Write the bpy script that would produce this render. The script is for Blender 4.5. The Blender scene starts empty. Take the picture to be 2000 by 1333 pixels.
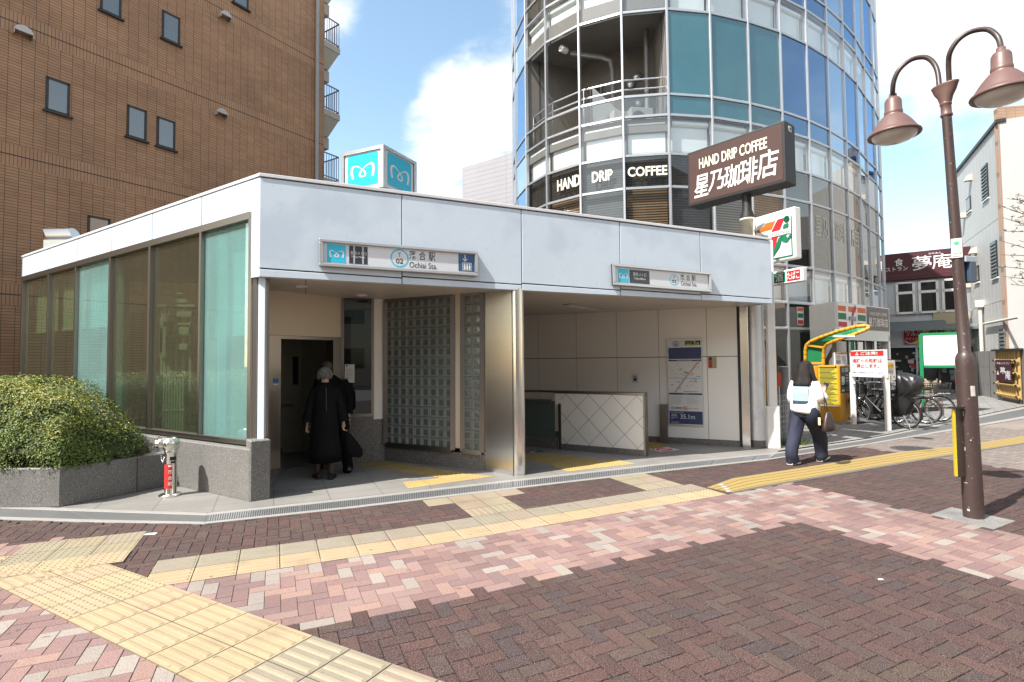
import bpy, math, random
import numpy as np
from mathutils import Vector, Matrix
random.seed(7)
SC = bpy.context.scene
COL = SC.collection
# ------------------------------------------------------------------ camera
F, PITCH, ROLL, CAMH = 1054.8, .0384, .0093, 1.572
cp, sp, cr, sr = math.cos(PITCH), math.sin(PITCH), math.cos(ROLL), math.sin(ROLL)
cam_d = bpy.data.cameras.new('camera')
cam_d.sensor_fit = 'HORIZONTAL'; cam_d.sensor_width = 36; cam_d.lens = 36 * F / 2000
cam_d.clip_start = .05; cam_d.clip_end = 2000
cam = bpy.data.objects.new('camera', cam_d); COL.objects.link(cam)
_r, _u, _f = Vector((1, 0, 0)), Vector((0, -sp, cp)), Vector((0, cp, sp))
_r2, _u2 = _r * cr - _u * sr, _r * sr + _u * cr
cam.matrix_world = Matrix(((_r2.x, _u2.x, -_f.x, 0), (_r2.y, _u2.y, -_f.y, 0), (_r2.z, _u2.z, -_f.z, CAMH), (0, 0, 0, 1)))
SC.camera = cam
# ------------------------------------------------------------------ light
SUN_EL, SUN_AZ = math.radians(54), math.radians(34)     # azimuth the light travels towards, from +x
trav = Vector((math.cos(SUN_EL) * math.cos(SUN_AZ), math.cos(SUN_EL) * math.sin(SUN_AZ), -math.sin(SUN_EL)))
sun_d = bpy.data.lights.new('sun', 'SUN'); sun_d.energy = 4.7; sun_d.angle = math.radians(.53); sun_d.color = (1, .96, .90)
sun = bpy.data.objects.new('sun', sun_d); COL.objects.link(sun)
sun.rotation_euler = trav.to_track_quat('-Z', 'Y').to_euler()
SC.view_settings.view_transform = 'Standard'; SC.view_settings.look = 'None'
SC.view_settings.gamma = 1; SC.view_settings.exposure = 1.05
SC.cycles.max_bounces = 7; SC.cycles.transparent_max_bounces = 12
SC.cycles.glossy_bounces = 4; SC.cycles.transmission_bounces = 6
SC.cycles.caustics_reflective = False; SC.cycles.caustics_refractive = False
try: SC.cycles.use_denoising = True
except Exception: pass


# helper: the real place of something measured in the photograph (pixels of the 2000 px wide original)
def ray(x, y):
    a, b = x - 1000, 666.5 - y
    X, Y = (a * cr + b * sr) / F, (-a * sr + b * cr) / F
    return Vector((X, cp - Y * sp, sp + Y * cp))
def G(x, y, z=0.0):
    v = ray(x, y); t = (z - CAMH) / v.z
    return Vector((v.x * t, v.y * t, z))
def at(x, y, d):
    v = ray(x, y); t = d / v.y
    return Vector((v.x * t, d, CAMH + v.z * t))
def on(x, y, P, Q):                       # on the vertical plane through ground points P and Q
    v = ray(x, y); n = Vector((-(Q[1] - P[1]), Q[0] - P[0]))
    t = (n.x * P[0] + n.y * P[1]) / (n.x * v.x + n.y * v.y)
    return Vector((v.x * t, v.y * t, CAMH + v.z * t))

# ------------------------------------------------------------------ sky
world = bpy.data.worlds.new('World'); SC.world = world; world.use_nodes = True
nt = world.node_tree; N = nt.nodes; L = nt.links; N.clear()
def nd(t, **k):
    n = N.new(t)
    for a, b in k.items(): setattr(n, a, b)
    return n
out = nd('ShaderNodeOutputWorld'); bg = nd('ShaderNodeBackground'); bg.inputs['Strength'].default_value = .10
sky = nd('ShaderNodeTexSky', sky_type='NISHITA'); sky.sun_disc = False
sky.sun_elevation = SUN_EL; sky.sun_rotation = math.atan2(-trav.x, -trav.y) % (2 * math.pi)
sky.air_density = 1.0; sky.dust_density = .6; sky.ozone_density = 1.5
tc = nd('ShaderNodeTexCoord')
nrm = nd('ShaderNodeVectorMath', operation='NORMALIZE'); L.new(tc.outputs['Generated'], nrm.inputs[0])
sep = nd('ShaderNodeSeparateXYZ'); L.new(nrm.outputs[0], sep.inputs[0])
def mth(op, a, b=None, clamp=False):
    n = nd('ShaderNodeMath', operation=op); n.use_clamp = clamp
    for i, q in enumerate((a, b)):
        if q is None: continue
        if isinstance(q, (int, float)): n.inputs[i].default_value = q
        else: L.new(q, n.inputs[i])
    return n.outputs[0]
zz = mth('ADD', mth('MAXIMUM', sep.outputs[2], 0.0), .32)
cmb = nd('ShaderNodeCombineXYZ')
L.new(mth('DIVIDE', sep.outputs[0], zz), cmb.inputs[0]); L.new(mth('DIVIDE', sep.outputs[1], zz), cmb.inputs[1]); L.new(mth('MULTIPLY', sep.outputs[2], 1.3), cmb.inputs[2])
n1 = nd('ShaderNodeTexNoise'); n1.inputs['Scale'].default_value = 2.6; n1.inputs['Detail'].default_value = 9; n1.inputs['Roughness'].default_value = .58; n1.inputs['Distortion'].default_value = .25
L.new(cmb.outputs[0], n1.inputs['Vector'])
n2 = nd('ShaderNodeTexNoise'); n2.inputs['Scale'].default_value = 9; n2.inputs['Detail'].default_value = 8; n2.inputs['Roughness'].default_value = .6; n2.inputs['Distortion'].default_value = .6; L.new(cmb.outputs[0], n2.inputs['Vector'])
acc = mth('ADD', mth('MULTIPLY', n1.outputs['Fac'], 1.2), mth('MULTIPLY', mth('SUBTRACT', n2.outputs['Fac'], .5), .55)); acc = mth('SUBTRACT', acc, .10)
# cloud banks: direction, angular size, weight
for (px, py, rad, w) in ((890, 225, .17, .42), (960, 165, .13, .25), (655, 30, .10, .42), (1830, 110, .26, .40), (1960, 300, .14, .30), (830, 30, .16, -.42), (715, 170, .10, -.45), (850, 345, .08, .18), (1800, 420, .2, -.8), (715, 300, .09, -.40), (760, 90, .10, -.35), (940, 60, .08, -.18)):
    d = ray(px, py).normalized()
    dot = nd('ShaderNodeVectorMath', operation='DOT_PRODUCT'); L.new(nrm.outputs[0], dot.inputs[0]); dot.inputs[1].default_value = d
    ang = mth('ARCCOSINE', mth('MINIMUM', dot.outputs['Value'], 1.0))
    g_ = mth('SUBTRACT', 1.0, mth('DIVIDE', ang, rad), True)
    g_ = mth('MULTIPLY', mth('SMOOTH_MIN', g_, 1.0) if False else g_, w)
    acc = mth('ADD', acc, g_)
ramp = nd('ShaderNodeMapRange', interpolation_type='SMOOTHERSTEP'); ramp.inputs['From Min'].default_value = .40; ramp.inputs['From Max'].default_value = .95
L.new(acc, ramp.inputs['Value'])
mixs = nd('ShaderNodeMix', data_type='RGBA'); L.new(ramp.outputs[0], mixs.inputs[0])
skyb = nd('ShaderNodeMix', data_type='RGBA', blend_type='MULTIPLY'); skyb.inputs[0].default_value = 1
L.new(sky.outputs[0], skyb.inputs[6])
# sky brightened beyond the station; fill added behind the viewer lights the halls
dv = nd('ShaderNodeVectorMath', operation='DOT_PRODUCT'); L.new(nrm.outputs[0], dv.inputs[0]); dv.inputs[1].default_value = Vector((.12, .93, .34)).normalized()
hz = nd('ShaderNodeMapRange', interpolation_type='SMOOTHSTEP'); hz.inputs['From Min'].default_value = .25; hz.inputs['From Max'].default_value = .85; L.new(dv.outputs['Value'], hz.inputs['Value'])
hm = nd('ShaderNodeMix', data_type='RGBA'); L.new(hz.outputs[0], hm.inputs[0]); hm.inputs[6].default_value = (2.9, 2.2, 1.5, 1); hm.inputs[7].default_value = (1.75, 1.72, 1.45, 1); L.new(hm.outputs[2], skyb.inputs[7])
acc = mth('SUBTRACT', acc, mth('MULTIPLY', mth('SUBTRACT', 1.0, hz.outputs[0]), .06))
L.new(skyb.outputs[2], mixs.inputs[6]); mixs.inputs[7].default_value = (6.0, 6.25, 6.5, 1)
L.new(mixs.outputs[2], bg.inputs['Color']); L.new(bg.outputs[0], out.inputs[0])
# ------------------------------------------------------------------ materials
MATS = {}
def base_mat(name):
    m = bpy.data.materials.new(name); m.use_nodes = True
    n = m.node_tree.nodes; l = m.node_tree.links
    return m, n, l, n['Principled BSDF']
def M(name, col, rough=.5, metal=0.0, var=.08, scale=6.0, bump=0.0, bscale=60.0, spec=.5, stretch=None, coat=0.0, speck=None, rvar=0.0, emit=None, attr=None):
    """plain procedural surface: base colour modulated by two noises, optional speckle, bump and roughness variation"""
    if name in MATS: return MATS[name]
    m, n, l, b = base_mat(name)
    b.inputs['Roughness'].default_value = rough; b.inputs['Metallic'].default_value = metal
    b.inputs['Specular IOR Level'].default_value = spec; b.inputs['Coat Weight'].default_value = coat
    t = n.new('ShaderNodeTexCoord'); src = t.outputs['Object']
    if stretch:
        mp = n.new('ShaderNodeMapping'); mp.inputs['Scale'].default_value = stretch; l.new(src, mp.inputs['Vector']); src = mp.outputs[0]
    no = n.new('ShaderNodeTexNoise'); no.inputs['Scale'].default_value = scale; no.inputs['Detail'].default_value = 6; no.inputs['Roughness'].default_value = .62
    l.new(src, no.inputs['Vector'])
    mx = n.new('ShaderNodeMix'); mx.data_type = 'RGBA'
    c = Vector(col)
    mx.inputs[6].default_value = (*(c * (1 - var * 2)), 1); mx.inputs[7].default_value = (*[min(1, q) for q in c * (1 + var * 2)], 1)
    l.new(no.outputs['Fac'], mx.inputs[0]); cur = mx.outputs[2]
    if attr:
        a = n.new('ShaderNodeAttribute'); a.attribute_name = 'col'
        mm = n.new('ShaderNodeMix'); mm.data_type = 'RGBA'; mm.blend_type = 'MULTIPLY'; mm.inputs[0].default_value = 1
        l.new(a.outputs['Color'], mm.inputs[6]); l.new(cur, mm.inputs[7]); cur = mm.outputs[2]
    if speck:
        for (sc, lo, hi, sc_col, amt) in speck:
            s = n.new('ShaderNodeTexNoise'); s.inputs['Scale'].default_value = sc; s.inputs['Detail'].default_value = 2
            l.new(t.outputs['Object'], s.inputs['Vector'])
            r = n.new('ShaderNodeMapRange'); r.inputs['From Min'].default_value = lo; r.inputs['From Max'].default_value = hi; r.inputs['To Max'].default_value = amt
            l.new(s.outputs['Fac'], r.inputs['Value'])
            q = n.new('ShaderNodeMix'); q.data_type = 'RGBA'; l.new(r.outputs[0], q.inputs[0]); l.new(cur, q.inputs[6]); q.inputs[7].default_value = (*sc_col, 1); cur = q.outputs[2]
    l.new(cur, b.inputs['Base Color'])
    if rvar:
        r = n.new('ShaderNodeMapRange'); r.inputs['To Min'].default_value = max(.02, rough - rvar); r.inputs['To Max'].default_value = min(1, rough + rvar)
        l.new(no.outputs['Fac'], r.inputs['Value']); l.new(r.outputs[0], b.inputs['Roughness'])
    if bump:
        bn = n.new('ShaderNodeTexNoise'); bn.inputs['Scale'].default_value = bscale; bn.inputs['Detail'].default_value = 3; l.new(src, bn.inputs['Vector'])
        bu = n.new('ShaderNodeBump'); bu.inputs['Strength'].default_value = bump; bu.inputs['Distance'].default_value = .01
        l.new(bn.outputs['Fac'], bu.inputs['Height']); l.new(bu.outputs[0], b.inputs['Normal'])
    if emit:
        b.inputs['Emission Color'].default_value = (*emit[0], 1); b.inputs['Emission Strength'].default_value = emit[1]
    MATS[name] = m; return m
def glass_mat(name, tint, refl=.12, opac=0.0, ocol=(.1, .1, .1), rough=.01, trans=0.0, rcol=(1, 1, 1)):
    """thin pane: fresnel reflection over a tinted see-through layer, opac = share of an opaque backing colour"""
    if name in MATS: return MATS[name]
    m, n, l, b = base_mat(name); n.remove(b)
    o = n['Material Output']
    tr = n.new('ShaderNodeBsdfTransparent'); tr.inputs[0].default_value = (*tint, 1)
    df = n.new('ShaderNodeBsdfDiffuse'); 
    t = n.new('ShaderNodeTexCoord'); no = n.new('ShaderNodeTexNoise'); no.inputs['Scale'].default_value = 1.3; no.inputs['Detail'].default_value = 5; l.new(t.outputs['Object'], no.inputs['Vector'])
    mx = n.new('ShaderNodeMix'); mx.data_type = 'RGBA'; mx.inputs[6].default_value = (*[q * .75 for q in ocol], 1); mx.inputs[7].default_value = (*[min(1, q * 1.25) for q in ocol], 1); l.new(no.outputs['Fac'], mx.inputs[0]); l.new(mx.outputs[2], df.inputs[0])
    if trans:
        tl = n.new('ShaderNodeBsdfTranslucent'); l.new(mx.outputs[2], tl.inputs[0])
        ms = n.new('ShaderNodeMixShader'); ms.inputs[0].default_value = trans; l.new(df.outputs[0], ms.inputs[1]); l.new(tl.outputs[0], ms.inputs[2]); dsh = ms.outputs[0]
    else: dsh = df.outputs[0]
    m1 = n.new('ShaderNodeMixShader'); m1.inputs[0].default_value = opac; l.new(tr.outputs[0], m1.inputs[1]); l.new(dsh, m1.inputs[2])
    gl = n.new('ShaderNodeBsdfGlossy'); gl.inputs['Roughness'].default_value = rough; gl.inputs[0].default_value = (*rcol, 1)
    fr = n.new('ShaderNodeLayerWeight'); fr.inputs[0].default_value = .5
    mr = n.new('ShaderNodeMath'); mr.operation = 'POWER'; l.new(fr.outputs['Facing'], mr.inputs[0]); mr.inputs[1].default_value = 3.2
    ma = n.new('ShaderNodeMath'); ma.operation = 'MULTIPLY_ADD'; ma.use_clamp = True; l.new(mr.outputs[0], ma.inputs[0]); ma.inputs[1].default_value = 1 - refl; ma.inputs[2].default_value = refl
    m2 = n.new('ShaderNodeMixShader'); l.new(ma.outputs[0], m2.inputs[0]); l.new(m1.outputs[0], m2.inputs[1]); l.new(gl.outputs[0], m2.inputs[2])
    l.new(m2.outputs[0], o.inputs[0]); MATS[name] = m; return m
def brick_mat(name, c1, c2, mortar, w, h, ms, rough=.7, off=0.0, bump=.4, freq=2, noise=.25, bias=0.0, spec=.3):
    """brick texture on the UV map (metres)"""
    if name in MATS: return MATS[name]
    m, n, l, b = base_mat(name)
    b.inputs['Roughness'].default_value = rough; b.inputs['Specular IOR Level'].default_value = spec
    uv = n.new('ShaderNodeTexCoord'); bt = n.new('ShaderNodeTexBrick'); bt.offset = off; bt.offset_frequency = freq
    bt.inputs['Scale'].default_value = 1; bt.inputs['Brick Width'].default_value = w; bt.inputs['Row Height'].default_value = h
    bt.inputs['Mortar Size'].default_value = ms; bt.inputs['Mortar Smooth'].default_value = .1; bt.inputs['Bias'].default_value = bias
    bt.inputs['Color1'].default_value = (*c1, 1); bt.inputs['Color2'].default_value = (*c2, 1); bt.inputs['Mortar'].default_value = (*mortar, 1)
    l.new(uv.outputs['UV'], bt.inputs['Vector'])
    no = n.new('ShaderNodeTexNoise'); no.inputs['Scale'].default_value = .55; no.inputs['Detail'].default_value = 8; no.inputs['Roughness'].default_value = .7; l.new(uv.outputs['UV'], no.inputs['Vector'])
    mr = n.new('ShaderNodeMapRange'); mr.inputs['From Min'].default_value = .3; mr.inputs['From Max'].default_value = .7; mr.inputs['To Min'].default_value = 1 - noise; mr.inputs['To Max'].default_value = 1 + noise; l.new(no.outputs['Fac'], mr.inputs['Value'])
    mm = n.new('ShaderNodeMix'); mm.data_type = 'RGBA'; mm.blend_type = 'MULTIPLY'; mm.inputs[0].default_value = 1
    l.new(bt.outputs['Color'], mm.inputs[6]); l.new(mr.outputs[0], mm.inputs[7]); l.new(mm.outputs[2], b.inputs['Base Color'])
    bu = n.new('ShaderNodeBump'); bu.inputs['Strength'].default_value = bump; bu.inputs['Distance'].default_value = .008; bu.invert = True
    l.new(bt.outputs['Fac'], bu.inputs['Height']); l.new(bu.outputs[0], b.inputs['Normal'])
    MATS[name] = m; return m

# ------------------------------------------------------------------ mesh builder
class MB:
    def __init__(s): s.v = []; s.f = []; s.mi = []; s.sm = []; s.uv = {}; s.fc = {}
    def add(s, vs, fs, mi=0, smooth=False):
        o = len(s.v); s.v += [Vector(q) for q in vs]
        for f in fs: s.f.append([i + o for i in f]); s.mi.append(mi); s.sm.append(smooth)
        return s
    def poly(s, pts, mi=0, uv=None, col=None):
        k = len(s.f); s.add(pts, [list(range(len(pts)))], mi)
        if uv: s.uv[k] = uv
        if col: s.fc[k] = col
        return s
    def hexa(s, b, t, mi=0):                    # bottom ring, top ring (any n)
        n = len(b); s.add(list(b) + list(t), [list(range(n - 1, -1, -1)), list(range(n, 2 * n))] + [[i, (i + 1) % n, n + (i + 1) % n, n + i] for i in range(n)], mi); return s
    def box(s, c, d, rz=0.0, mi=0):             # centre, dims, rotation
        c = Vector(c); ca, sa = math.cos(rz), math.sin(rz); r = []
        for z in (-1, 1):
            q = []
            for x, y in ((-1, -1), (1, -1), (1, 1), (-1, 1)):
                X, Y = x * d[0] / 2, y * d[1] / 2
                q.append(c + Vector((X * ca - Y * sa, X * sa + Y * ca, z * d[2] / 2)))
            r.append(q)
        return s.hexa(r[0], r[1], mi)
    def bar(s, a, b, w, h=None, mi=0, up=(0, 0, 1)):   # box bar from a to b
        a, b = Vector(a), Vector(b); h = h or w; t = (b - a).normalized(); u = Vector(up)
        if abs(t.dot(u)) > .98: u = Vector((1, 0, 0))
        x = t.cross(u).normalized(); y = x.cross(t)
        r = [[p + x * (w / 2 * i) + y * (h / 2 * j) for i, j in ((-1, -1), (1, -1), (1, 1), (-1, 1))] for p in (a, b)]
        return s.hexa(r[0], r[1], mi)
    def wall(s, P, Q, z0, z1, t, mi=0, z0b=None, z1b=None):  # slab from P to Q; thickness t to the left of PQ
        P, Q = Vector((P[0], P[1])), Vector((Q[0], Q[1])); d = (Q - P).normalized(); n = Vector((-d.y, d.x)) * t
        z0b = z0 if z0b is None else z0b; z1b = z1 if z1b is None else z1b
        b = [(P.x, P.y, z0), (Q.x, Q.y, z0b), (Q.x + n.x, Q.y + n.y, z0b), (P.x + n.x, P.y + n.y, z0)]
        tt = [(P.x, P.y, z1), (Q.x, Q.y, z1b), (Q.x + n.x, Q.y + n.y, z1b), (P.x + n.x, P.y + n.y, z1)]
        return s.hexa([Vector(q) for q in b], [Vector(q) for q in tt], mi)
    def prism(s, pts, z0, z1, mi=0):
        return s.hexa([Vector((p[0], p[1], z0)) for p in pts], [Vector((p[0], p[1], z1)) for p in pts], mi)
    def tube(s, pts, r, seg=8, mi=0, caps=True):
        pts = [Vector(p) for p in pts]; n = len(pts); rs = r if isinstance(r, (list, tuple)) else [r] * n
        vs = []; prev = None
        for i, p in enumerate(pts):
            t = (pts[min(i + 1, n - 1)] - pts[max(i - 1, 0)]).normalized()
            if prev is None:
                u = Vector((0, 0, 1)) if abs(t.z) < .9 else Vector((1, 0, 0)); x = t.cross(u).normalized()
            else: x = (prev - t * prev.dot(t)).normalized()
            prev = x; y = t.cross(x)
            for k in range(seg):
                a = 2 * math.pi * k / seg; vs.append(p + (x * math.cos(a) + y * math.sin(a)) * rs[i])
        fs = [[i * seg + k, i * seg + (k + 1) % seg, (i + 1) * seg + (k + 1) % seg, (i + 1) * seg + k] for i in range(n - 1) for k in range(seg)]
        s.add(vs, fs, mi, True)
        if caps: s.add(vs[:seg], [list(range(seg - 1, -1, -1))], mi); s.add(vs[-seg:], [list(range(seg))], mi)
        return s
    def lathe(s, prof, c, seg=24, mi=0, axis=(0, 0, 1), smooth=True):   # prof: (radius, height)
        c = Vector(c); q = Vector(axis).normalized().to_track_quat('Z', 'Y'); vs = []
        for r, h in prof:
            for k in range(seg):
                a = 2 * math.pi * k / seg; vs.append(c + q @ Vector((r * math.cos(a), r * math.sin(a), h)))
        fs = [[i * seg + k, i * seg + (k + 1) % seg, (i + 1) * seg + (k + 1) % seg, (i + 1) * seg + k] for i in range(len(prof) - 1) for k in range(seg)]
        return s.add(vs, fs, mi, smooth)
    def loft(s, rings, mi=0, smooth=True, caps=True):
        n = len(rings[0]); vs = [p for r in rings for p in r]
        fs = [[i * n + k, i * n + (k + 1) % n, (i + 1) * n + (k + 1) % n, (i + 1) * n + k] for i in range(len(rings) - 1) for k in range(n)]
        s.add(vs, fs, mi, smooth)
        if caps: s.add(rings[0], [list(range(n - 1, -1, -1))], mi, smooth); s.add(rings[-1], [list(range(n))], mi, smooth)
        return s
    def ell(s, c, r, seg=14, rings=9, mi=0, rz=0.0):
        c = Vector(c); vs = []; R = Matrix.Rotation(rz, 3, 'Z')
        for i in range(rings + 1):
            t = math.pi * i / rings
            for k in range(seg):
                a = 2 * math.pi * k / seg
                vs.append(c + R @ Vector((r[0] * math.sin(t) * math.cos(a), r[1] * math.sin(t) * math.sin(a), r[2] * math.cos(t))))
        return s.add(vs, [[i * seg + k, (i + 1) * seg + k, (i + 1) * seg + (k + 1) % seg, i * seg + (k + 1) % seg] for i in range(rings) for k in range(seg)], mi, True)
    def build(s, name, mats, parent=None, bevel=0, loc=None, seg=1):
        if not isinstance(mats, (list, tuple)): mats = [mats]
        o = Vector((0, 0, 0))
        if parent is not None:
            p = parent
            while p is not None: o = o + p.location; p = p.parent
        elif loc is not None: o = Vector(loc)
        me = bpy.data.meshes.new(name); me.from_pydata([v - o for v in s.v], [], s.f)
        for m in mats: me.materials.append(m)
        me.polygons.foreach_set('material_index', s.mi); me.polygons.foreach_set('use_smooth', s.sm)
        if s.uv:
            ul = me.uv_layers.new(name='UVMap')
            for k, uv in s.uv.items():
                for li, q in zip(me.polygons[k].loop_indices, uv): ul.data[li].uv = q
        if s.fc:
            ca = me.color_attributes.new('col', 'FLOAT_COLOR', 'CORNER')
            arr = np.ones((len(me.loops), 4), np.float32)
            for p in me.polygons:
                c = s.fc.get(p.index)
                if c is not None: arr[p.loop_start:p.loop_start + p.loop_total, :3] = c
            ca.data.foreach_set('color', arr.ravel())
        me.update()
        ob = bpy.data.objects.new(name, me); COL.objects.link(ob)
        if parent is not None: ob.parent = parent
        elif loc is not None: ob.location = o
        if bevel:
            md = ob.modifiers.new('bevel', 'BEVEL'); md.width = bevel; md.segments = seg; md.limit_method = 'ANGLE'; md.angle_limit = math.radians(40)
        return ob
def tag(o, label=None, cat=None, group=None, kind=None):
    for k, v in (('label', label), ('category', cat), ('group', group), ('kind', kind)):
        if v: o[k] = v
    return o
def thing(name, loc, label, cat, group=None):
    o = bpy.data.objects.new(name, None); COL.objects.link(o); o.location = Vector(loc); o.empty_display_size = .2
    return tag(o, label, cat, group)
def copy_tree(o, parent=None):
    c = o.copy(); COL.objects.link(c)
    if parent is not None: c.parent = parent
    for ch in list(o.children): copy_tree(ch, c)
    return c
# ------------------------------------------------------------------ lettering
_TX = {}
def text_geo(body, bold=0.0):
    k = (body, bold)
    if k not in _TX:
        c = bpy.data.curves.new('t', 'FONT'); c.body = body; c.size = 1; c.resolution_u = 3; c.offset = bold
        ob = bpy.data.objects.new('t', c); COL.objects.link(ob)
        dg = bpy.context.evaluated_depsgraph_get(); dg.update()
        me = bpy.data.meshes.new_from_object(ob.evaluated_get(dg))
        vs = [tuple(v.co)[:2] for v in me.vertices]; fs = [list(p.vertices) for p in me.polygons]
        bpy.data.objects.remove(ob); bpy.data.curves.remove(c); bpy.data.meshes.remove(me)
        xs = [v[0] for v in vs]; ys = [v[1] for v in vs]
        _TX[k] = ([((x - min(xs)) / (max(xs) - min(xs)), (y - min(ys)) / (max(ys) - min(ys))) for x, y in vs], fs)
    return _TX[k]
class Face:
    """a flat sign face: unit square coordinates -> world; lettering and shapes are laid a little proud of it"""
    def __init__(s, bl, br, tl, mb, lift=.004):
        s.o = Vector(bl); s.x = Vector(br) - s.o; s.y = Vector(tl) - s.o; s.n = s.x.cross(s.y).normalized(); s.mb = mb; s.l = lift
    def P(s, x, y, k=1): return s.o + s.x * x + s.y * y + s.n * (s.l * k)
    def text(s, body, x0, y0, x1, y1, mi, bold=0.0, k=1, skew=0.0):
        vs, fs = text_geo(body, bold)
        s.mb.add([s.P(x0 + (x1 - x0) * (a + skew * b), y0 + (y1 - y0) * b, k) for a, b in vs], fs, mi); return s
    def rect(s, x0, y0, x1, y1, mi, k=1):
        s.mb.poly([s.P(x0, y0, k), s.P(x1, y0, k), s.P(x1, y1, k), s.P(x0, y1, k)], mi); return s
    def pts(s, pts, mi, k=1): s.mb.poly([s.P(x, y, k) for x, y in pts], mi); return s
    def ring(s, cx, cy, r, w, mi, k=1, seg=40):
        a = s.y.length / s.x.length
        for i in range(seg):
            t0, t1 = 2 * math.pi * i / seg, 2 * math.pi * (i + 1) / seg
            q = [(cx + rr * a * math.cos(t), cy + rr * math.sin(t)) for rr, t in ((r - w, t0), (r, t0), (r, t1), (r - w, t1))]
            s.pts(q, mi, k)
        return s
    def disc(s, cx, cy, r, mi, k=1, seg=28):
        a = s.y.length / s.x.length
        return s.pts([(cx + r * a * math.cos(2 * math.pi * i / seg), cy + r * math.sin(2 * math.pi * i / seg)) for i in range(seg)], mi, k)
    def stroke(s, pts, ws, mi, k=1):            # band along a polyline with given half widths (in y units)
        a = s.y.length / s.x.length; n = len(pts)
        Lf, Rt = [], []
        for i, (x, y) in enumerate(pts):
            p0, p1 = pts[max(i - 1, 0)], pts[min(i + 1, n - 1)]
            tx, ty = (p1[0] - p0[0]) / a, p1[1] - p0[1]; q = math.hypot(tx, ty) or 1; tx /= q; ty /= q
            w = ws[i] if isinstance(ws, (list, tuple)) else ws
            Lf.append((x - ty * w * a, y + tx * w)); Rt.append((x + ty * w * a, y - tx * w))
        for i in range(n - 1): s.pts([Rt[i], Rt[i + 1], Lf[i + 1], Lf[i]], mi, k + .02 * (i % 2))
        return s
def bez(p0, p1, p2, p3, n=10):
    return [tuple((1 - t) ** 3 * a + 3 * (1 - t) ** 2 * t * b + 3 * (1 - t) * t * t * c + t ** 3 * d for a, b, c, d in zip(p0, p1, p2, p3)) for t in [i / n for i in range(n + 1)]]
def metro_mark(f, x0, y0, x1, y1, mi, k=1):
    """the winged M: two arches crossing in a loop at the bottom centre"""
    q = bez((.07, .0), (-.09, .8), (.08, 1.15), (.45, .62), 12) + bez((.45, .62), (.60, .42), (.68, .22), (.60, .13), 7)[1:] + bez((.60, .13), (.54, .05), (.40, .06), (.36, .16), 6)[1:]
    w = [.10] * 4 + [.10, .095, .085, .075, .06, .05, .04, .035, .035] + [.045, .055, .065, .07, .07, .07, .065] + [.06, .06, .055, .055, .055, .055]
    for mir in (0, 1):
        pp = [((1 - a) if mir else a, b) for a, b in q]
        f.stroke([(x0 + (x1 - x0) * a, y0 + (y1 - y0) * b) for a, b in pp], [ww * (y1 - y0) for ww in w[:len(pp)]], mi, k + .1 * mir)
# ------------------------------------------------------------------ materials used
STONE = ((60, .5, .62, (.06, .06, .06), .8), (110, .56, .66, (.5, .5, .5), .7))
m_joint = M('joint sand', (.045, .04, .036), .95)
m_paver = M('paver', (1, 1, 1), .88, var=.10, scale=30, bump=.35, bscale=240, attr=True, spec=.25, speck=((190, .54, .63, (.30, .265, .26), .5), (170, .55, .66, (.012, .01, .01), .6), (.8, .52, .72, (.05, .04, .038), .30), (9, .70, .73, (.03, .026, .025), .55)))
m_tile = M('tactile tile', (1, 1, 1), .85, var=.10, scale=5, bump=.2, bscale=200, attr=True, spec=.25, speck=((120, .58, .7, (.5, .46, .37), .25), (4, .56, .75, (.15, .12, .08), .25), (1.1, .54, .72, (.12, .10, .07), .22), (11, .70, .73, (.05, .045, .04), .5)))
m_gran = M('granite', (.15, .147, .14), .55, var=.10, scale=4, speck=((150, .52, .60, (.05, .05, .05), .75), (130, .56, .63, (.40, .39, .37), .7)), spec=.4)
m_gran_l = M('pale granite', (.27, .262, .248), .6, var=.10, scale=2.2, speck=((90, .54, .64, (.2, .19, .18), .6),), spec=.35)
m_gran_d = M('dark granite', (.16, .155, .15), .35, var=.10, scale=4, speck=((95, .52, .60, (.03, .03, .03), .85), (80, .56, .64, (.4, .38, .36), .7)), spec=.5)
m_slab = M('slate gutter', (.095, .098, .098), .6, var=.1, scale=3, bump=.15, bscale=90)
m_asph = M('asphalt', (.13, .13, .132), .9, bump=.3, bscale=120)
m_steel = M('brushed steel', (.74, .73, .71), .24, 1.0, var=.01, scale=1)
_n, _l = m_steel.node_tree.nodes, m_steel.node_tree.links
_tg = _n.new('ShaderNodeTangent'); _tg.direction_type = 'RADIAL'; _tg.axis = 'Z'
_l.new(_tg.outputs[0], _n['Principled BSDF'].inputs['Tangent']); _n['Principled BSDF'].inputs['Anisotropic'].default_value = .92
m_steel_d = M('bronze steel', (.27, .25, .23), .35, 1.0, var=.02, scale=1)
m_alu = M('aluminium', (.58, .6, .63), .35, .85, var=.04)
m_dark = M('dark metal', (.03, .03, .032), .45, .3)
m_black = M('black plastic', (.012, .012, .013), .5)
m_rubber = M('rubber', (.016, .016, .017), .75)
m_white = M('white paint', (.76, .76, .75), .45, var=.03, scale=3)
m_iron = M('cast iron', (.085, .08, .078), .65, .4, bump=.5, bscale=90)
m_yel = M('yellow rubber', (.285, .205, .07), .7, var=.08, scale=12)
m_chip = M('worn white', (.45, .44, .40), .8, var=.2, scale=30)

# ------------------------------------------------------------------ ground
gb = MB()
gb.poly([(-400, -60, -.016), (400, -60, -.016), (400, 700, -.016), (-400, 700, -.016)])
tag(gb.build('ground', m_asph), kind='structure')

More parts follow.
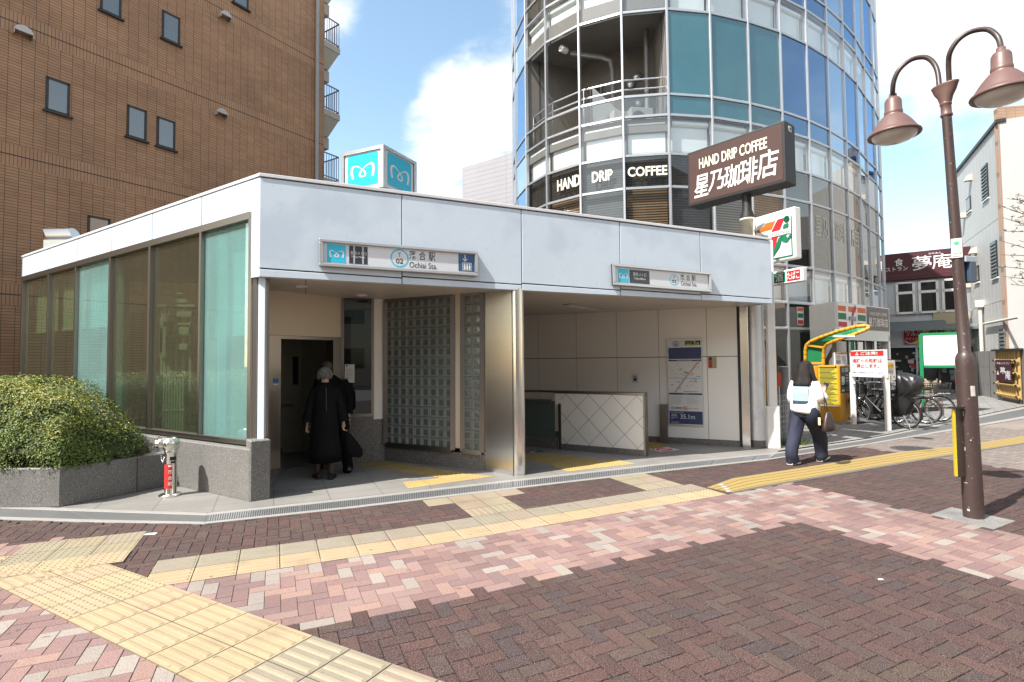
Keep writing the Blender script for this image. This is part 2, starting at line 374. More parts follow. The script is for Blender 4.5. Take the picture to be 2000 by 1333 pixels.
BO = Vector((-2.3161, 4.6434)); TH = .414
BU = Vector((math.cos(TH), math.sin(TH))); BV = Vector((math.sin(TH), -math.cos(TH)))
AO = Vector((-2.7602, 3.3888)); TA = -.5154
AU = Vector((math.cos(TA), math.sin(TA))); AV = Vector((-math.sin(TA), math.cos(TA)))
def drift(u): return .062 * (u - 4) if u > 4 else 0.0
def W(u, v, z=0.0):
    p = BO + .3 * (BU * u + BV * (v - drift(u))); return Vector((p.x, p.y, z))
def toA(p):
    d = Vector((p[0], p[1])) - AO; return d.dot(AU) / .3, d.dot(AV) / .3
def A(k, w, z=0.0):
    p = AO + .3 * (AU * k + AV * w); return Vector((p.x, p.y, z))
PINKS = [(.259, .159, .144), (.222, .136, .126), (.213, .130, .124), (.312, .199, .165), (.306, .207, .179), (.312, .273, .239), (.283, .184, .165), (.225, .144, .139)]
DARKS = [(0.0632, 0.0316, 0.0282), (0.0646, 0.0326, 0.0282), (0.0592, 0.0306, 0.0273), (0.0766, 0.0367, 0.0304), (0.0719, 0.0449, 0.0333), (0.0632, 0.0398, 0.0337), (0.0646, 0.0326, 0.0292), (0.0579, 0.0296, 0.0255), (0.0687, 0.0367, 0.0282), (0.0812, 0.0418, 0.0343), (0.0522, 0.0337, 0.0333)]
GREYS = [(.216, .180, .158), (.194, .166, .148), (.230, .194, .169), (.202, .173, .158)]
def zone(u, v, p):
    k, w = toA(p)
    if .45 < w < 1.55 and not (u < -2.7 and v < -.2): return None
    if w < 1.0 and not (u < -2.7 and v < -.2): return 'p' if v < 6.9 + .25 * u * 0 else 'd'
    if u < -4.75 and v > -3.4: return 'p'
    if u > 32.6: return 'g'
    if 16.35 < u < 21.0 and v > 1.83: return 'p'
    if 1.83 < v < 5.62 and u < 21.0: return 'p'
    return 'd'
pv = MB()
def brick(c0, c1, u0, v0, u1, v1):
    """paver between two lattice corners in 0.1 m cells"""
    uc, vc = (u0 + u1) / 6, (v0 + v1) / 6
    p = W(uc, vc)
    if p.y < 1.2 or p.y > 13.5 or abs(p.x) > 1.15 * p.y + 1.2: return
    if vc < -3.35 + (0 if uc > -1.3 else (uc + 1.3) * -.0): 
        if uc > -1.4 and vc - drift(uc) < -3.3: return
    if uc < -1.2 and vc - drift(uc) < -3.35 + .52 * (uc + 1.2) + .05: return
    if uc > 27 and vc - drift(uc) < -3.4 - .115 * (uc - 24): return
    if vc - drift(uc) < -3.3 and -1.4 < uc < 27.5: return
    zn = zone(uc, vc, p)
    if zn is None: return
    if zn == 'p':
        r = random.random(); c = PINKS[5] if r < .17 else PINKS[3] if r < .30 else PINKS[4] if r < .38 else random.choice(PINKS[:3] + PINKS[6:])
    elif zn == 'g': c = random.choice(GREYS)
    else: c = random.choice(DARKS)
    q = random.uniform(.9, 1.1); c = tuple(x * q for x in c)
    zt = random.uniform(-.0012, .0012); e = .007; ch = .017
    o = [W((u0 + e) / 3, (v0 + e) / 3, -.012), W((u1 - e) / 3, (v0 + e) / 3, -.012), W((u1 - e) / 3, (v1 - e) / 3, -.012), W((u0 + e) / 3, (v1 - e) / 3, -.012)]
    if zn == 'p': e2 = .028
    else: e2 = .045
    i = [W((u0 + e2) / 3, (v0 + e2) / 3, zt), W((u1 - e2) / 3, (v0 + e2) / 3, zt), W((u1 - e2) / 3, (v1 - e2) / 3, zt), W((u0 + e2) / 3, (v1 - e2) / 3, zt)]
    m_ = [Vector((a.x, a.y, -.0045)) for a in o]
    pv.poly(i[::-1], 0, col=c)
    for a in range(4):
        b = (a + 1) % 4
        pv.poly([m_[a], i[a], i[b], m_[b]], 0, col=tuple(x * (.8 if zn == 'p' else .42) for x in c))
        pv.poly([o[a], m_[a], m_[b], o[b]], 0, col=tuple(x * .6 for x in c))
for i in range(-50, 150):
    for j in range(-75, 56):
        k = (i - j) % 4
        if k == 0: brick(0, 0, i, j, i + 2, j + 1)
        elif k == 3: brick(0, 0, i, j, i + 1, j + 2)
pave = pv.build('paving', m_paver); tag(pave, kind='structure')
# sand bed under the pavers
sb = MB(); sb.poly([(-30, -6, -.0125), (34, -6, -.0125), (34, 26, -.0125), (-30, 26, -.0125)])
tag(sb.build('paving_bed', m_joint), kind='structure')

# ------------------------------------------------------------------ tactile tiles
tl = MB()
YEL, YEL2, BEI, GRY = (.36, .285, .182), (.31, .24, .147), (.262, .222, .158), (.245, .212, .163)
def tile(fn, u, v, kind, c, c2=None, along='u', z=.002, su=1.0, sv=1.0):
    g = .012
    P = lambda a, b, h: fn(u + a * su, v + b * sv, z + h)
    c = tuple(x * random.uniform(.95, 1.05) for x in c); c2 = c2 or tuple(x * 1.05 for x in c)
    q = [P(g, g, 0), P(1 - g, g, 0), P(1 - g, 1 - g, 0), P(g, 1 - g, 0)]; b = [Vector((x.x, x.y, -.012)) for x in q]
    fl = (q[1] - q[0]).cross(q[2] - q[0]).z < 0
    tl.poly(q[::-1] if fl else q, 0, col=c)
    for i in range(4):
        j = (i + 1) % 4; tl.poly([b[i], b[j], q[j], q[i]], 0, col=tuple(x * .6 for x in c))
    h = .0055
    if kind == 'bar':
        for n in range(4):
            w0 = .07 + n * .235; w1 = w0 + .135
            r = [(.05, w0), (.95, w0), (.95, w1), (.05, w1)]; t = [(.08, w0 + .035), (.92, w0 + .035), (.92, w1 - .035), (.08, w1 - .035)]
            if along == 'v': r = [(y, x) for x, y in r]; t = [(y, x) for x, y in t]
            R = [P(x, y, 0) for x, y in r]; T = [P(x, y, h) for x, y in t]
            if (T[1] - T[0]).cross(T[2] - T[0]).z < 0: T2 = T[::-1]
            else: T2 = T
            tl.poly(T2, 0, col=c2)
            for i in range(4):
                j = (i + 1) % 4; tl.poly([R[i], R[j], T[j], T[i]], 0, col=c2)
    elif kind == 'dot':
        n = 6
        for a in range(n):
            for d in range(n):
                x, y = (a + .5) / n, (d + .5) / n
                lo = [P(x + .05 * math.cos(t), y + .05 * math.sin(t), 0) for t in [math.pi * i / 3 for i in range(6)]]
                hi = [P(x + .027 * math.cos(t), y + .027 * math.sin(t), h) for t in [math.pi * i / 3 for i in range(6)]]
                tl.poly(hi[::-1] if fl else hi, 0, col=c2)
                for i in range(6): tl.poly([lo[i], lo[(i + 1) % 6], hi[(i + 1) % 6], hi[i]], 0, col=c)
# band A: two tiles wide, running towards the camera
for k in range(-14, 16):
    for w in (0, 1):
        q_ = A(k + .5, w + .5) - Vector((*BO, 0)); uu, vv = q_.to_2d().dot(BU) / .3, q_.to_2d().dot(BV) / .3
        if uu < -2.9 and vv < -.72: continue
        if k >= 5: tile(A, k, w, 'bar', GRY, (.31, .265, .19), z=.009)
        elif -3 <= k <= -1: tile(A, k, w, 'dot' , YEL, YEL2, z=.009)
        else: tile(A, k, w, 'bar', YEL, (.335, .255, .155), z=.009)
# band B: a grey row and a yellow row beside the pink pavers
def inA(u, v):
    k, w = toA(W(u, v)); return w < 2.02
for u in range(-3, 17):
    for v, c in ((-1, GRY), (0, GRY), (1, YEL)):
        pass
for u in range(-3, 17):
    dots = u in (7, 8) or u in (14, 15, 16)
    if not inA(u + .5, -.2) and u > -3: tile(W, u, 0, 'dot' if u in (7, 8) or u > 13 else 'bar', GRY, (.235, .21, .165))
    if not inA(u + .35, 1.5): tile(W, u, 1, 'dot' if dots else 'bar', YEL, (.335, .26, .16))
# branches of bare beige tiles towards the doors
for u0 in (7, 15):
    for w in range(1, 3 if u0 == 7 else 4):
        for du in (0, 1): tile(W, u0 + du - (0 if u0 == 7 else .4), -w, 'bar' if w == 1 else 'flat', BEI, (.25, .215, .155), along='v')
w0 = -3 if u0 == 7 else -4
for du in range(-1, 3): tile(W, 7 + du, -3, 'flat', BEI)
for du in range(-1, 3): tile(W, 14.6 + du, -3.9, 'flat', BEI)
# left group by the planter
for u in (-3.8, -4.8, -5.8):
    for v in (-3.2, -2.2): tile(W, u, v, 'dot', BEI, (.26, .225, .165), z=.004)
    tile(W, u, -1.2, 'dot', YEL, YEL2, z=.0125)
for u in (-6.8, -7.8, -8.8):
    for v in (-2.2, -1.2): tile(W, u, v, 'bar', YEL, (.335, .26, .16), z=.004)
tag(tl.build('tactile_path', m_tile), kind='structure')

# newer yellow guide strip leading right
ys = MB()
up = [G(1380, 953), G(1430, 935), G(1580, 912), G(1760, 883), G(1870, 872), G(2000, 852), G(2160, 826)]
lo = [G(1432, 964), G(1500, 951), G(1650, 926), G(1800, 900.5), G(1905, 883), G(2030, 863), G(2190, 836)]
S = 60
def smp(pl, t):
    x = t * (len(pl) - 1); i = min(int(x), len(pl) - 2); return pl[i].lerp(pl[i + 1], x - i)
for i in range(S):
    a, b, c, d = smp(lo, i / S), smp(lo, (i + 1) / S), smp(up, (i + 1) / S), smp(up, i / S)
    z = Vector((0, 0, .004)); ys.hexa([q + Vector((0, 0, -.01)) for q in (a, b, c, d)], [q + z for q in (a, b, c, d)], 1)
    y0 = [a.lerp(d, .1), b.lerp(c, .1), b.lerp(c, .97), a.lerp(d, .97)]
    ys.poly([q + z * 1.5 for q in y0], 0)
    for k in range(4):
        t0, t1 = .17 + k * .2, .27 + k * .2
        q = [a.lerp(d, t0), b.lerp(c, t0), b.lerp(c, t1), a.lerp(d, t1)]
        wn = i < 4 and (k * 7 + i * 3) % 5 == 0
        ys.hexa([p + z for p in q], [p + z * 2.6 for p in q], 2 if wn else 0)
tag(ys.build('guide_strip', [m_yel, m_slab, m_chip]), kind='structure')

# ------------------------------------------------------------------ gutter and kerb along the entrance
kb = MB()
def strip(up, lo, mi, z0, z1):
    for i in range(len(up) - 1): kb.hexa([Vector((q.x, q.y, z0)) for q in (lo[i], lo[i + 1], up[i + 1], up[i])], [Vector((q.x, q.y, z1)) for q in (lo[i], lo[i + 1], up[i + 1], up[i])], mi)
gu = [G(-160, 983), G(0, 988), G(117, 993), G(405, 1003), G(700, 972), G(1000, 938), G(1300, 905), G(1520, 884), G(1700, 857), G(2000, 795), G(2250, 760)]
gl = [G(-160, 1011), G(0, 1015), G(200, 1021), G(400, 1024), G(700, 992), G(1000, 956), G(1300, 921), G(1500, 899), G(1700, 868), G(2000, 818), G(2250, 785)]
m1 = [a.lerp(b, .22) for a, b in zip(gu, gl)]; m2 = [a.lerp(b, .84) for a, b in zip(gu, gl)]
strip(gu, m1, 0, -.012, .006); strip(m1, m2, 1, -.012, .003); strip(m2, gl, 0, -.012, .006)
tag(kb.build('kerb_gutter', [m_gran_l, m_slab], bevel=.003), kind='structure')
gt = MB()
for i in range(3, 7):
    a0, a1, b0, b1 = m1[i], m1[i + 1], m2[i], m2[i + 1]
    n = int((a1 - a0).length / (.022 if i < 5 else .03))
    for k in range(n):
        t = (k + .5) / n; p, q = a0.lerp(a1, t), b0.lerp(b1, t)
        p, q = p.lerp(q, .04), p.lerp(q, .96)
        if k % max(1, int(.9 / (.022 if i < 5 else .03))) == 0: continue
        gt.bar((p.x, p.y, .0052), (q.x, q.y, .0052), .012, .006)
tag(tag(gt.build('gutter_grate', m_alu), 'grey slotted drain grating set in the gutter in front of the entrance', 'grating'))

# ------------------------------------------------------------------ station forecourt floor and right-hand grey paved yard
fl = MB()
fl.poly([Vector((p.x, p.y, .006)) for p in (G(117, 993), G(405, 1003), G(700, 972), G(1000, 938), G(1300, 905), G(1520, 884))] + [Vector((7, 14, .006)), Vector((-12, 14, .006)), Vector((-5.7, 6.4, .006))], 0,
        uv=[(p.dot(Vector((BU.x, BU.y, 0))), p.dot(Vector((BV.x, BV.y, 0)))) for p in (G(117, 993), G(405, 1003), G(700, 972), G(1000, 938), G(1300, 905), G(1520, 884))] + [(7 * BU.x + 14 * BU.y, 7 * BV.x + 14 * BV.y), (-12 * BU.x + 14 * BU.y, -12 * BV.x + 14 * BV.y), (-5.7 * BU.x + 6.4 * BU.y, -5.7 * BV.x + 6.4 * BV.y)])
m_floor = brick_mat('forecourt tiles', (.19, .184, .172), (.208, .202, .19), (.09, .086, .08), .6, .3, .004, rough=.5, off=0, bump=.2, noise=.22)
tag(fl.build('forecourt_floor', m_floor), kind='structure')
# slightly paler tiles inside the halls, behind the drip line of the roof
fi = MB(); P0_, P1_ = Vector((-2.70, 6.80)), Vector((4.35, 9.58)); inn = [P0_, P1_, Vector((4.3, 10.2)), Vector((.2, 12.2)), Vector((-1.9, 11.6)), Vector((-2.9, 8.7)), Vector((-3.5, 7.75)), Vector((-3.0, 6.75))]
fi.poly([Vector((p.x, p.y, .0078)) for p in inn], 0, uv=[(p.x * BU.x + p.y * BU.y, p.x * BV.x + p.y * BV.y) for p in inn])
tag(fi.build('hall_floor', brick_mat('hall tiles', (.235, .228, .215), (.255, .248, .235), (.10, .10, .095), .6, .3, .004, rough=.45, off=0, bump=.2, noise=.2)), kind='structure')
yd = MB()
pts = [G(1520, 882), G(1700, 856), G(2000, 794), G(2250, 759), Vector((60, 50, 0)), Vector((6, 50, 0)), Vector((4.6, 11, 0))]
ca, sa = math.cos(.9), math.sin(.9)
yd.poly([Vector((p.x, p.y, .0105)) for p in pts], 0, uv=[(p.x * ca + p.y * sa, -p.x * sa + p.y * ca) for p in pts])
tag(yd.build('yard_paving', brick_mat('yard slabs', (.20, .197, .187), (.225, .22, .21), (.08, .08, .075), .45, .3, .005, rough=.8, off=.0, bump=.3, noise=.2)), kind='structure')
# brick footpath further right (grey pink running bond), as one textured sheet under the modelled pavers' end
fp = MB(); pts = [W(33, 30), W(75, 30), W(75, -12), W(33, -4)]
tag(fp.poly([Vector((p.x, p.y, -.0105)) for p in pts], 0, uv=[(p.x * BU.x + p.y * BU.y, p.x * BV.x + p.y * BV.y) for p in pts]).build('footpath', brick_mat('grey pavers', (.20, .17, .15), (.225, .19, .168), (.07, .058, .05), .2, .1, .004, rough=.85, off=.5, bump=.5, noise=.15)), kind='structure')

# yellow tiles inside the entrance
ti = MB(); tl = ti
IY, IY2 = (.38, .28, .11), (.35, .26, .10)
for u in (6, 7, 8, 9): 
    P_ = G(786 + (u - 6) * 45, 943 - (u - 6) * 3.6)
E1, E2, E3, E4 = G(797, 956), G(966, 932), G(928, 928), G(786, 943)
def quadfn(P0, P1, P2, P3, nu, nv):
    def f(u, v, z=0.0):
        a = P0.lerp(P1, u / nu); b = P3.lerp(P2, u / nu); q = a.lerp(b, v / nv); return Vector((q.x, q.y, z))
    return f
f1 = quadfn(E1, E2, E3, E4, 4, 1)
for u in range(4): tile(f1, u, 0, 'dot', IY, IY2, z=.009)
f2 = quadfn(G(880, 938), G(935, 929), G(722, 897), G(690, 908), 2, 8)
for v in range(8):
    for u in range(2): tile(f2, u, v, 'dot' if v == 7 else 'bar', IY, IY2, along='v', z=.0082)
f3 = quadfn(G(1110, 923), G(1243, 907), G(1200, 899), G(1075, 911), 4, 1)
for u in range(4): tile(f3, u, 0, 'dot', IY, IY2, z=.009)
f4 = quadfn(G(1088, 911), G(1175, 901), G(1000, 876), G(955, 888), 2, 6)
for v in range(6):
    for u in range(2): tile(f4, u, v, 'bar', IY, IY2, along='v', z=.0082)
f5 = quadfn(G(1262, 885), G(1300, 875), G(1290, 858), G(1262, 864), 1, 3)
for v in range(3): tile(f5, 0, v, 'bar', IY, IY2, along='v', z=.0082)
tag(ti.build('entrance_tactile_path', m_tile), kind='structure')
# floor stickers
def sticker(cx, cy, base, label, arrow):
    c = G(cx, cy); b = MB(); u = Vector((BU.x, BU.y, 0)); v = Vector((-BU.y, BU.x, 0))
    P = lambda a, d, z: c + u * a + v * d + Vector((0, 0, z))
    b.poly([P(-.22, -.16, .0098), P(.22, -.16, .0098), P(.22, .16, .0098), P(-.22, .16, .0098)], 1)
    if arrow == 'no':
        b.poly([P(.17 * math.cos(t), .13 * math.sin(t), .0106) for t in [i * math.pi / 12 for i in range(24)]], 0); b.poly([P(-.1, -.03, .0114), P(.1, -.03, .0114), P(.1, .03, .0114), P(-.1, .03, .0114)], 1)
    else:
        b.poly([P(-.21, -.15, .0106), P(.21, -.15, .0106), P(.21, .15, .0106), P(-.21, .15, .0106)], 0); b.poly([P(-.13, -.1, .0114), P(.0, .0, .0114), P(.15, .13, .0114), P(-.04, -.1, .0114)], 1)
    tag(b.build('floor_sticker', [M(base[0], base[1], .5), m_white]), label, 'sticker')
sticker(1297, 879.5, ('sticker red', (.6, .05, .05)), 'red and white no entry sticker on the floor beside the tiled stair wall', 'no')
sticker(1040, 884, ('sticker navy', (.03, .06, .2)), 'dark blue arrow sticker on the floor beside the steel pillar', 'ar')
# manhole covers
for (x, y, rx, lab) in ((1788, 877.5, 43, 'large round iron manhole cover in the pavers near the yellow strip'), (1803.5, 856.5, 18, 'small round iron cover in the pavers near the kerb')):
    c = G(x, y); r = abs(G(x + rx, y).x - c.x); b = MB()
    b.lathe([(r, -.01), (r, .004), (r * .9, .005), (r * .89, .002), (r * .05, .002), (0, .002)], c, 40, 0, smooth=False)
    for a in range(-6, 7):
        for d in range(-6, 7):
            if math.hypot(a, d) < 6.1: b.box((c.x + a * r * .13, c.y + d * r * .13, .004), (r * .08, r * .08, .004), .4)
    tag(b.build('manhole_cover', m_iron), lab, 'manhole cover')
for (x, y, w, n_, lab) in ((295, 1044, .05, 1, 'white paper scrap lying on the dark pavers near the beige tiles'), (1720, 1133, .018, 2, 'small white litter scrap on the dark pavers near the pink border')):
    c = G(x, y); b = MB(); b.hexa([c + Vector((a * w, d * w * .6, .002)) for a, d in ((-1, -1), (1, -.7), (.8, 1), (-.9, .6))], [c + Vector((a * w, d * w * .6, .006)) for a, d in ((-1, -1), (1, -.7), (.8, 1), (-.9, .6))])
    tag(b.build('paper_scrap', m_white), lab, 'litter')
# ------------------------------------------------------------------ station entrance
m_panel = M('enamel panel', (.59, .685, .785), .32, var=.035, scale=.9, spec=.4, speck=((1.5, .52, .64, (.44, .53, .64), .42), (5, .56, .72, (.66, .72, .78), .35), (14, .60, .75, (.46, .52, .6), .3)), rvar=.12)
m_beige = M('beige panel', (.70, .61, .49), .4, var=.02, scale=2)
m_cream = M('cream wall panel', (.86, .845, .81), .35, var=.02, scale=1.2)
m_seam = M('dark seam', (.03, .03, .03), .7)
m_soffit = brick_mat('soffit slats', (.66, .60, .53), (.67, .61, .54), (.2, .18, .16), 6.0, .10, .007, rough=.4, bump=.3, noise=.06)
m_gl_clear = glass_mat('smoked glass', (.62, .68, .57), refl=.075, opac=.08, ocol=(.24, .245, .18))
m_gl_teal = glass_mat('teal film glass', (.70, .92, .90), refl=.08, opac=.40, ocol=(.36, .60, .59), trans=.35)
m_gl_dark = glass_mat('dark glass', (.12, .13, .12), refl=.09, opac=.35, ocol=(.03, .03, .028))
m_frost = glass_mat('frosted glass', (.3, .4, .38), refl=.05, opac=.75, ocol=(.14, .19, .18), rough=.1)
m_block = M('glass block', (.10, .125, .12), .22, var=.15, scale=9, bump=.25, bscale=30, spec=.8, coat=.1)
m_block_e = M('glass block edge', (.20, .235, .225), .15, var=.1, scale=9, spec=.8)
m_blind = M('roller blind', (.86, .85, .80), .8, var=.03)
C0 = Vector((-2.964, 6.313)); FD = Vector((.934, .3575)); LD = Vector((-.850, .527))
FPq = C0 + FD * 5; LPq = C0 + LD * 5
onF = lambda x, y: on(x, y, C0, FPq)
onL = lambda x, y: on(x, y, C0, LPq)
FB = Vector((4.43, 9.143)); flen = (FB - C0).length
def fz(s, a, b): return a + (b - a) * s / flen
ztop = lambda s: fz(s, 3.835, 3.644)
zbot = lambda s: fz(s, 2.602, 2.519)
root = thing('station_entrance', (0.5, 8.2, 0), 'white panelled subway entrance with glass side wall, glass block panel and steel pillar', 'station entrance')
def ps(x, y): return (Vector(onF(x, y)[:2]) - C0).dot(FD)
cuts = [0, ps(785, 374), ps(1018, 404), ps(1210, 430), ps(1367, 452), flen]
b = MB(); inw = Vector((-FD.y, FD.x))
def fr(s): return C0 + FD * s
b.wall(fr(.02) + inw * .014, fr(flen - .02) + inw * .014, zbot(0) + .02, ztop(0) - .05, .22, 1, zbot(flen) + .02, ztop(flen) - .05)
for i in range(5):
    s0, s1 = cuts[i] + (.006 if i else 0), cuts[i + 1] - (.006 if i < 4 else 0)
    b.wall(fr(s0), fr(s1), zbot(s0) + .105, ztop(s0) - .055, .013, 0, zbot(s1) + .085, ztop(s1) - .055)
    b.wall(fr(s0), fr(s1), zbot(s0), zbot(s0) + .088, .10, 0, zbot(s1), zbot(s1) + .07)
b.wall(fr(-.012) - inw * .012, fr(flen + .01) - inw * .012, ztop(0) - .04, ztop(0), .27, 2, ztop(flen) - .04, ztop(flen))
m_cop = M('coping', (.70, .71, .73), .4, .2, var=.03)
b.build('fascia', [m_panel, m_seam, m_cop], root, bevel=.004)
# return at the far right end and the left corner strip
b = MB(); 
b.wall(fr(flen) + inw * .013, fr(flen) + inw * .9, zbot(flen), ztop(flen) - .05, .05, 0); b.build('fascia_return', m_panel, root); b = MB()
b.wall(C0 + LD * .20, C0 + LD * .004, zbot(0), ztop(0) - .055, .05, 0)
b.build('fascia_return', m_panel, root)
# side fascia (left)
sl = (Vector(onL(43, 500)[:2]) - C0).length
zt0, zt1 = onL(490, 343).z, onL(43, 500).z; zb0, zb1 = onL(489, 413).z, onL(43, 541).z
fzl = lambda s, a, c: a + (c - a) * s / sl
lc = [(Vector(onL(x, 480)[:2]) - C0).dot(LD) for x in (491, 393, 297, 217.7, 152, 96)] + [sl]
LN = Vector((-LD.y, LD.x)) * -1      # inward normal of the left face
if LN.dot(Vector((1, 1))) < 0: LN = -LN
pl = lambda s, k=0.0: C0 + LD * s + LN * k
b = MB()
b.wall(pl(sl, .014), pl(.2, .014), zb1 + .02, zt1 - .03, .2, 1, zb0 + .02, ztop(0) - .06)
for i in range(6):
    s0, s1 = lc[i] + .008, lc[i + 1] - .008
    b.wall(pl(s1), pl(s0), fzl(s1, zb0, zb1), fzl(s1, ztop(0), zt1) - .045, .013, 0, fzl(s0, zb0, zb1), fzl(s0, ztop(0), zt1) - .045)
b.wall(pl(sl + .02, -.012), pl(.0, -.012), zt1 - .04, zt1 + .0, .26, 2, ztop(0) - .042, ztop(0) - .002)
b.build('side_fascia', [m_panel, m_seam, m_cop], root, bevel=.004)
# roof and soffit
b = MB(); fe = C0 + LD * sl
b.prism([C0 + inw * .2 + FD * .1, FB + inw * .2 - FD * .05, (4.3, 10.3), (.3, 12.4), (-4, 13.2), (fe.x + .5, fe.y + 1.2), (fe.x + .2, fe.y + .1)], 3.40, 3.55)
b.build('roof', m_alu, root)
b = MB()
sp_ = [C0 + LD * -.0 + inw * .10 + FD * .0, FB + inw * .1, Vector((4.35, 9.95)), Vector((.2, 12.0)), Vector((-1.7, 11.6)), Vector((-2.75, 8.6)), Vector((-3.5, 7.55))]
zc = lambda p: zbot((Vector(p) - C0).dot(FD)) + .014
b.poly([Vector((p.x, p.y, zc(p))) for p in sp_][::-1], 0, uv=[(p.dot(FD), p.dot(inw)) for p in sp_][::-1])
b.build('soffit', m_soffit, root)
# left glazing
b = MB(); fr_ = MB()
mx = [(488, 470), (391, 450), (291.5, 478), (214, 497), (147, 517), (93.5, 530), (43, 541)]
ms = [(Vector(onL(x, y)[:2]) - C0).dot(LD) for x, y in mx]
zs0, zs1 = onL(481, 870).z, onL(292.5, 846).z
zsill = zs0
for i, s in enumerate(ms):
    w = .05 if i not in (0, 6) else .07
    fr_.wall(pl(s + w / 2, .0), pl(s - w / 2, .0), zsill, fzl(s, zb0, zb1), .11, 0)
fr_.wall(pl(ms[6], -.004), pl(ms[0], -.004), zsill - .0, zsill + .06, .12, 0)
fr_.wall(pl(ms[6], -.002), pl(ms[0], -.002), zb1 - .09, zb1 + .0, .11, 0, zb0 - .09, zb0)
fr_.build('glazing_frame', m_steel_d, root, bevel=.004)
kinds = ['t', 'c', 'c', 't', 'c', 'c']
for i in range(6):
    s0, s1 = ms[i] + .02, ms[i + 1] - .02
    w_ = MB(); g0 = pl(s0, .05); g1 = pl(s1, .05)
    w_.wall(g1, g0, zsill + .05, fzl(s1, zb0, zb1) - .06, .012, 0, zsill + .05, fzl(s0, zb0, zb1) - .06)
    wo = w_.build('window', m_gl_teal if kinds[i] == 't' else m_gl_clear, root)
    if i in (0, 3, 4, 5):
        bl = MB(); zb_ = 1.95 if i == 0 else 2.22
        k0, k1 = (.12, .20)
        q0, q1 = pl(s0 + (.1 if i in (4, 5) else .0), k1), pl(s1, k1)
        bl.wall(q1, q0, zb_, fzl(s1, zb0, zb1) - .08, .01, 0, zb_, fzl(s0, zb0, zb1) - .08)
        bl.bar((q0.x, q0.y, zb_), (q1.x, q1.y, zb_), .03)
        bl.build('blind', m_blind, wo)
# granite base under the glass, with the corner post
b = MB()
ga, gb_ = G(487, 981), G(351, 951.5); gd = (gb_ - ga).to_2d().normalized()
b.wall(ga.to_2d() + gd * 7.3, ga.to_2d(), 0, zsill - .02, .22, 0)
b.build('granite_base', m_gran, root, bevel=.01)
b = MB(); p0, p1 = G(487, 981).to_2d(), G(527, 975).to_2d(); q = Vector((-(p1 - p0).y, (p1 - p0).x))
b.prism([p0 + Vector((.012, -.016)), p1 + Vector((.012, -.016)), p1 + q * 1.0, p0 + q * 1.0], 0, .695)
b.build('granite_post', m_gran, root, bevel=.012)
b = MB(); s = lambda x, y, d=6.36: at(x, y, d)
a0, a1 = at(503.5, 700, 6.40), at(517, 700, 6.40); b.prism([a0.to_2d(), a1.to_2d(), a1.to_2d() + Vector((-.05, .16)), a0.to_2d() + Vector((-.05, .16))], .69, 2.60, 0)
b.build('white_post', m_panel, root, bevel=.005)
b = MB(); a0, a1 = at(486.5, 700, 6.41), at(502, 700, 6.41); b.prism([a0.to_2d(), a1.to_2d(), a1.to_2d() + Vector((-.05, .14)), a0.to_2d() + Vector((-.05, .14))], .66, zb0, 0)
b.build('corner_mullion', m_steel_d, root, bevel=.004)
# lift front
E0, E1 = Vector((-3.40, 7.6)), Vector((-2.685, 8.492)); onE = lambda x, y: on(x, y, E0, E1)
ed = (E1 - E0).normalized(); en = Vector((ed.y, -ed.x))      # towards the street
el = lambda x: (Vector(onE(x, 700)[:2]) - E0).dot(ed)
zh = onE(600, 657).z
b = MB(); pe = lambda s, k=0.0: E0 + ed * s + en * k
b.wall(pe(-.05), pe(el(668)), zh, 2.68, .05); b.build('lift_header', m_beige, root)
b = MB(); b.wall(pe(-.05, .012), pe(el(548), .012), 0, zh - .004, .2); b.wall(pe(el(650), .012), pe(el(669), .012), 0, zh - .004, .2)
b.wall(pe(el(548), .006), pe(el(650), .006), zh - .05, zh - .004, .2)
b.build('lift_frame', m_steel_d, root)
cab = MB(); w0, w1 = el(548), el(650)
c0, c1, c2, c3 = pe(w0 - .3, -.22), pe(w1 + .48, -.22), pe(w1 + .48, -1.7), pe(w0 - .3, -1.7)
cab.wall(c1, c2, 0, 2.3, .04); cab.wall(c3, c0, 0, 2.3, .04); cab.wall(c2, c3, 0, 2.3, .04)
cab.prism([c0, c1, c2, c3], 2.28, 2.33); cab.prism([c0, c1, c2, c3], -.002, .012, 1)
cab.wall(pe(w0 - .29, -1.69), pe(w1 + .47, -1.69), 0, .42, -.02, 1); co = cab.build('lift_car', [M('car lining', (.36, .34, .28), .5), m_gran_d], root)
b = MB(); b.wall(pe(w0 + .70, -1.68), pe(w0 + 1.06, -1.68), .5, 1.92, .012, 0)
b.tube([Vector((*pe(w0 + .3, -1.6), .85)), Vector((*pe(w0 + 1.1, -1.6), .85))], .02, 8, 1); b.build('window', [m_gl_dark, m_steel], co)
b = MB(); q = pe(w0 + 1.16, -1.66); b.box((q.x, q.y, 1.45), (.1, .04, .5), math.atan2(ed.y, ed.x)); b.build('control_panel', m_black, co)
b = MB(); q = onE(538, 744); b.box((q.x + en.x * .016, q.y + en.y * .016, q.z), (.07, .006, .06), math.atan2(ed.y, ed.x)); b.box((q.x + en.x * .016, q.y + en.y * .016, q.z - .05), (.07, .006, .02), math.atan2(ed.y, ed.x), 1); b.build('lift_sticker', [M('sticker blue', (.02, .16, .42), .5), m_white], root)
# wall between glazed side and lift
b = MB(); b.wall(Vector((-2.95, 6.55)), E0 + Vector((-.02, -.0)), 0, 2.68, .06); b.build('side_wall', m_steel_d, root)
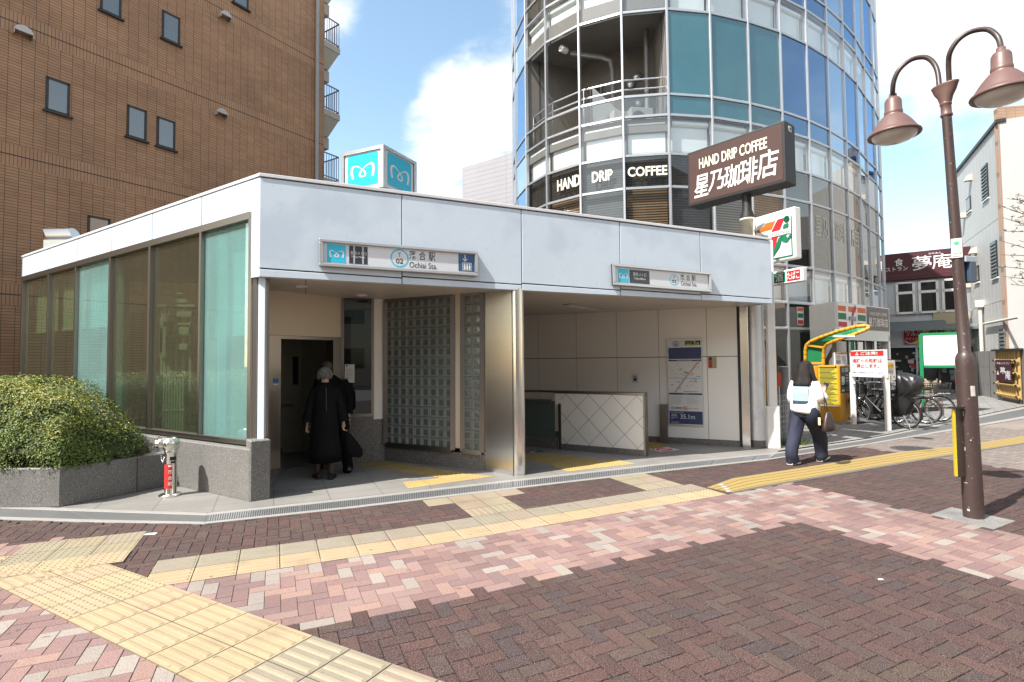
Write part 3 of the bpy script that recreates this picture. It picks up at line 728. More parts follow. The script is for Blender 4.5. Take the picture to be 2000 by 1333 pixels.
# dark window bay and white strip beside the glass blocks
S0, S1 = Vector((-2.205, 8.605)), Vector((-2.06, 8.72)); GL, GR = Vector((-2.06, 8.72)), Vector((-.415, 7.85))
onB = lambda x, y: on(x, y, GL, GR)
b = MB(); zd = on(700, 815, E1, S0).z
b.wall(E1 + Vector((.01, 0)), S0, 0, zd, .12, 0); b.wall(S0, GL, 0, .68, .12, 0); 
b.wall(GL, GR, 0, onB(752, 873).z, .14, 0, 0, onB(943, 888).z); b.build('granite_dado', m_gran_d, root)
b = MB(); b.wall(E1 + Vector((.02, 0)), S0, zd, 2.68, .02, 0); wo = b.build('window', m_gl_dark, root)
f_ = MB(); dd = (S0 - E1).normalized()
for t in (.0, .93): f_.wall(E1 + dd * (t * (S0 - E1).length) - Vector((-dd.y, dd.x)) * .02, E1 + dd * (t * (S0 - E1).length + .04) - Vector((-dd.y, dd.x)) * .02, zd, 2.66, .08)
f_.wall(E1 - Vector((-dd.y, dd.x)) * .015, S0 - Vector((-dd.y, dd.x)) * .015, zd, zd + .05, .07); f_.build('frame', m_steel_d, wo)
b = MB(); b.wall(S0, GL, .68, 2.68, .1); b.build('wall_strip', m_cream, root)
# glass blocks
def block_panel(x0, x1, yt0, yt1, yb0, yb1, nc, nr, name):
    A_, B_, C_, D_ = onB(x0, yb0), onB(x1, yb1), onB(x1, yt1), onB(x0, yt0)
    nrm_ = (B_ - A_).cross(D_ - A_).normalized()
    if nrm_.y > 0: nrm_ = -nrm_
    b = MB(); P = lambda u, v, k=0.0: A_.lerp(B_, u).lerp(D_.lerp(C_, u), v) + nrm_ * k
    b.hexa([P(0, 0, -.06), P(1, 0, -.06), P(1, 0, .0), P(0, 0, .0)], [P(0, 1, -.06), P(1, 1, -.06), P(1, 1, .0), P(0, 1, .0)], 2)
    for i in range(nc):
        for j in range(nr):
            g = .05; u0, u1, v0, v1 = (i + g) / nc, (i + 1 - g) / nc, (j + g) / nr, (j + 1 - g) / nr
            iu, iv = .17 / nc, .17 / nr
            o = [P(u0, v0, .004), P(u1, v0, .004), P(u1, v1, .004), P(u0, v1, .004)]
            q = [P(u0 + iu * .4, v0 + iv * .4, .016), P(u1 - iu * .4, v0 + iv * .4, .016), P(u1 - iu * .4, v1 - iv * .4, .016), P(u0 + iu * .4, v1 - iv * .4, .016)]
            r = [P(u0 + iu, v0 + iv, .010), P(u1 - iu, v0 + iv, .010), P(u1 - iu, v1 - iv, .010), P(u0 + iu, v1 - iv, .010)]
            for k in range(4):
                l = (k + 1) % 4; b.poly([o[k], o[l], q[l], q[k]], 1); b.poly([q[k], q[l], r[l], r[k]], 1)
            c = P((u0 + u1) / 2, (v0 + v1) / 2, .0115)
            for k in range(4): b.poly([r[k], r[(k + 1) % 4], c], 0)
    o = b.build('block_panel', [m_block, m_block_e, M('block mortar', (.22, .215, .2), .7)], root)
    f = MB(); w = .05
    for (p, q) in ((P(0, 0), P(1, 0)), (P(1, 0), P(1, 1)), (P(1, 1), P(0, 1)), (P(0, 1), P(0, 0))):
        f.bar(p + nrm_ * .01, q + nrm_ * .01, .045, .07)
    f.build('frame', m_steel_d, o)
block_panel(754, 885, 588, 577, 868, 879, 9, 15, 'a')
block_panel(904, 942, 575, 571.5, 881, 884.5, 2, 15, 'b')
b = MB(); b.wall(Vector(onB(886, 700)[:2]), Vector(onB(903, 700)[:2]), .3, 2.66, .08); b.build('wall_strip', m_beige, root)
# steel pillar
b = MB(); pp = [Vector((-.415, 7.86)), Vector((.005, 7.508))]
arc = [Vector((.075, 7.575)) + Vector((math.cos(t), math.sin(t))) * .095 for t in [math.radians(-136 + i * 15) for i in range(13)]]
poly = pp[:1] + [pp[1] + Vector((-.004, .004))] + arc + [Vector((-.05, 7.95)), Vector((-.3, 8.05))]
b.prism(poly, 0, 2.60); o = b.build('pillar', m_steel, root, bevel=.003)
b = MB(); q = pp[1] + Vector((-.003, -.001)); b.box((q.x, q.y, 1.29), (.006, .006, 2.57)); b.build('seam', m_dark, o)
# hall wall with panels
MP, MQ = G(1305, 866), G(1445, 874); onM = lambda x, y: on(x, y, MP, MQ)
md = Vector((MQ - MP).to_2d()).normalized(); M0 = Vector(MP[:2])
pm = lambda s, k=0.0: M0 + md * s + Vector((md.y, -md.x)) * k
msx = [-4.0] + [(Vector(onM(x, 700)[:2]) - M0).dot(md) for x in (1052, 1126, 1205, 1287, 1381, 1441)]
b = MB(); b.wall(pm(-4, -.012), pm(msx[-1], -.012), 0, 2.6, .15, 1)
for i in range(6):
    for (z0, z1) in ((.115, 1.628), (1.640, 2.6)): b.wall(pm(msx[i] + .004), pm(msx[i + 1] - .004), z0, z1, .012, 0)
b.build('hall_wall', [m_cream, m_seam], root)
b = MB(); b.wall(pm(-4, .012), pm(msx[-1], .012), 0, .108, .024); b.build('skirting', m_gran_d, root)
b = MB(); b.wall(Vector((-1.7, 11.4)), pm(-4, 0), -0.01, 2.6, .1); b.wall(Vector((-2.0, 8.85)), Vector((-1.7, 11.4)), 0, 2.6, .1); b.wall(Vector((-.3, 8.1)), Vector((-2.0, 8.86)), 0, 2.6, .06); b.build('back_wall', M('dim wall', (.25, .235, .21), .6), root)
b = MB(); 
s1 = (Vector(onM(1463, 700)[:2]) - M0).dot(md)
b.wall(pm(msx[-1], .01), pm(msx[-1] + .05, .01), 0, 2.56, .05, 1); b.wall(pm(msx[-1] + .045, .03), pm(msx[-1] + .18, .03), 0, 2.56, .05, 0); b.build('pilaster', [m_steel, m_black], root, bevel=.004)
m_colw = M('white worn column', (.72, .74, .77), .35, .15, var=.04, scale=3, stretch=(4, 4, 1.2), speck=((5, .56, .7, (.45, .48, .52), .35),))
b = MB(); cc = (4.42, 9.80); b.lathe([(.145, .13), (.145, 2.56)], (*cc, 0), 28, 0); b.build('column', m_colw, root)
b = MB(); b.lathe([(.15, 0), (.15, .13), (.146, .13), (.1, .131)], (*cc, 0), 28, 0, smooth=False); b.build('column_base', m_gran, root)
# lights in the soffit
for x, y in ((588, 565.5), (707, 581)):
    c = G(x, y, 2.57); c.z = zc(c.to_2d()); b = MB(); b.lathe([(.085, 0), (.085, -.012), (.065, -.012), (.06, .0)], c, 24, 0); b.lathe([(.06, -.001), (0, -.001)], c, 24, 1); b.build('downlight', [m_white, M('lamp lens', (.7, .7, .68), .3)], root)
b = MB(); p, q = G(1107, 598, 2.53), G(1172, 607.5, 2.53); p.z = zc(p.to_2d()) - .012; q.z = zc(q.to_2d()) - .012; b.bar(p, q, .16, .02, 0); b.bar(p + Vector((0, 0, -.014)), q + Vector((0, 0, -.014)), .1, .02, 1); b.build('ceiling_light', [m_alu, M('lamp lens', (.7, .7, .68), .3)], root)
# entrance interior: lift machinery and rails behind the side glass
m_mach = M('machine grey', (.80, .83, .80), .5, var=.06)
lm = thing('lift_machinery', (-4.3, 8.0, 0), 'pale grey lift frame with guide rails and a slatted guard behind the smoked glass', 'lift machinery')
xm = lambda x, y, d=7.95: at(x, y, d)
b = MB()
for x in (316, 322, 331, 345, 358, 372):
    p = xm(x, 700); b.bar((p.x, p.y, .3), (p.x, p.y, 2.35 + .1 * (x % 3)), .045 if x % 2 else .03)
b.build('guide_rails', m_mach, lm)
b = MB(); 
for i in range(11):
    p = xm(303.5 + i * 5.4, 800, 7.8); b.bar((p.x, p.y, .45), (p.x, p.y, 1.42), .022)
p, q = xm(302, 800, 7.8), xm(362, 800, 7.8)
for z in (.44, .92, 1.42): b.bar((p.x, p.y, z), (q.x, q.y, z), .03)
b.box(((p.x + q.x) / 2, p.y + .03, .93), (.4, .01, 1.0), 0); b.build('slatted_guard', m_mach, lm)
b = MB()
for (x0, y0, x1, y1) in ((310, 597, 386, 601), (338, 586, 370, 593), (346, 573, 362, 577), (325, 615, 345, 630), (350, 610, 380, 620), (318, 640, 334, 700), (351, 632, 378, 636), (355, 640, 375, 655), (330, 655, 340, 680), (355, 672, 372, 684), (318, 622, 324, 690)):
    p, q = xm(x0, y0), xm(x1, y1); b.box(((p.x + q.x) / 2, p.y - .03, (p.z + q.z) / 2), (abs(q.x - p.x), .09, abs(p.z - q.z)))
b.build('machine_block', m_mach, lm, bevel=.006)
for (x, y, d, lab) in ((238, 700, 8.6, 'white vertical post behind the smoked glass left of the lift machinery'), (438, 700, 6.95, 'pale post behind the teal glass pane nearest the corner')):
    p = at(x, y, d); b = MB(); b.box((p.x, p.y, 1.65), (.12, .12, 3.3)); tag(b.build('inner_post', m_white, bevel=.004), lab, 'post')
b = MB(); b.prism([Vector(pl(.25, .3)), Vector(pl(sl - .1, .3)), Vector(pl(sl - .1, 1.6)), Vector(pl(3.3, 2.6)), Vector(pl(1.3, 1.3))], .02, .1); b.build('side_room_floor', m_gran_d, root)

# ------------------------------------------------------------------ stair wall with diamond tiles, and the glass balustrade behind it
DP, DQ = G(1097, 879).to_2d(), G(1258, 893).to_2d(); dl = (DQ - DP).normalized(); DL = (DQ - DP).length
sw = thing('stair_wall', (DP.x, DP.y, 0), 'low cream wall of diamond tiles with steel coping beside the stairs', 'wall')
pd = lambda s, k=0.0: DP + dl * s + Vector((dl.y, -dl.x)) * k
b = MB(); b.wall(pd(0), pd(DL), .112, 1.0, .14, 0); b.wall(pd(-.12), pd(0), .80, 1.0, .14, 0)
def clipline(s0, z0, m_, zlo=.115, zhi=1.0, slo=-.12, shi=DL):
    pts = []
    for z in (zlo, zhi):
        s = s0 + (z - z0) / m_
        if slo <= s <= shi: pts.append((s, z))
    for s in (slo, shi):
        z = z0 + (s - s0) * m_
        if zlo < z < zhi: pts.append((s, z))
    return pts[:2] if len(pts) >= 2 else None
for m_ in (1.0, -1.0):
    for i in range(-8, 12):
        L_ = clipline(.10 + i * .43, .56, m_)
        if not L_: continue
        (s0, z0), (s1, z1) = L_
        if s0 < 0 and z0 < .8 or s1 < 0 and z1 < .8:
            t = (0 - s0) / (s1 - s0); zz_ = z0 + (z1 - z0) * t
            if s0 < 0: s0, z0 = 0, zz_
            else: s1, z1 = 0, zz_
        p, q = pd(s0, .001), pd(s1, .001); b.bar((p.x, p.y, z0), (q.x, q.y, z1), .003, .006, 1, up=(dl.y, -dl.x, 0))
b.build('tile_face', [m_cream, m_seam], sw)
b = MB(); b.wall(pd(0, .008), pd(DL, .008), 0, .112, .156); b.build('skirting', m_gran_d, sw)
b = MB(); b.wall(pd(-.14, .012), pd(DL + .03, .012), 1.0, 1.045, .164); b.wall(pd(DL, .012), pd(DL + .03, .012), 0, 1.0, .164); b.wall(pd(-.06, .006), pd(0.004, .006), 0, .82, .1); b.build('coping', m_steel_d, sw, bevel=.006)
gr = thing('glass_balustrade', (pd(-.5).x, pd(-.5).y, 0), 'dark glass balustrade with steel handrail between the steel pillar and stair wall', 'balustrade')
b = MB(); b.wall(pd(-1.6, -.02), pd(-.14, -.02), .2, .86, .012); b.build('glass_panel', m_frost, gr)
b = MB(); b.tube([Vector((*pd(-1.6, -.02), 1.03)), Vector((*pd(-.14, -.02), 1.03))], .02, 8); b.build('top_rail', m_steel_d, gr); b = MB(); b.tube([Vector((*pd(-1.6, .05), .88)), Vector((*pd(-.16, .05), .88))], .017, 8); b.build('handrail', m_steel, gr); b = MB(); b.wall(pd(-1.6, .0), pd(-.1, .0), .0, .2, .05); b.build('plinth', m_gran_d, gr)
# ------------------------------------------------------------------ small fixtures on the hall wall
def on_wall_box(name, x0, y0, x1, y1, th, mats, label, cat, extra=None):
    a, c = onM(x0, y1), onM(x1, y0); b = MB(); s0, s1 = (Vector(a[:2]) - M0).dot(md), (Vector(c[:2]) - M0).dot(md)
    b.wall(pm(s0, th), pm(s1, th), a.z, c.z, th - .001, 0)
    f = Face(Vector((*pm(s0, th), a.z)), Vector((*pm(s1, th), a.z)), Vector((*pm(s0, th), c.z)), b)
    if extra: extra(f)
    return tag(b.build(name, mats), label, cat)
on_wall_box('steel_post', 1291, 790, 1304, 866, .09, [m_steel_d], 'short steel guard post at the foot of the hall wall left of the map', 'post')
def ex(f): f.rect(.25, .2, .75, .8, 1); f.disc(.5, .62, .1, 0, 2)
on_wall_box('intercom', 1235.5, 731, 1246, 747.5, .02, [m_alu, m_dark], 'small grey intercom plate on the cream hall wall', 'intercom', ex)
def ex(f):
    f.rect(.0, .0, .48, 1, 1); f.rect(.48, 0, 1, 1, 2); f.rect(.08, .72, .42, .95, 3, 2); f.rect(.56, .75, .95, .97, 4, 2)
    f.text('禁煙', .12, .1, .4, .3, 3, 0, 2); f.text('注意', .12, .38, .4, .6, 3, 0, 2)
on_wall_box('notice', 1383.5, 697.5, 1399.5, 719.5, .004, [m_white, M('notice red', (.5, .06, .05), .5), M('notice tan', (.36, .32, .18), .5), m_dark, M('notice green', (.2, .5, .1), .5)], 'small red and olive notice stuck on the hall wall right of the map', 'notice', ex)
m_navy = M('map navy', (.022, .04, .13), .35); m_paper = M('map paper', (.66, .66, .64), .4, var=.02); m_ink = M('ink', (.02, .02, .025), .5); m_cy = M('metro cyan', (.035, .55, .80), .35, var=.02); m_lt = M('pale print', (.52, .53, .53), .5)
m_sky_p = M('pale blue print', (.1, .38, .7), .4); m_lime = M('lime print', (.72, .78, .25), .4); m_redp = M('map red', (.6, .1, .08), .45); m_grn = M('map green', (.35, .55, .2), .45); m_org = M('map orange', (.75, .42, .25), .45)
def ex(f):
    f.rect(0, 0, 1, 1, 0); f.rect(.02, .905, .98, .995, 1, 2)
    f.ring(.25, .945, .034, .007, 3, 3); f.text('T', .235, .948, .265, .966, 2, 0, 3); f.text('02', .2, .922, .3, .945, 2, 0, 3)
    f.rect(.52, .925, .96, .975, 2, 3); f.text('2a', .75, .93, .93, .97, 4, .01, 4); f.text('出入口', .55, .95, .72, .968, 4, 0, 4); f.rect(.55, .932, .72, .94, 4, 4)
    f.rect(.02, .765, .98, .9, 5, 2); f.rect(.02, .74, .98, .758, 5, 2); f.text('駅周辺案内図', .28, .743, .7, .755, 1, 0, 3)
    f.rect(.02, .375, .98, .74, 1, 2)
    f.stroke([(.2, .38), (.5, .54), (.92, .74)], .012, 6, 3); f.stroke([(.2, .38), (.5, .54), (.92, .74)], .003, 7, 4); f.stroke([(.03, .545), (.97, .54)], .003, 3, 3)
    rr = random.Random(3)
    for i in range(26): x, y = rr.uniform(.06, .9), rr.uniform(.4, .7); f.rect(x, y, x + rr.uniform(.02, .08), y + .008, 6, 3)
    for i in range(14): x, y = rr.uniform(.06, .85), rr.uniform(.4, .72); f.rect(x, y, x + rr.uniform(.04, .1), y + .006, 2, 3)
    f.pts([(.33, .63), (.42, .64), (.4, .665), (.35, .66)], 8, 3); f.pts([(.66, .57), (.76, .58), (.74, .61), (.68, .6)], 9, 3)
    f.rect(.45, .385, .88, .39, 2, 3)
    f.rect(.02, .35, .98, .37, 5, 2); f.text('ご案内', .4, .353, .6, .366, 1, 0, 3)
    f.rect(.02, .165, .98, .35, 1, 2)
    for i in range(9): f.rect(.06, .33 - i * .011, rr.uniform(.35, .47), .334 - i * .011, 6, 3); f.rect(.53, .33 - i * .0105, rr.uniform(.82, .96), .334 - i * .0105, 6, 3)
    f.text('終日禁煙', .08, .18, .40, .21, 2, .01, 3); f.ring(.49, .195, .025, .006, 7, 3); f.stroke([(.45, .208), (.53, .182)], .003, 7, 3); f.rect(.46, .192, .52, .198, 2, 3); f.text('No Smoking', .58, .186, .86, .2, 2, 0, 3)
    f.rect(.02, .012, .98, .16, 5, 2); f.text('この出入口は', .07, .135, .44, .153, 1, 0, 3); f.text('海抜', .07, .1, .25, .127, 1, 0, 3); f.text('35.1m', .34, .072, .76, .124, 1, .008, 3); f.rect(.07, .085, .28, .09, 6, 3); f.rect(.07, .07, .14, .075, 6, 3); f.rect(.07, .028, .3, .034, 6, 3)
on_wall_box('area_map', 1307.5, 661.5, 1371, 829, .035, [m_alu, m_paper, m_ink, m_sky_p, m_lime, m_navy, m_lt, m_redp, m_grn, m_org], 'tall station area map and notice board with navy bands on the hall wall', 'map', ex)
# lift hall poster
b = MB(); onW = lambda x, y: on(x, y, E1, S0); a_, c_ = onW(673.5, 748), onW(692.5, 712); w2 = (Vector((dd.y, -dd.x))) * .01
f = Face(Vector((a_.x + w2.x, a_.y + w2.y, a_.z)), Vector((c_.x + w2.x, c_.y + w2.y, a_.z)), Vector((a_.x + w2.x, a_.y + w2.y, c_.z)), b, .002)
f.rect(0, 0, 1, 1, 0); f.rect(.12, .88, .3, .95, 1, 2)
for i in range(8): f.rect(.15, .72 - i * .07, .85, .73 - i * .07, 1, 2)
tag(b.build('paper_notice', [m_paper, m_ink]), 'white paper notice taped to the dark window beside the lift', 'notice')
# ------------------------------------------------------------------ station name signs on the fascia
m_slide = M('sign panel', (.66, .69, .74), .25, var=.02, coat=.4)
m_bluep = M('lift blue', (.03, .11, .24), .35); m_char = M('sign charcoal', (.035, .04, .06), .25, var=.25, scale=4, stretch=(12, 12, .5))
def station_sign(TL, TR, BR, BL, lab, kind):
    c = [onF(*p) for p in (BL, BR, TR, TL)]; c[1].z -= .0; out_ = -inw
    rt = thing('station_sign', c[0], lab, 'sign', 'station name signs on the fascia')
    o3 = Vector((out_.x, out_.y, 0)); P = lambda u, v, k: c[0].lerp(c[1], u).lerp(c[3].lerp(c[2], u), v) + o3 * k
    b = MB(); b.hexa([P(0, 0, .0), P(1, 0, .0), P(1, 0, .03), P(0, 0, .03)], [P(0, 1, .0), P(1, 1, .0), P(1, 1, .03), P(0, 1, .03)], 1)
    Wd, Hd = (c[1] - c[0]).length, (c[3] - c[0]).length; wx, wy = .042 / Wd, .042 / Hd
    for (u0, v0, u1, v1) in ((0, 0, 1, wy), (0, 1 - wy, 1, 1), (0, wy, wx, 1 - wy), (1 - wx, wy, 1, 1 - wy)):
        b.hexa([P(u0, v0, .028), P(u1, v0, .028), P(u1, v0, .062), P(u0, v0, .062)], [P(u0, v1, .028), P(u1, v1, .028), P(u1, v1, .062), P(u0, v1, .062)], 0)
    b.build('frame', [m_alu, m_dark], rt, bevel=.008, seg=2)
    p = MB(); f = Face(P(wx, wy, .036), P(1 - wx, wy, .036), P(wx, 1 - wy, .036), p, .0015)
    f.rect(0, 0, 1, 1, 0, 0)
    a = f.y.length / f.x.length
    if kind == 1:
        f.rect(.025, .06, .025 + .88 * a, .94, 1); metro_mark(f, .025 + .13 * a, .30, .025 + .77 * a, .68, 2, 2)
        x = .045 + .88 * a; f.rect(x, .06, x + .88 * a, .94, 3); f.text('東京メトロ', x + .06 * a, .5, x + .82 * a, .68, 2, 0, 2); f.text('Tokyo Metro', x + .1 * a, .34, x + .75 * a, .45, 2, 0, 2)
        for q in (.2, .62): f.rect(x + q * a, .06, x + (q + .07) * a, .94, 5, 2)
        f.ring(.482, .5, .46, .07, 1); f.text('T', .473, .56, .491, .78, 4, .01); f.text('02', .458, .22, .506, .48, 4, .015)
        f.text('落', .545, .48, .592, .93, 4, .006); f.text('合', .612, .48, .658, .93, 4, .006); f.text('駅', .677, .48, .724, .93, 4, .006); f.text('Ochiai Sta.', .547, .06, .735, .36, 4, .004)
        f.rect(.885, .06, .885 + .92 * a, .97, 6); x = .885
        f.rect(x + .22 * a, .1, x + .72 * a, .52, 2, 2); f.rect(x + .25 * a, .13, x + .69 * a, .49, 6, 3)
        for i in range(3): f.rect(x + (.29 + i * .135) * a, .14, x + (.385 + i * .135) * a, .37, 2, 4); f.disc(x + (.337 + i * .135) * a, .425, .04, 2, 4)
        f.stroke([(x + .36 * a, .92), (x + .36 * a, .62)], .025, 2, 2); f.stroke([(x + .24 * a, .72), (x + .36 * a, .6), (x + .48 * a, .72)], .025, 2, 2)
    else:
        f.rect(.03, .05, .03 + .62 * a * 1.25, .9, 1); metro_mark(f, .03 + .1 * a, .28, .03 + .68 * a, .66, 2, 2)
        x = .035 + .80 * a; f.rect(x, .05, x + 1.5 * a, .9, 3); f.text('東京メトロ', x + .27 * a, .5, x + 1.25 * a, .75, 2, .006, 2); f.text('Tokyo Metro', x + .34 * a, .25, x + 1.2 * a, .43, 2, .004, 2)
        f.ring(.615, .47, .36, .055, 1); f.text('T', .607, .52, .625, .7, 4, .01); f.text('02', .592, .28, .638, .47, 4, .015)
        f.text('落', .685, .5, .73, .88, 4, .006); f.text('合', .748, .5, .792, .88, 4, .006); f.text('駅', .81, .5, .856, .88, 4, .006); f.text('Ochiai Sta.', .688, .14, .868, .42, 4, .004)
    p.build('sign_face', [m_slide, m_cy, m_white, m_char, m_ink, M('glare', (.5, .52, .56), .2), m_bluep], rt)
station_sign((623, 467.5), (931, 493), (931, 541), (623, 521), 'longer station sign with lift symbol above the lift hall', 1)
station_sign((1193, 516), (1384.5, 533.5), (1385.5, 572), (1194.5, 558), 'shorter station sign with dark name block above the stair hall', 2)
# ------------------------------------------------------------------ rotating metro cube on a pole behind the roof
near, lf, rg = Vector((-2.96, 12.4)), Vector((-4.04, 12.9)), Vector((-2.43, 13.5)); zt_ = at(750, 283, 12.4).z; H_ = 1.0
bk = lf + rg - near; cu = thing('cube_sign', ((lf.x + rg.x) / 2, (lf.y + rg.y) / 2, 0), 'cube sign with white winged mark on cyan faces behind the roof', 'sign')
b = MB(); cq = [near, rg, bk, lf]
for p in cq: b.bar((p.x, p.y, zt_ - H_), (p.x, p.y, zt_), .09, .09, 0, up=(rg - near).to_3d())
for i in range(4):
    p, q = cq[i], cq[(i + 1) % 4]
    for z in (zt_ - .04, zt_ - H_ + .04): b.bar((p.x, p.y, z), (q.x, q.y, z), .085, .085)
b.prism([p for p in cq], zt_ - .02, zt_ - .003); b.prism([p for p in cq], zt_ - H_ + .01, zt_ - H_ + .04); b.build('frame', m_alu, cu, bevel=.015)
b = MB()
m_cyl = M('cube cyan', (.02, .50, .72), .3, var=.02)
for i in range(4):
    p, q = cq[i], cq[(i + 1) % 4]; n_ = Vector(((q - p).y, -(q - p).x)).normalized()
    f = Face(Vector((p.x, p.y, zt_ - H_)), Vector((q.x, q.y, zt_ - H_)), Vector((p.x, p.y, zt_)), b, .003)
    f.rect(.05, .05, .95, .95, 0, 3 if False else 1)
    rc = [(x, y) for cx, cy, a0 in ((.82, .83, 0), (.18, .83, 90), (.18, .17, 180), (.82, .17, 270)) for x, y in [(cx + .06 * math.cos(math.radians(a0 + t)), cy + .06 * math.sin(math.radians(a0 + t))) for t in (0, 22, 45, 68, 90)]]
    f.pts(rc, 1, 3); metro_mark(f, .22, .31, .78, .66, 0, 5)
b.build('sign_face', [m_white, m_cyl], cu)
b = MB(); c_ = (lf + rg) / 2; b.tube([(c_.x, c_.y, 0), (c_.x, c_.y, zt_ - H_ + .02)], .1, 12); b.build('pole', m_alu, cu)
# roof vent hood
b = MB(); p = at(118, 466, 11.3); b.loft([[Vector((p.x + s_ , p.y, p.z)) + Vector((0, .45 * math.sin(t) * .5, .26 * math.cos(t) - .05)) for t in [math.pi * (i / 12) - .6 for i in range(13)]] for s_ in (-.27, .27)], 0); b.box((p.x, p.y + .1, p.z - .3), (.54, .4, .5)); tag(b.build('vent_duct', m_alu), 'curved grey metal duct on the roof behind the left fascia', 'duct')
# ------------------------------------------------------------------ brown tiled apartment block on the left
B0 = Vector((-11.38, 12.0)); BD = Vector((.542, .8404)); onW_ = lambda x, y: on(x, y, B0, B0 + BD * 5)
bs = lambda x, y: (Vector(onW_(x, y)[:2]) - B0).dot(BD)
Bn = Vector((BD.y, -BD.x)); pb = lambda s, k=0.0: B0 + BD * s + Bn * k
s_end = bs(633, 100); S_L = -6.5
bz = [onW_(0, 574).z, onW_(0, 297).z, onW_(0, 32.3).z, onW_(402, 1.4).z]
fh = bz[2] - bz[1]; bz = [bz[0] - fh] + bz + [bz[3] + fh * i for i in (1, 2)]
bb = thing('apartment_building', (pb(0).x, pb(0).y, 0), 'brown tiled apartment block with small dark windows behind the entrance', 'building')
m_bk = brick_mat('brown tiles', (.46, .255, .145), (.39, .215, .12), (.062, .038, .028), .237, .07, .0045, rough=.5, noise=.22, bump=.5)
m_bk2 = brick_mat('soldier tiles', (.47, .262, .15), (.42, .235, .133), (.062, .038, .028), .07, .237, .0045, rough=.5, noise=.2, bump=.5)
wb = MB()
def bq(z0, z1, mi, v0): wb.poly([Vector((*pb(S_L), z0)), Vector((*pb(s_end), z0)), Vector((*pb(s_end), z1)), Vector((*pb(S_L), z1))], mi, uv=[(S_L, v0), (s_end, v0), (s_end, v0 + z1 - z0), (S_L, v0 + z1 - z0)])
zc_ = -.3
for z in bz:
    bq(zc_, z - .24, 0, zc_); bq(z - .24, z - .008, 1, .0045); bq(z - .008, z + .008, 2, 0); bq(z + .008, z + .245, 1, 0); zc_ = z + .245
bq(zc_, zc_ + 2.6, 0, zc_); ztopb = zc_ + 2.6
back = [pb(s_end), pb(s_end, -12), pb(S_L, -12), pb(S_L)]
for i in range(3):
    p, q = back[i], back[i + 1]; wb.poly([Vector((*p, -.3)), Vector((*q, -.3)), Vector((*q, ztopb)), Vector((*p, ztopb))], 0, uv=[(0, 0), ((q - p).length, 0), ((q - p).length, ztopb), (0, ztopb)])
wb.poly([Vector((*p, ztopb)) for p in (pb(s_end), pb(s_end, -12), pb(S_L, -12), pb(S_L))], 2)
wb.build('wall', [m_bk, m_bk2, M('tile joint', (.03, .03, .035), .8)], bb)
m_wf = M('black window frame', (.018, .016, .016), .4)
m_wg = glass_mat('apartment glass', (.5, .55, .58), refl=.16, opac=.25, ocol=(.10, .13, .16))
m_curt = M('net curtain', (.30, .36, .42), .8, var=.16, scale=2.5, stretch=(5, 5, .4))
def bwin(xl, yt, xr, yb, cur):
    s0, s1 = bs(xl, (yt + yb) / 2), bs(xr, (yt + yb) / 2); z1, z0 = onW_(xl, yt).z, onW_(xl, yb).z
    o = MB(); fw = .055
    o.wall(pb(s0, .02), pb(s1, .02), z0, z0 + fw, .1, 0); o.wall(pb(s0, .02), pb(s1, .02), z1 - fw, z1, .1, 0); o.wall(pb(s0, .02), pb(s0 + fw, .02), z0, z1, .1, 0); o.wall(pb(s1 - fw, .02), pb(s1, .02), z0, z1, .1, 0)
    o.wall(pb(s0 - .05, .07), pb(s1 + .06, .07), z0 - .04, z0, .1, 0)
    fo = o.build('window', m_wf, bb)
    g = MB(); g.wall(pb(s0 + .02, .012), pb(s1 - .02, .012), z0 + .02, z1 - .02, .006); g.build('pane', m_wg, fo)
    c = MB(); c.wall(pb(s0 + .02, .004), pb(s1 - .02, .004), z0 + .02, z1 - .02, .003); 
    if cur == 1:
        n = 22
        for i in range(n):
            t0, t1 = s0 + .05 + (s1 - s0 - .1) * i / n, s0 + .05 + (s1 - s0 - .1) * (i + 1) / n
            c.poly([Vector((*pb(t0, .005 + .004 * (i % 2)), z0 + .06)), Vector((*pb(t1, .005 + .004 * ((i + 1) % 2)), z0 + .06)), Vector((*pb(t1, .005 + .004 * ((i + 1) % 2)), z1 - .06)), Vector((*pb(t0, .005 + .004 * (i % 2)), z1 - .06))], 1)
    elif cur == 0:
        for (a, w, h) in ((.2, .16, .33), (.72, .1, .42)): c.wall(pb(s0 + (s1 - s0) * a, .008), pb(s0 + (s1 - s0) * (a + w), .008), z0 + .06, z0 + .06 + (z1 - z0) * h, .002, 1)
    c.build('curtain', [M('room dark', (.05, .06, .07), .9), m_curt], fo)
for w_ in ((196, -60, 237.5, 20, 1), (316, 19, 351.5, 75, 1), (89, 148.5, 136.5, 215, 0), (247.5, 204, 286, 266.5, 1), (306, 226.5, 342, 285, 1), (170, 420, 215, 500, 2), (20, -90, 60, -30, 1), (455, -45, 485, 5, 1)): bwin(*w_)
for (x, y, r) in ((42, 68, .17), (436.5, 35, .16), (428.5, 224.5, .16)):
    p = onW_(x, y); h = MB()
    for k, rr in ((0, r),):
        rings = []
        for d_ in (.0, .18):
            rings.append([Vector((*(pb(bs(x, y), d_) + BD * (rr * math.cos(t))), p.z + rr * math.sin(t) * .9)) for t in [math.pi * i / 12 for i in range(13)]])
        h.loft(rings, 0, True, True)
        for sgn in (-1, 1): h.bar(Vector((*(pb(bs(x, y), .0) + BD * rr * sgn), p.z - .03)), Vector((*(pb(bs(x, y), .18) + BD * rr * sgn), p.z - .03)), .012, .1)
    h.build('vent_hood', M('vent metal', (.50, .45, .42), .4, .4), bb)
b = MB(); sp_x = bs(617, 170); b.tube([Vector((*pb(sp_x, .07), -.2)), Vector((*pb(sp_x, .07), ztopb - .1))], .065, 12)
for i in range(9): b.lathe([(.072, 0), (.072, .06)], (*pb(sp_x, .07), 1.0 + i * 2.0), 12)
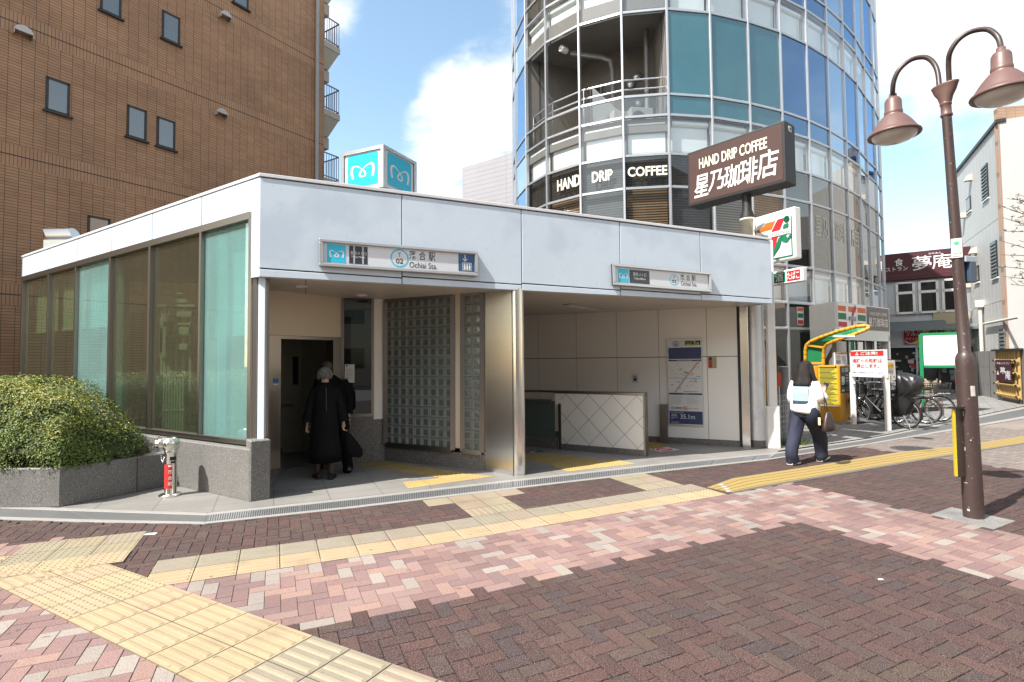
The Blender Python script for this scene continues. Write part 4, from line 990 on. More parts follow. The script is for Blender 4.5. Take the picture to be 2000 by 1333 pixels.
b.build('downpipe', M('pipe grey', (.33, .32, .33), .5), bb)
m_bal = M('balcony concrete', (.42, .37, .31), .8, bump=.15); m_rail = M('railing purple grey', (.20, .18, .21), .5, .3)
zs_ = on(634, 78, B0, B0 + BD * 5).z
K = pb(s_end)
for i in range(-2, 4):
    z = zs_ + 2.53 * i
    o = MB(); L1 = .72
    q0, q1, q2, q3 = K, K + BD * L1, K + BD * L1 - Bn * 4, K - Bn * 4
    o.prism([q0 + BD * .004, q1, q2, q3 + BD * .004], z - .22, z)
    o.hexa([Vector((*v, z - .9)) for v in (q0 + BD * .004 - Bn * .25, q0 + BD * .38 - Bn * .25, q0 + BD * .38 - Bn * 4, q3 + BD * .004)], [Vector((*v, z - .22)) for v in (q0 + BD * .004 - Bn * .02, q1 - BD * .03 - Bn * .02, q2 - BD * .03, q3 + BD * .004)])
    o.prism([q0 + BD * .004 - Bn * .3, q0 + BD * .46 - Bn * .3, q0 + BD * .46 - Bn * 3.9, q0 + BD * .004 - Bn * 3.9], z - 1.32, z - .9)
    bo = o.build('balcony', m_bal, bb)
    r = MB(); H1 = .93
    r.bar(Vector((*(K + BD * .02 - Bn * .03), z + H1)), Vector((*(q1 - BD * .03 - Bn * .03), z + H1)), .035); r.bar(Vector((*(K + BD * .02 - Bn * .03), z + .08)), Vector((*(q1 - BD * .03 - Bn * .03), z + .08)), .03)
    r.bar(Vector((*(q1 - BD * .03 - Bn * .03), z + H1)), Vector((*(q2 - BD * .03), z + H1)), .035); r.bar(Vector((*(q1 - BD * .03 - Bn * .03), z + .08)), Vector((*(q2 - BD * .03), z + .08)), .03)
    for k in range(7): v = K + BD * (.04 + k * .108) - Bn * .03; r.bar(Vector((*v, z)), Vector((*v, z + H1)), .018)
    for k in range(32): v = q1 - BD * .03 - Bn * (.03 + k * .12); r.bar(Vector((*v, z)), Vector((*v, z + H1)), .018)
    r.build('railing', m_rail, bo)

# ------------------------------------------------------------------ round glass tower
TN = [(0.12, 17.72), (0.20, 16.58), (0.49, 15.46), (1.01, 14.52), (1.82, 13.76), (2.83, 13.28), (3.92, 13.13), (5.05, 13.30), (6.16, 13.66), (7.22, 14.12), (8.23, 14.68), (9.18, 15.32), (10.10, 16.04), (10.98, 16.81), (11.80, 17.66), (12.66, 18.5), (13.45, 19.4),
      (13.95, 20.6), (13.6, 22.3), (11.5, 23.8), (7.5, 24.4), (4, 23.6), (1.9, 22.4), (.6, 20.6), (.14, 19.0)]
TN = [Vector(p) for p in TN]; NV = 16
TCt = Vector((6.3, 18.9))
tw = thing('office_tower', (TCt.x, TCt.y, 0), 'round glass office tower with silver mullions and an open balcony floor', 'building')
LV = [3.06, 6.66, 10.32, 13.96]            # spandrel bottoms
SPH = .98                                   # spandrel height
def off(i, k):                               # node moved outward by k
    i %= len(TN); a, c = TN[i - 1], TN[(i + 1) % len(TN)]; t = (c - a).normalized(); n = Vector((t.y, -t.x)); return TN[i] + n * k
m_tg = glass_mat('tower teal glass', (.25, .4, .42), refl=.14, opac=.88, ocol=(.028, .125, .15), rcol=(.75, .9, 1))
m_tgb = glass_mat('tower reflected sky glass', (.2, .32, .45), refl=.20, opac=.92, ocol=(.015, .05, .17), rcol=(.50, .72, 1))  # blue base colour stands in for reflected sky
m_tgl = glass_mat('tower edge glass', (.3, .4, .5), refl=.36, opac=.9, ocol=(.05, .12, .27), rcol=(.7, .85, 1))
m_tgc = glass_mat('shop glass', (.62, .68, .66), refl=.13, opac=.10, ocol=(.12, .14, .13))
m_tgs = glass_mat('spandrel glass', (.93, .97, .98), refl=.10, opac=.02, ocol=(.5, .55, .56))
m_tgd = glass_mat('coffee floor glass', (.75, .78, .78), refl=.075, opac=.05, ocol=(.10, .10, .10))
m_spw = M('spandrel white', (.82, .87, .89), .12, var=.05, scale=1.4, spec=.6, coat=.6)
m_spr = M('spandrel roll', (.86, .90, .92), .2, var=.02, spec=.5, coat=.3)
m_sps = M('spandrel recess', (.66, .72, .74), .2, var=.05, coat=.5)
m_spb = glass_mat('spandrel blue', (.3, .4, .5), refl=.3, opac=.95, ocol=(.20, .33, .48))
m_mul = M('mullion', (.50, .52, .55), .38, .75, var=.04)
m_conc = M('raw concrete', (.19, .18, .167), .85, var=.16, scale=1.6, bump=.2, bscale=20)
def sl_mat(name, c1, c2): return brick_mat(name, c1, tuple(x * .85 for x in c1), c2, 8, .065, .016, rough=.6, bump=.6, noise=.35)
m_bl_b = sl_mat('brown slats', (.36, .215, .11), (.02, .014, .01)); m_bl_d = sl_mat('dark slats', (.05, .046, .042), (.012, .011, .011)); m_bl_g = sl_mat('grey slats', (.12, .135, .15), (.06, .065, .075)); m_bl_c = sl_mat('beige slats', (.15, .14, .12), (.04, .038, .034))
m_let = M('cream lettering', (.78, .74, .62), .5)
m_shop = M('shop interior', (.10, .105, .10), .8, var=.4, scale=3)
def panel(i, z0, z1, k, mi, mb, inset=.03, th=.012, uv=False):
    a, c = off(i, k), off(i + 1, k); d = (c - a).normalized(); a, c = a + d * inset, c - d * inset
    if uv: mb.poly([Vector((*a, z0)), Vector((*c, z0)), Vector((*c, z1)), Vector((*a, z1))], mi, uv=[(0, z0), ((c - a).length, z0), ((c - a).length, z1), (0, z1)])
    else: mb.wall(a, c, z0, z1, th, mi)
    return a, c
OPEN = range(2, 6)
mu = MB()
ZT = 15.2
lvl = []
for z in LV: lvl += [z, z + SPH]
lvl += [LV[0] + SPH + 1.80, LV[1] + SPH + .52, LV[2] + SPH + .52, 2.38, .35]
for i in range(0, NV + 1):
    n = (off(i, 1) - TN[i]).normalized(); t = Vector((-n.y, n.x)); a, c = off(i, -.05), off(i, .05)
    mu.hexa([Vector((*p, -0.02)) for p in (a - t * .027, c - t * .027, c + t * .027, a + t * .027)], [Vector((*p, ZT)) for p in (a - t * .027, c - t * .027, c + t * .027, a + t * .027)])
for i in range(NV):
    for z in lvl:
        a, c = off(i, .03), off(i + 1, .03); d = (c - a).normalized(); mu.wall(a + d * .028, c - d * .028, z - .032, z + .032, .075)
mu.build('mullion_frame', m_mul, tw, bevel=.006)
for i in range(NV):
    blue = i < 2
    for fi, z in enumerate(LV):
        s_ = MB()
        if blue or i > 13: panel(i, z + .03, z + SPH - .03, 0, 1, s_)
        else:
            panel(i, z + .03, z + SPH - .03, -.16, 2, s_); panel(i, z + .03, z + SPH - .03, .0, 4, s_, uv=True)
            a, c = off(i, -.13), off(i + 1, -.13); d = (c - a).normalized(); nn = Vector((d.y, -d.x))
            a2, c2 = a + d * .10, c - d * .05
            s_.wall(a2, c2, z + .10, z + SPH - .22, .02, 0)
            s_.tube([Vector((*(a2 - nn * .01), z + SPH - .17)), Vector((*(c2 - nn * .01), z + SPH - .17))], .085, 12, 3)
            s_.wall(a2, c2, z + .05, z + .12, .03, 3)
        s_.build('spandrel_panel', [m_spw, m_spb, m_sps, m_spr, m_tgs], tw)
    for fi in range(3):
        z0, z1 = LV[fi] + SPH, LV[fi + 1]; zm = LV[fi] + SPH + (1.80 if fi == 0 else .52)
        w = MB()
        if fi == 0:
            gi = 1 if blue else 0
            panel(i, z0 + .03, zm - .03, .0, gi, w, uv=True); panel(i, zm + .03, z1 - .03, .0, gi, w, uv=True)
            up_, lo_ = {2: (5, 5), 3: (5, 4), 4: (6, 6), 5: (5, 4), 6: (5, 6), 7: (6, 4), 8: (5, 4), 9: (6, 5), 10: (7, 7), 11: (5, 7), 12: (7, 5)}.get(i, (7, 7))
            if not blue:
                panel(i, z0, zm, -.12, lo_, w, uv=True); panel(i, zm, z1, -.12, up_, w, uv=True)
            txt = {3: 'HAND', 4: 'DRIP', 5: 'COFFEE'}.get(i)
            if txt:
                a, c = off(i, .004), off(i + 1, .004)
                f = Face(Vector((*a, zm)), Vector((*c, zm)), Vector((*a, z1)), w, .004)
                if i == 3: f.text(txt, .30, .33, .97, .70, 3, .03)
                elif i == 4: f.text(txt, .26, .34, .74, .68, 3, .03)
                else: f.text(txt, .08, .36, .95, .66, 3, .03)
            t2 = {10: '星乃', 11: '珈琲', 12: '店'}.get(i)
            if t2:
                a, c = off(i, .004), off(i + 1, .004); f = Face(Vector((*a, z0)), Vector((*c, z0)), Vector((*a, zm)), w, .004); f.text(t2, .2, .52, .8, .84, 8, 0)
            w.build('window', [m_tgd, m_tgl, m_tg, m_let, m_bl_b, m_bl_d, m_bl_g, m_bl_c, M('grey lettering', (.50, .48, .42), .5)], tw)
        else:
            op = i in OPEN
            gm = 1 if blue else 0 if i < 9 else (1 if i in (11, 13, 15) else 2)  # pane tints alternate to imitate sky and cloud reflections
            if op: panel(i, z0 + .03, zm - .03, 0, 3, w, uv=True)
            else: panel(i, z0 + .03, zm - .03, 0, gm, w); panel(i, zm + .03, z1 - .03, 0, gm, w)
            w.build('window', [m_tg, m_tgl, m_tgb, m_tgc], tw)
    # ground floor shop windows
    if i > 1:
        w = MB(); panel(i, .38, 2.35, 0, 0, w, uv=True); panel(i, 2.41, 3.03, 0, 0, w, uv=True); panel(i, 0, .34, 0.01, 1, w)
        if i in (7, 8, 9):
            a, c = off(i, .006), off(i + 1, .006)
            f = Face(Vector((*a, 2.42)), Vector((*c, 2.42)), Vector((*a, 3.02)), w, .003)
            f.rect(.35, .1, .6, .9, 2, 0)
            for (y0, y1, m_) in ((.72, .88, 3), (.42, .62, 4), (.14, .32, 5)): f.rect(.37, y0, .58, y1, m_, 1)
        w.build('shop_window', [m_tgc, m_mul, m_white, M('stripe orange', (.60, .12, .012), .5), M('stripe green', (.0, .14, .065), .5), M('stripe red', (.42, .012, .02), .5)], tw)
# back of the tower and cores so that one cannot see through
rw = MB()
for i in range(NV, len(TN)): a, c = off(i, 0), off(i + 1, 0); rw.wall(a, c, 0, ZT, .2, 0)
rw.prism([off(i, -.12) for i in range(len(TN))], ZT - .3, ZT - .02); rw.build('rear_wall', m_conc, tw)
cr_ = MB()
for i in range(NV):
    a, c = off(i, -.35 if i not in OPEN else -1.9), off(i + 1, -.35 if i + 1 not in OPEN else -1.9)
    for (z0, z1, kk) in ((LV[1] + SPH, ZT - .35, 0),):
        if i in OPEN or i in (1, 6): pass
    if i not in OPEN: a, c = off(i, -.4), off(i + 1, -.4); cr_.wall(a, c, LV[1] + .2, ZT - .35, .05, 1)
    a, c = off(i, -2.2), off(i + 1, -2.2); cr_.wall(a, c, 0.02, LV[1], .05, 2)
for z in (LV[0] + .1, LV[1] + .1): cr_.prism([off(i, -.14) for i in range(len(TN))], z, z + .5, 0)
for i in OPEN: a, c = off(i, -1.75), off(i + 1, -1.75); cr_.wall(a, c, LV[1] + .6, ZT - .35, .1, 0)
for fl_ in (LV[1] + .6, LV[2] + .1, LV[3] + .05):
    pp = [off(i, -.06) for i in range(2, 7)] + [off(i, -1.8) for i in range(6, 1, -1)]; cr_.prism(pp, fl_, fl_ + .34, 0)
for i in (2, 6): a, c = off(i, -.06), off(i, -1.8); cr_.wall(a, c, LV[1] + .94, ZT - .4, .12 if i == 2 else -.12, 0)
cr_.build('inner_core', [m_conc, M('tower inner', (.05, .06, .07), .8), m_shop], tw)
zf = LV[1] + .94
ra = MB()
for i in OPEN:
    for z in (zf + .85, zf + 1.1):
        a, c = off(i, -.22), off(i + 1, -.22); ra.tube([Vector((*a, z)), Vector((*c, z))], .022, 8)
    a = off(i, -.22); ra.tube([Vector((*a, zf)), Vector((*a, zf + 1.1))], .018, 6)
ra.build('balcony_rail', m_alu, tw)
pp = MB(); a = off(6, -1.0) + Vector((-.25, 0)); pp.tube([Vector((*a, zf)), Vector((*a, LV[2] + .1))], .07, 12)
a2 = off(5, -1.5); pp.tube([Vector((*(off(3, -.3) + Vector((.45, .0))), LV[2] - .18)), Vector((*(a2 + Vector((-.7, 0))), LV[2] - .30)), Vector((*(a2 + Vector((-.45, 0))), LV[2] - .40)), Vector((*(a2 + Vector((-.40, 0))), LV[2] - .7)), Vector((*(a2 + Vector((-.40, 0))), zf + .9))], .075, 12); pp.build('vent_pipe', M('galvanised', (.22, .22, .22), .5, .4), tw)
for (i, t, z) in ((5, .15, 1.75), (5, .45, 1.95), (5, .52, 1.2), (4, .2, .9), (3, .9, 1.0), (2, .5, .55)):
    v = MB(); a, c = off(i, -1.72), off(i + 1, -1.72); p = a.lerp(c, t); n = (off(i, 1) - TN[i % len(TN)]).normalized(); v.lathe([(.0, .07), (.10, .06), (.12, .03), (.12, 0)], (*p, zf + z), 16, 0, axis=(n.x, n.y, 0)); v.build('round_vent', m_alu, tw)
v = MB(); a = off(3, .02) + Vector((.43, .0)); n = (off(3, 1) - TN[3]).normalized(); p = Vector((*a, LV[2] - .17)); v.lathe([(.085, -.2), (.085, .02), (.055, .02), (.05, -.1), (.0, -.1)], p, 20, 0, axis=(n.x, n.y, 0)); v.build('vent_spout', m_white, tw)
d_ = MB(); a, c = off(3, -1.62), off(4, -1.62); d_.wall(a.lerp(c, .15), a.lerp(c, .75), zf, zf + 1.9, .05, 0); d_.wall(a.lerp(c, .2) + Vector((-.01, -.03)), a.lerp(c, .7) + Vector((-.01, -.03)), zf + .06, zf + 1.84, .03, 1); d_.build('balcony_door', [m_mul, m_gl_dark], tw)
d_ = MB(); a = off(4, -.4) + Vector((.15, 0)); c = off(5, -1.6); d_.hexa([Vector((*a, zf)), Vector((*c, zf)), Vector((*(c + Vector((.03, .03))), zf)), Vector((*(a + Vector((.03, .03))), zf))], [Vector((*a, zf + 1.25)), Vector((*c, zf + .7)), Vector((*(c + Vector((.03, .03))), zf + .7)), Vector((*(a + Vector((.03, .03))), zf + 1.25))], 0); d_.build('balcony_screen', m_spr, tw)
m_ac = M('appliance white', (.34, .34, .33), .5)
for (i, t, k, r) in ((4, .85, -1.0, .3), (5, .45, -.9, .15)):
    a, c = off(i, k), off(i + 1, k); p = a.lerp(c, t); u = thing('outdoor_unit', (p.x, p.y, zf), 'white outdoor unit on the tower balcony ' + ('beside the tall pipe' if i == 5 else 'behind the rail in the middle bay'), 'outdoor unit', 'outdoor units on the tower balcony')
    q = MB(); q.box((p.x, p.y, zf + .33), (.62, .26, .6), r); q.build('casing', m_ac, u, bevel=.015)
    q = MB(); ax = Vector((math.sin(r), -math.cos(r), 0)); q.lathe([(.2, .0), (.21, .012), (.17, .02), (.0, .016)], Vector((p.x - .1, p.y, zf + .34)) + ax * .131, 20, 0, axis=ax)
    q.build('fan_grille', m_dark, u)
for (x, y, ln_) in ((1, .3, 0), (1, 1, 1)): pass

# ------------------------------------------------------------------ shop entrance porch with the sign box
V0, V1 = Vector((8.0, 13.3)), Vector((10.72, 15.3)); vd = (V1 - V0).normalized(); vn = Vector((vd.y, -vd.x)); VL = (V1 - V0).length
pv_ = lambda s, k=0.0: V0 + vd * s + vn * k
po = thing('shop_porch', (V0.x, V0.y, 0), 'grey metal shop porch carrying striped and brown signs at the foot of the tower', 'porch')
za, zb = at(1635, 589, 13.3).z, at(1635, 643, 13.3).z
b = MB(); b.prism([pv_(0), pv_(VL), pv_(VL, -1.8), (7.95, 14.4)], zb, za); b.build('sign_box', m_alu, po)
b = MB(); b.wall(Vector((7.93, 14.35)), pv_(0.0, -.02), 0, za - .004, .08); b.wall(pv_(0, -.01), pv_(.28, -.01), 0, zb, .1); b.build('side_panel', M('porch metal', (.33, .33, .32), .4, .6, var=.06), po)
b = MB(); b.wall(pv_(VL - .12), pv_(VL), 0, zb - .1, .2); b.build('pillar', m_white, po)
b = MB(); b.wall(pv_(0), pv_(VL), zb - .26, zb, .1); b.build('lintel', M('lintel pale', (.6, .62, .6), .4), po)
b = MB(); b.wall(pv_(.3, -.3), pv_(VL - .12, -.3), 0, zb - .2, .03, 0)
for s_ in (.3, .8, 1.35, 1.9, 2.4, 2.9): b.wall(pv_(s_, -.27), pv_(s_ + .05, -.27), 0, zb - .22, .02, 1)
b.build('glass_door', [m_gl_dark, m_mul], po)
f_b = MB(); m_cof = M('coffee brown dark', (.10, .075, .065), .4); m_or = MATS['stripe orange']; m_gr = MATS['stripe green']; m_rd = MATS['stripe red']
f = Face(Vector((*pv_(.06, .0), zb + .03)), Vector((*pv_(VL * .52, .0), zb + .03)), Vector((*pv_(.06, .0), za - .04)), f_b, .006)
f.rect(-.01, -.02, 1.0, 1.02, 0, .5)
f.rect(.0, .70, .30, .92, 1); f.rect(.38, .70, .64, .92, 1); f.rect(.7, .70, 1, .92, 1)
f.rect(.0, .36, .30, .62, 2); f.rect(.7, .36, 1, .62, 2); f.rect(.0, .06, .32, .26, 3); f.rect(.68, .06, 1, .26, 3)
f.stroke([(.64, .95), (.54, .68), (.50, .4), (.50, .02)], [.10, .085, .08, .08], 3, 2)
f.rect(.36, .33, .64, .52, 0, 3); f.rect(.37, .345, .63, .505, 2, 3.5); f.text('ELEVEN', .39, .37, .61, .48, 0, .01, 5)
f2 = Face(Vector((*pv_(VL * .54, .0), zb + .03)), Vector((*pv_(VL - .04, .0), zb + .03)), Vector((*pv_(VL * .54, .0), za - .04)), f_b, .006)
f2.rect(0, -.02, 1, 1.02, 4, .5); f2.text('HAND DRIP COFFEE', .12, .66, .88, .80, 5, .01, 2); f2.text('星乃珈琲店', .06, .16, .92, .56, 5, .012, 2)
f_b.build('sign_face', [m_white, m_or, m_gr, m_rd, m_cof, M('pale letter', (.66, .64, .6), .5)], po)
# ------------------------------------------------------------------ street signs on posts
def box_sign(name, A_, B_, zl, zh, th, mats, draw, label, parent_extra=None, zsl=0.0):
    """A_ -> B_ along the face (viewer's left to right), thickness away from the viewer"""
    A_, B_ = Vector(A_), Vector(B_); d = (B_ - A_).normalized(); n = Vector((d.y, -d.x)); rt = thing(name, (A_.x, A_.y, zl), label, 'sign')
    b = MB(); b.prism([A_, B_, B_ - n * th, A_ - n * th], zl, zh); b.build('sign_box', mats[0], rt, bevel=.02, seg=2)
    p = MB(); f = Face(Vector((*A_, zl)), Vector((*B_, zl)), Vector((*A_, zh)), p, .006); draw(f); p.build('sign_face', mats[1:], rt)
    return rt
cR, cL = Vector((4.96, 9.6)), Vector((3.70, 11.15)); zlo_, zhi_ = at(1550, 355, 9.6).z, at(1545, 234, 9.6).z
m_cb = M('sign black', (.012, .012, .013), .55, var=.1); m_cbr = M('sign brown', (.048, .019, .014), .6, var=.06, scale=2); m_crm = M('sign cream', (.80, .76, .62), .4)
def dr(f):
    f.rect(.025, .045, .975, .955, 0, 1); f.text('HAND DRIP COFFEE', .14, .63, .84, .82, 1, .02, 2); 
    for ch, x0, x1, y0, y1 in (('星', .075, .235, .12, .52), ('乃', .235, .40, .16, .52), ('珈', .40, .56, .14, .54), ('琲', .56, .735, .12, .56), ('店', .735, .925, .14, .60)): f.text(ch, x0, y0, x1, y1, 2, .012, 2, skew=.12)
cs = box_sign('coffee_sign', cL, cR, zlo_, zhi_, .42, [m_cb, m_cbr, m_crm, m_white], dr, 'large tilted brown coffee shop sign in a black box on a cream pole')
b = MB(); e = cR; dcs = (cR - cL).normalized(); q = e + dcs * .004 - Vector((dcs.y, -dcs.x)) * .2
b.box((q.x, q.y, zhi_ - .12), (.012, .1, .1), math.atan2(dcs.y, dcs.x)); b.box((q.x + dcs.x * .004, q.y + dcs.y * .004, zhi_ - .12), (.014, .05, .05), math.atan2(dcs.y, dcs.x), 1); b.build('side_badge', [m_white, m_black], cs)
pc = (cL + cR) / 2 + dcs * .16 - Vector((dcs.y, -dcs.x)) * .2
zc1 = at(1455, 432, pc.y).z
b = MB(); b.lathe([(.125, 0), (.125, zc1), (.14, zc1), (.14, zc1 + .04), (.0, zc1 + .04)], (pc.x, pc.y, 0), 24, 0); b.lathe([(.13, zc1 + .04), (.13, zc1 + .08), (.085, zc1 + .22), (.085, zlo_ + .02)], (pc.x, pc.y, 0), 24, 1); b.build('pole', [M('pole cream', (.66, .60, .48), .45), m_cb], cs)
# white square pole with the convenience store sign and the tobacco sign
a0, a1 = at(1517, 840, 9.42), at(1539.5, 840, 9.5)
def pole_q(x0, x1, y, d):
    a, c = at(x0, y, d).to_2d(), at(x1, y, d - .02).to_2d(); w_ = Vector((-(c - a).y, (c - a).x)); return [a, c, c + w_ * .9, a + w_ * .9]
wp = thing('sign_pole', (a0.x, a0.y, 0), 'white square steel sign pole with thicker foot at the right end of the entrance', 'pole')
b = MB(); b.prism(pole_q(1500.5, 1525.5, 876, 9.56), 0, .74); b.build('pole_foot', m_white, wp, bevel=.012)
b = MB(); b.prism(pole_q(1503.5, 1519, 797, 9.60), .74, 3.70); b.build('pole_shaft', m_white, wp, bevel=.008)
sR, sL = Vector((5.02, 9.46)), Vector((4.64, 10.28)); z7l, z7h = at(1559, 504, 9.46).z, at(1552, 403, 9.46).z
def dr(f):
    f.rect(.03, .03, .97, .97, 0, .5)
    f.rect(.06, .05, .09, .83, 2); f.rect(.91, .06, .94, .83, 2); f.rect(.06, .045, .94, .08, 2)
    f.pts([(.12, .66), (.47, .66), (.57, .82), (.12, .82)], 1, 1)
    for q_ in ([(.34, .16), (.54, .16), (.58, .40), (.38, .40)], [(.38, .40), (.58, .40), (.66, .60), (.48, .64)], [(.48, .64), (.66, .60), (.78, .83), (.62, .83)]): f.pts(q_, 3, 2)
    for q_ in ([(.34, .07), (.50, .11), (.52, .24), (.36, .13)], [(.50, .11), (.66, .28), (.52, .24)], [(.66, .28), (.74, .50), (.64, .46), (.52, .24)], [(.70, .48), (.81, .48), (.88, .70), (.76, .70)], [(.70, .48), (.72, .37), (.84, .42), (.81, .48)], [(.72, .37), (.82, .33), (.93, .43), (.93, .51), (.84, .42)]): f.pts(q_, 2, 3); f.disc(.83, .79, .065, 2, 3)
    f.rect(.10, .505, .895, .60, 0, 3.6); f.text('SEVEN&i HOLDINGS', .11, .52, .885, .585, 2, .006, 4.4)
st = box_sign('store_sign', sL, sR, z7l, z7h, .16, [m_white, m_white, m_or, m_gr, m_rd], dr, 'white store sign with orange, red and green numeral beside the white pole')
b = MB(); d7 = (sR - sL).normalized()
for z in (z7l + .12, z7h - .25): b.bar(Vector((*(sL.lerp(sR, .06) - Vector((d7.y, -d7.x)) * .0), z)), Vector((4.60, 9.74, z)), .05)
b.build('bracket', m_alu, st)
sR2, sL2 = Vector((5.12, 9.44)), Vector((4.74, 10.26)); z8l, z8h = at(1569, 549, 9.42).z, at(1565, 521, 9.42).z
def dr(f):
    f.rect(.02, .06, .98, .94, 0, .5); f.rect(.08, .14, .30, .86, 3); f.rect(.34, .14, .62, .86, 2); f.rect(.65, .14, .95, .86, 3)
    f.text('酒', .40, .22, .57, .80, 0, .01, 2); f.text('たばこ', .665, .24, .935, .78, 0, .01, 2); f.text('塩', .12, .22, .27, .8, 0, .01, 2) if False else None
s9 = box_sign('tobacco_sign', sL2, sR2, z8l, z8h, .12, [m_white, m_white, m_or, m_gr, m_rd], dr, 'small green and red liquor and tobacco sign below the store sign')
b = MB(); b.bar(Vector((*sL2.lerp(sR2, .05), z8l + .13)), Vector((4.61, 9.74, z8l + .13)), .05); b.build('bracket', m_alu, s9)
# ------------------------------------------------------------------ restaurant block at the back
R0, R1 = Vector((18.3, 26.0)), Vector((20.4, 24.5)); rd = (R1 - R0).normalized(); rn = Vector((rd.y, -rd.x)); onR = lambda x, y: on(x, y, R0, R1)
pr_ = lambda s, k=0.0: R0 + rd * s + rn * k
rs_ = lambda x, y=560: (Vector(onR(x, y)[:2]) - R0).dot(rd)
re_ = thing('restaurant_building', (R0.x, R0.y, 0), 'restaurant building with a maroon sign band and drugstore below, between tower and siding house', 'building')
zR = [onR(1744, y).z for y in (497, 560, 603, 641)]
b = MB(); b.wall(pr_(-3, -.3), pr_(5, -.3), 0, zR[0] + .0, .3, 0); b.prism([pr_(-3, -.61), pr_(5, -.61), pr_(5, -9), pr_(-3, -9)], 0, zR[0] - .05, 0); b.build('wall', m_alu, re_)
b = MB(); b.wall(pr_(-3, .1), pr_(5, .1), zR[1] + .28, zR[0], .38, 0)
f = Face(Vector((*pr_(0, .1), zR[1] + .28)), Vector((*pr_(4, .1), zR[1] + .28)), Vector((*pr_(0, .1), zR[0])), b, .01)
X = lambda x: rs_(x) / 4
f.text('食', X(1749), .52, X(1766), .80, 1, .004); f.text('レストラン', X(1722), .34, X(1774), .49, 1, .004)
f.text('夢', X(1783), .30, X(1821), .82, 1, .004); f.text('庵', X(1822), .30, X(1862), .84, 1, .004); f.text('ゆめあん', X(1816), .84, X(1841), .91, 1, 0)
f.rect(-.8, .16, 1.3, .17, 2)
b.build('sign_band', [M('maroon', (.06, .009, .016), .5, var=.1), m_white, M('maroon light', (.2, .03, .04), .5)], re_)
for (x0, x1) in ((1749, 1787), (1793, 1833), (1839, 1880)):
    w = MB(); s0, s1 = rs_(x0), rs_(x1); zt_w, zb_w = zR[1] + .17, zR[2] - .30
    zm_ = zb_w + (zt_w - zb_w) * .62
    for (q0, q1, q2, q3) in ((s0, s1, zb_w, zb_w + .1), (s0, s1, zt_w - .08, zt_w), (s0, s1, zm_, zm_ + .12), (s0, s0 + .1, zb_w, zt_w), (s1 - .1, s1, zb_w, zt_w)): w.wall(pr_(q0, .04), pr_(q1, .04), q2, q3, .1, 0)
    wo = w.build('window', m_white, re_); g = MB(); g.wall(pr_(s0, .0), pr_(s1, .0), zb_w, zt_w, .02); g.build('pane', m_gl_dark, wo)
b = MB(); z_a, z_b = zR[2] - .95, zR[2] - 1.15
b.hexa([Vector((*pr_(-2, 0), z_a)), Vector((*pr_(5, 0), z_a)), Vector((*pr_(5, 1.1), z_b)), Vector((*pr_(-2, 1.1), z_b))], [Vector((*pr_(-2, 0), z_a + .1)), Vector((*pr_(5, 0), z_a + .1)), Vector((*pr_(5, 1.1), z_b + .1)), Vector((*pr_(-2, 1.1), z_b + .1))])
for k in range(5): b.wall(pr_(-2, .3 + k * .2), pr_(2.0, .3 + k * .2), z_a + .02 - k * .03, z_a + .28 - k * .03, .03)
b.build('awning', M('awning grey', (.16, .19, .20), .5, .3), re_)
b = MB(); 
b.wall(pr_(-2, .02), pr_(5, .02), zR[2] - .28, zR[2] - .20, .05, 0); b.wall(pr_(1.6, .01), pr_(2.9, .01), zR[2] - .85, zR[2] - .28, .03, 1)
b.build('shop_fascia', [m_mul, M('tan panel', (.42, .38, .25), .5)], re_)
b = MB(); 
zs1, zs0 = onR(1760, 645).z, onR(1760, 673).z; s0, s1 = rs_(1762), rs_(1798)
f = Face(Vector((*pr_(s0, .02), zs0)), Vector((*pr_(s1, .02), zs0)), Vector((*pr_(s0, .02), zs1)), b, .01)
f.rect(0, 0, 1, 1, 0); f.text('ツルハ', .08, .55, .95, .92, 1, .02, 2); f.text('ドラッグ', .1, .28, .75, .46, 1, .01, 2); f.pts([(.3, 0), (.7, .0), (1, .3), (1, .5)], 2, 2); f.stroke([(.05, .22), (.25, .05), (.6, .05)], .03, 1, 3)
s0, s1 = rs_(1805), rs_(1846); f = Face(Vector((*pr_(s0, .02), zs0 + .2)), Vector((*pr_(s1, .02), zs0 + .2)), Vector((*pr_(s0, .02), zs1)), b, .01); f.rect(0, 0, 1, 1, 2); f.text('調剤', .15, .25, .85, .9, 3, .02, 2)
b.build('shop_sign', [m_rd, m_white, M('sign yellow', (.75, .58, .05), .5), m_ink], re_)
b = MB(); rr = random.Random(11)
b.wall(pr_(-2, -.24), pr_(4.5, -.24), .1, zs0 - .1, .02, 0)
for i in range(90):
    s_, z = rr.uniform(-.5, 2.6), rr.uniform(.2, zs0 - .4); b.wall(pr_(s_, -.1), pr_(s_ + rr.uniform(.06, .25), -.1), z, z + rr.uniform(.05, .2), .1, rr.choice((1, 1, 2, 3, 4, 5)))
b.build('shop_display', [M('shop dark', (.03, .035, .035), .8), M('goods grey', (.25, .26, .27), .6), m_rd, M('goods pale', (.45, .44, .42), .6), M('goods green', (.1, .2, .12), .6), M('goods pink', (.4, .18, .2), .6)], re_)
b = MB()
for s_ in (-.6, .9, 2.3, 3.4): b.wall(pr_(s_, .0), pr_(s_ + .08, .0), 0, zs1 + .1, .06)
b.wall(pr_(-.6, .0), pr_(4, .0), zs0 - .16, zs0 - .06, .06); b.wall(pr_(2.4, .01), pr_(5, .01), 0, zs0 - .9, .05, 1); b.build('shop_front', [m_mul, M('shop grey wall', (.12, .12, .12), .7)], re_)
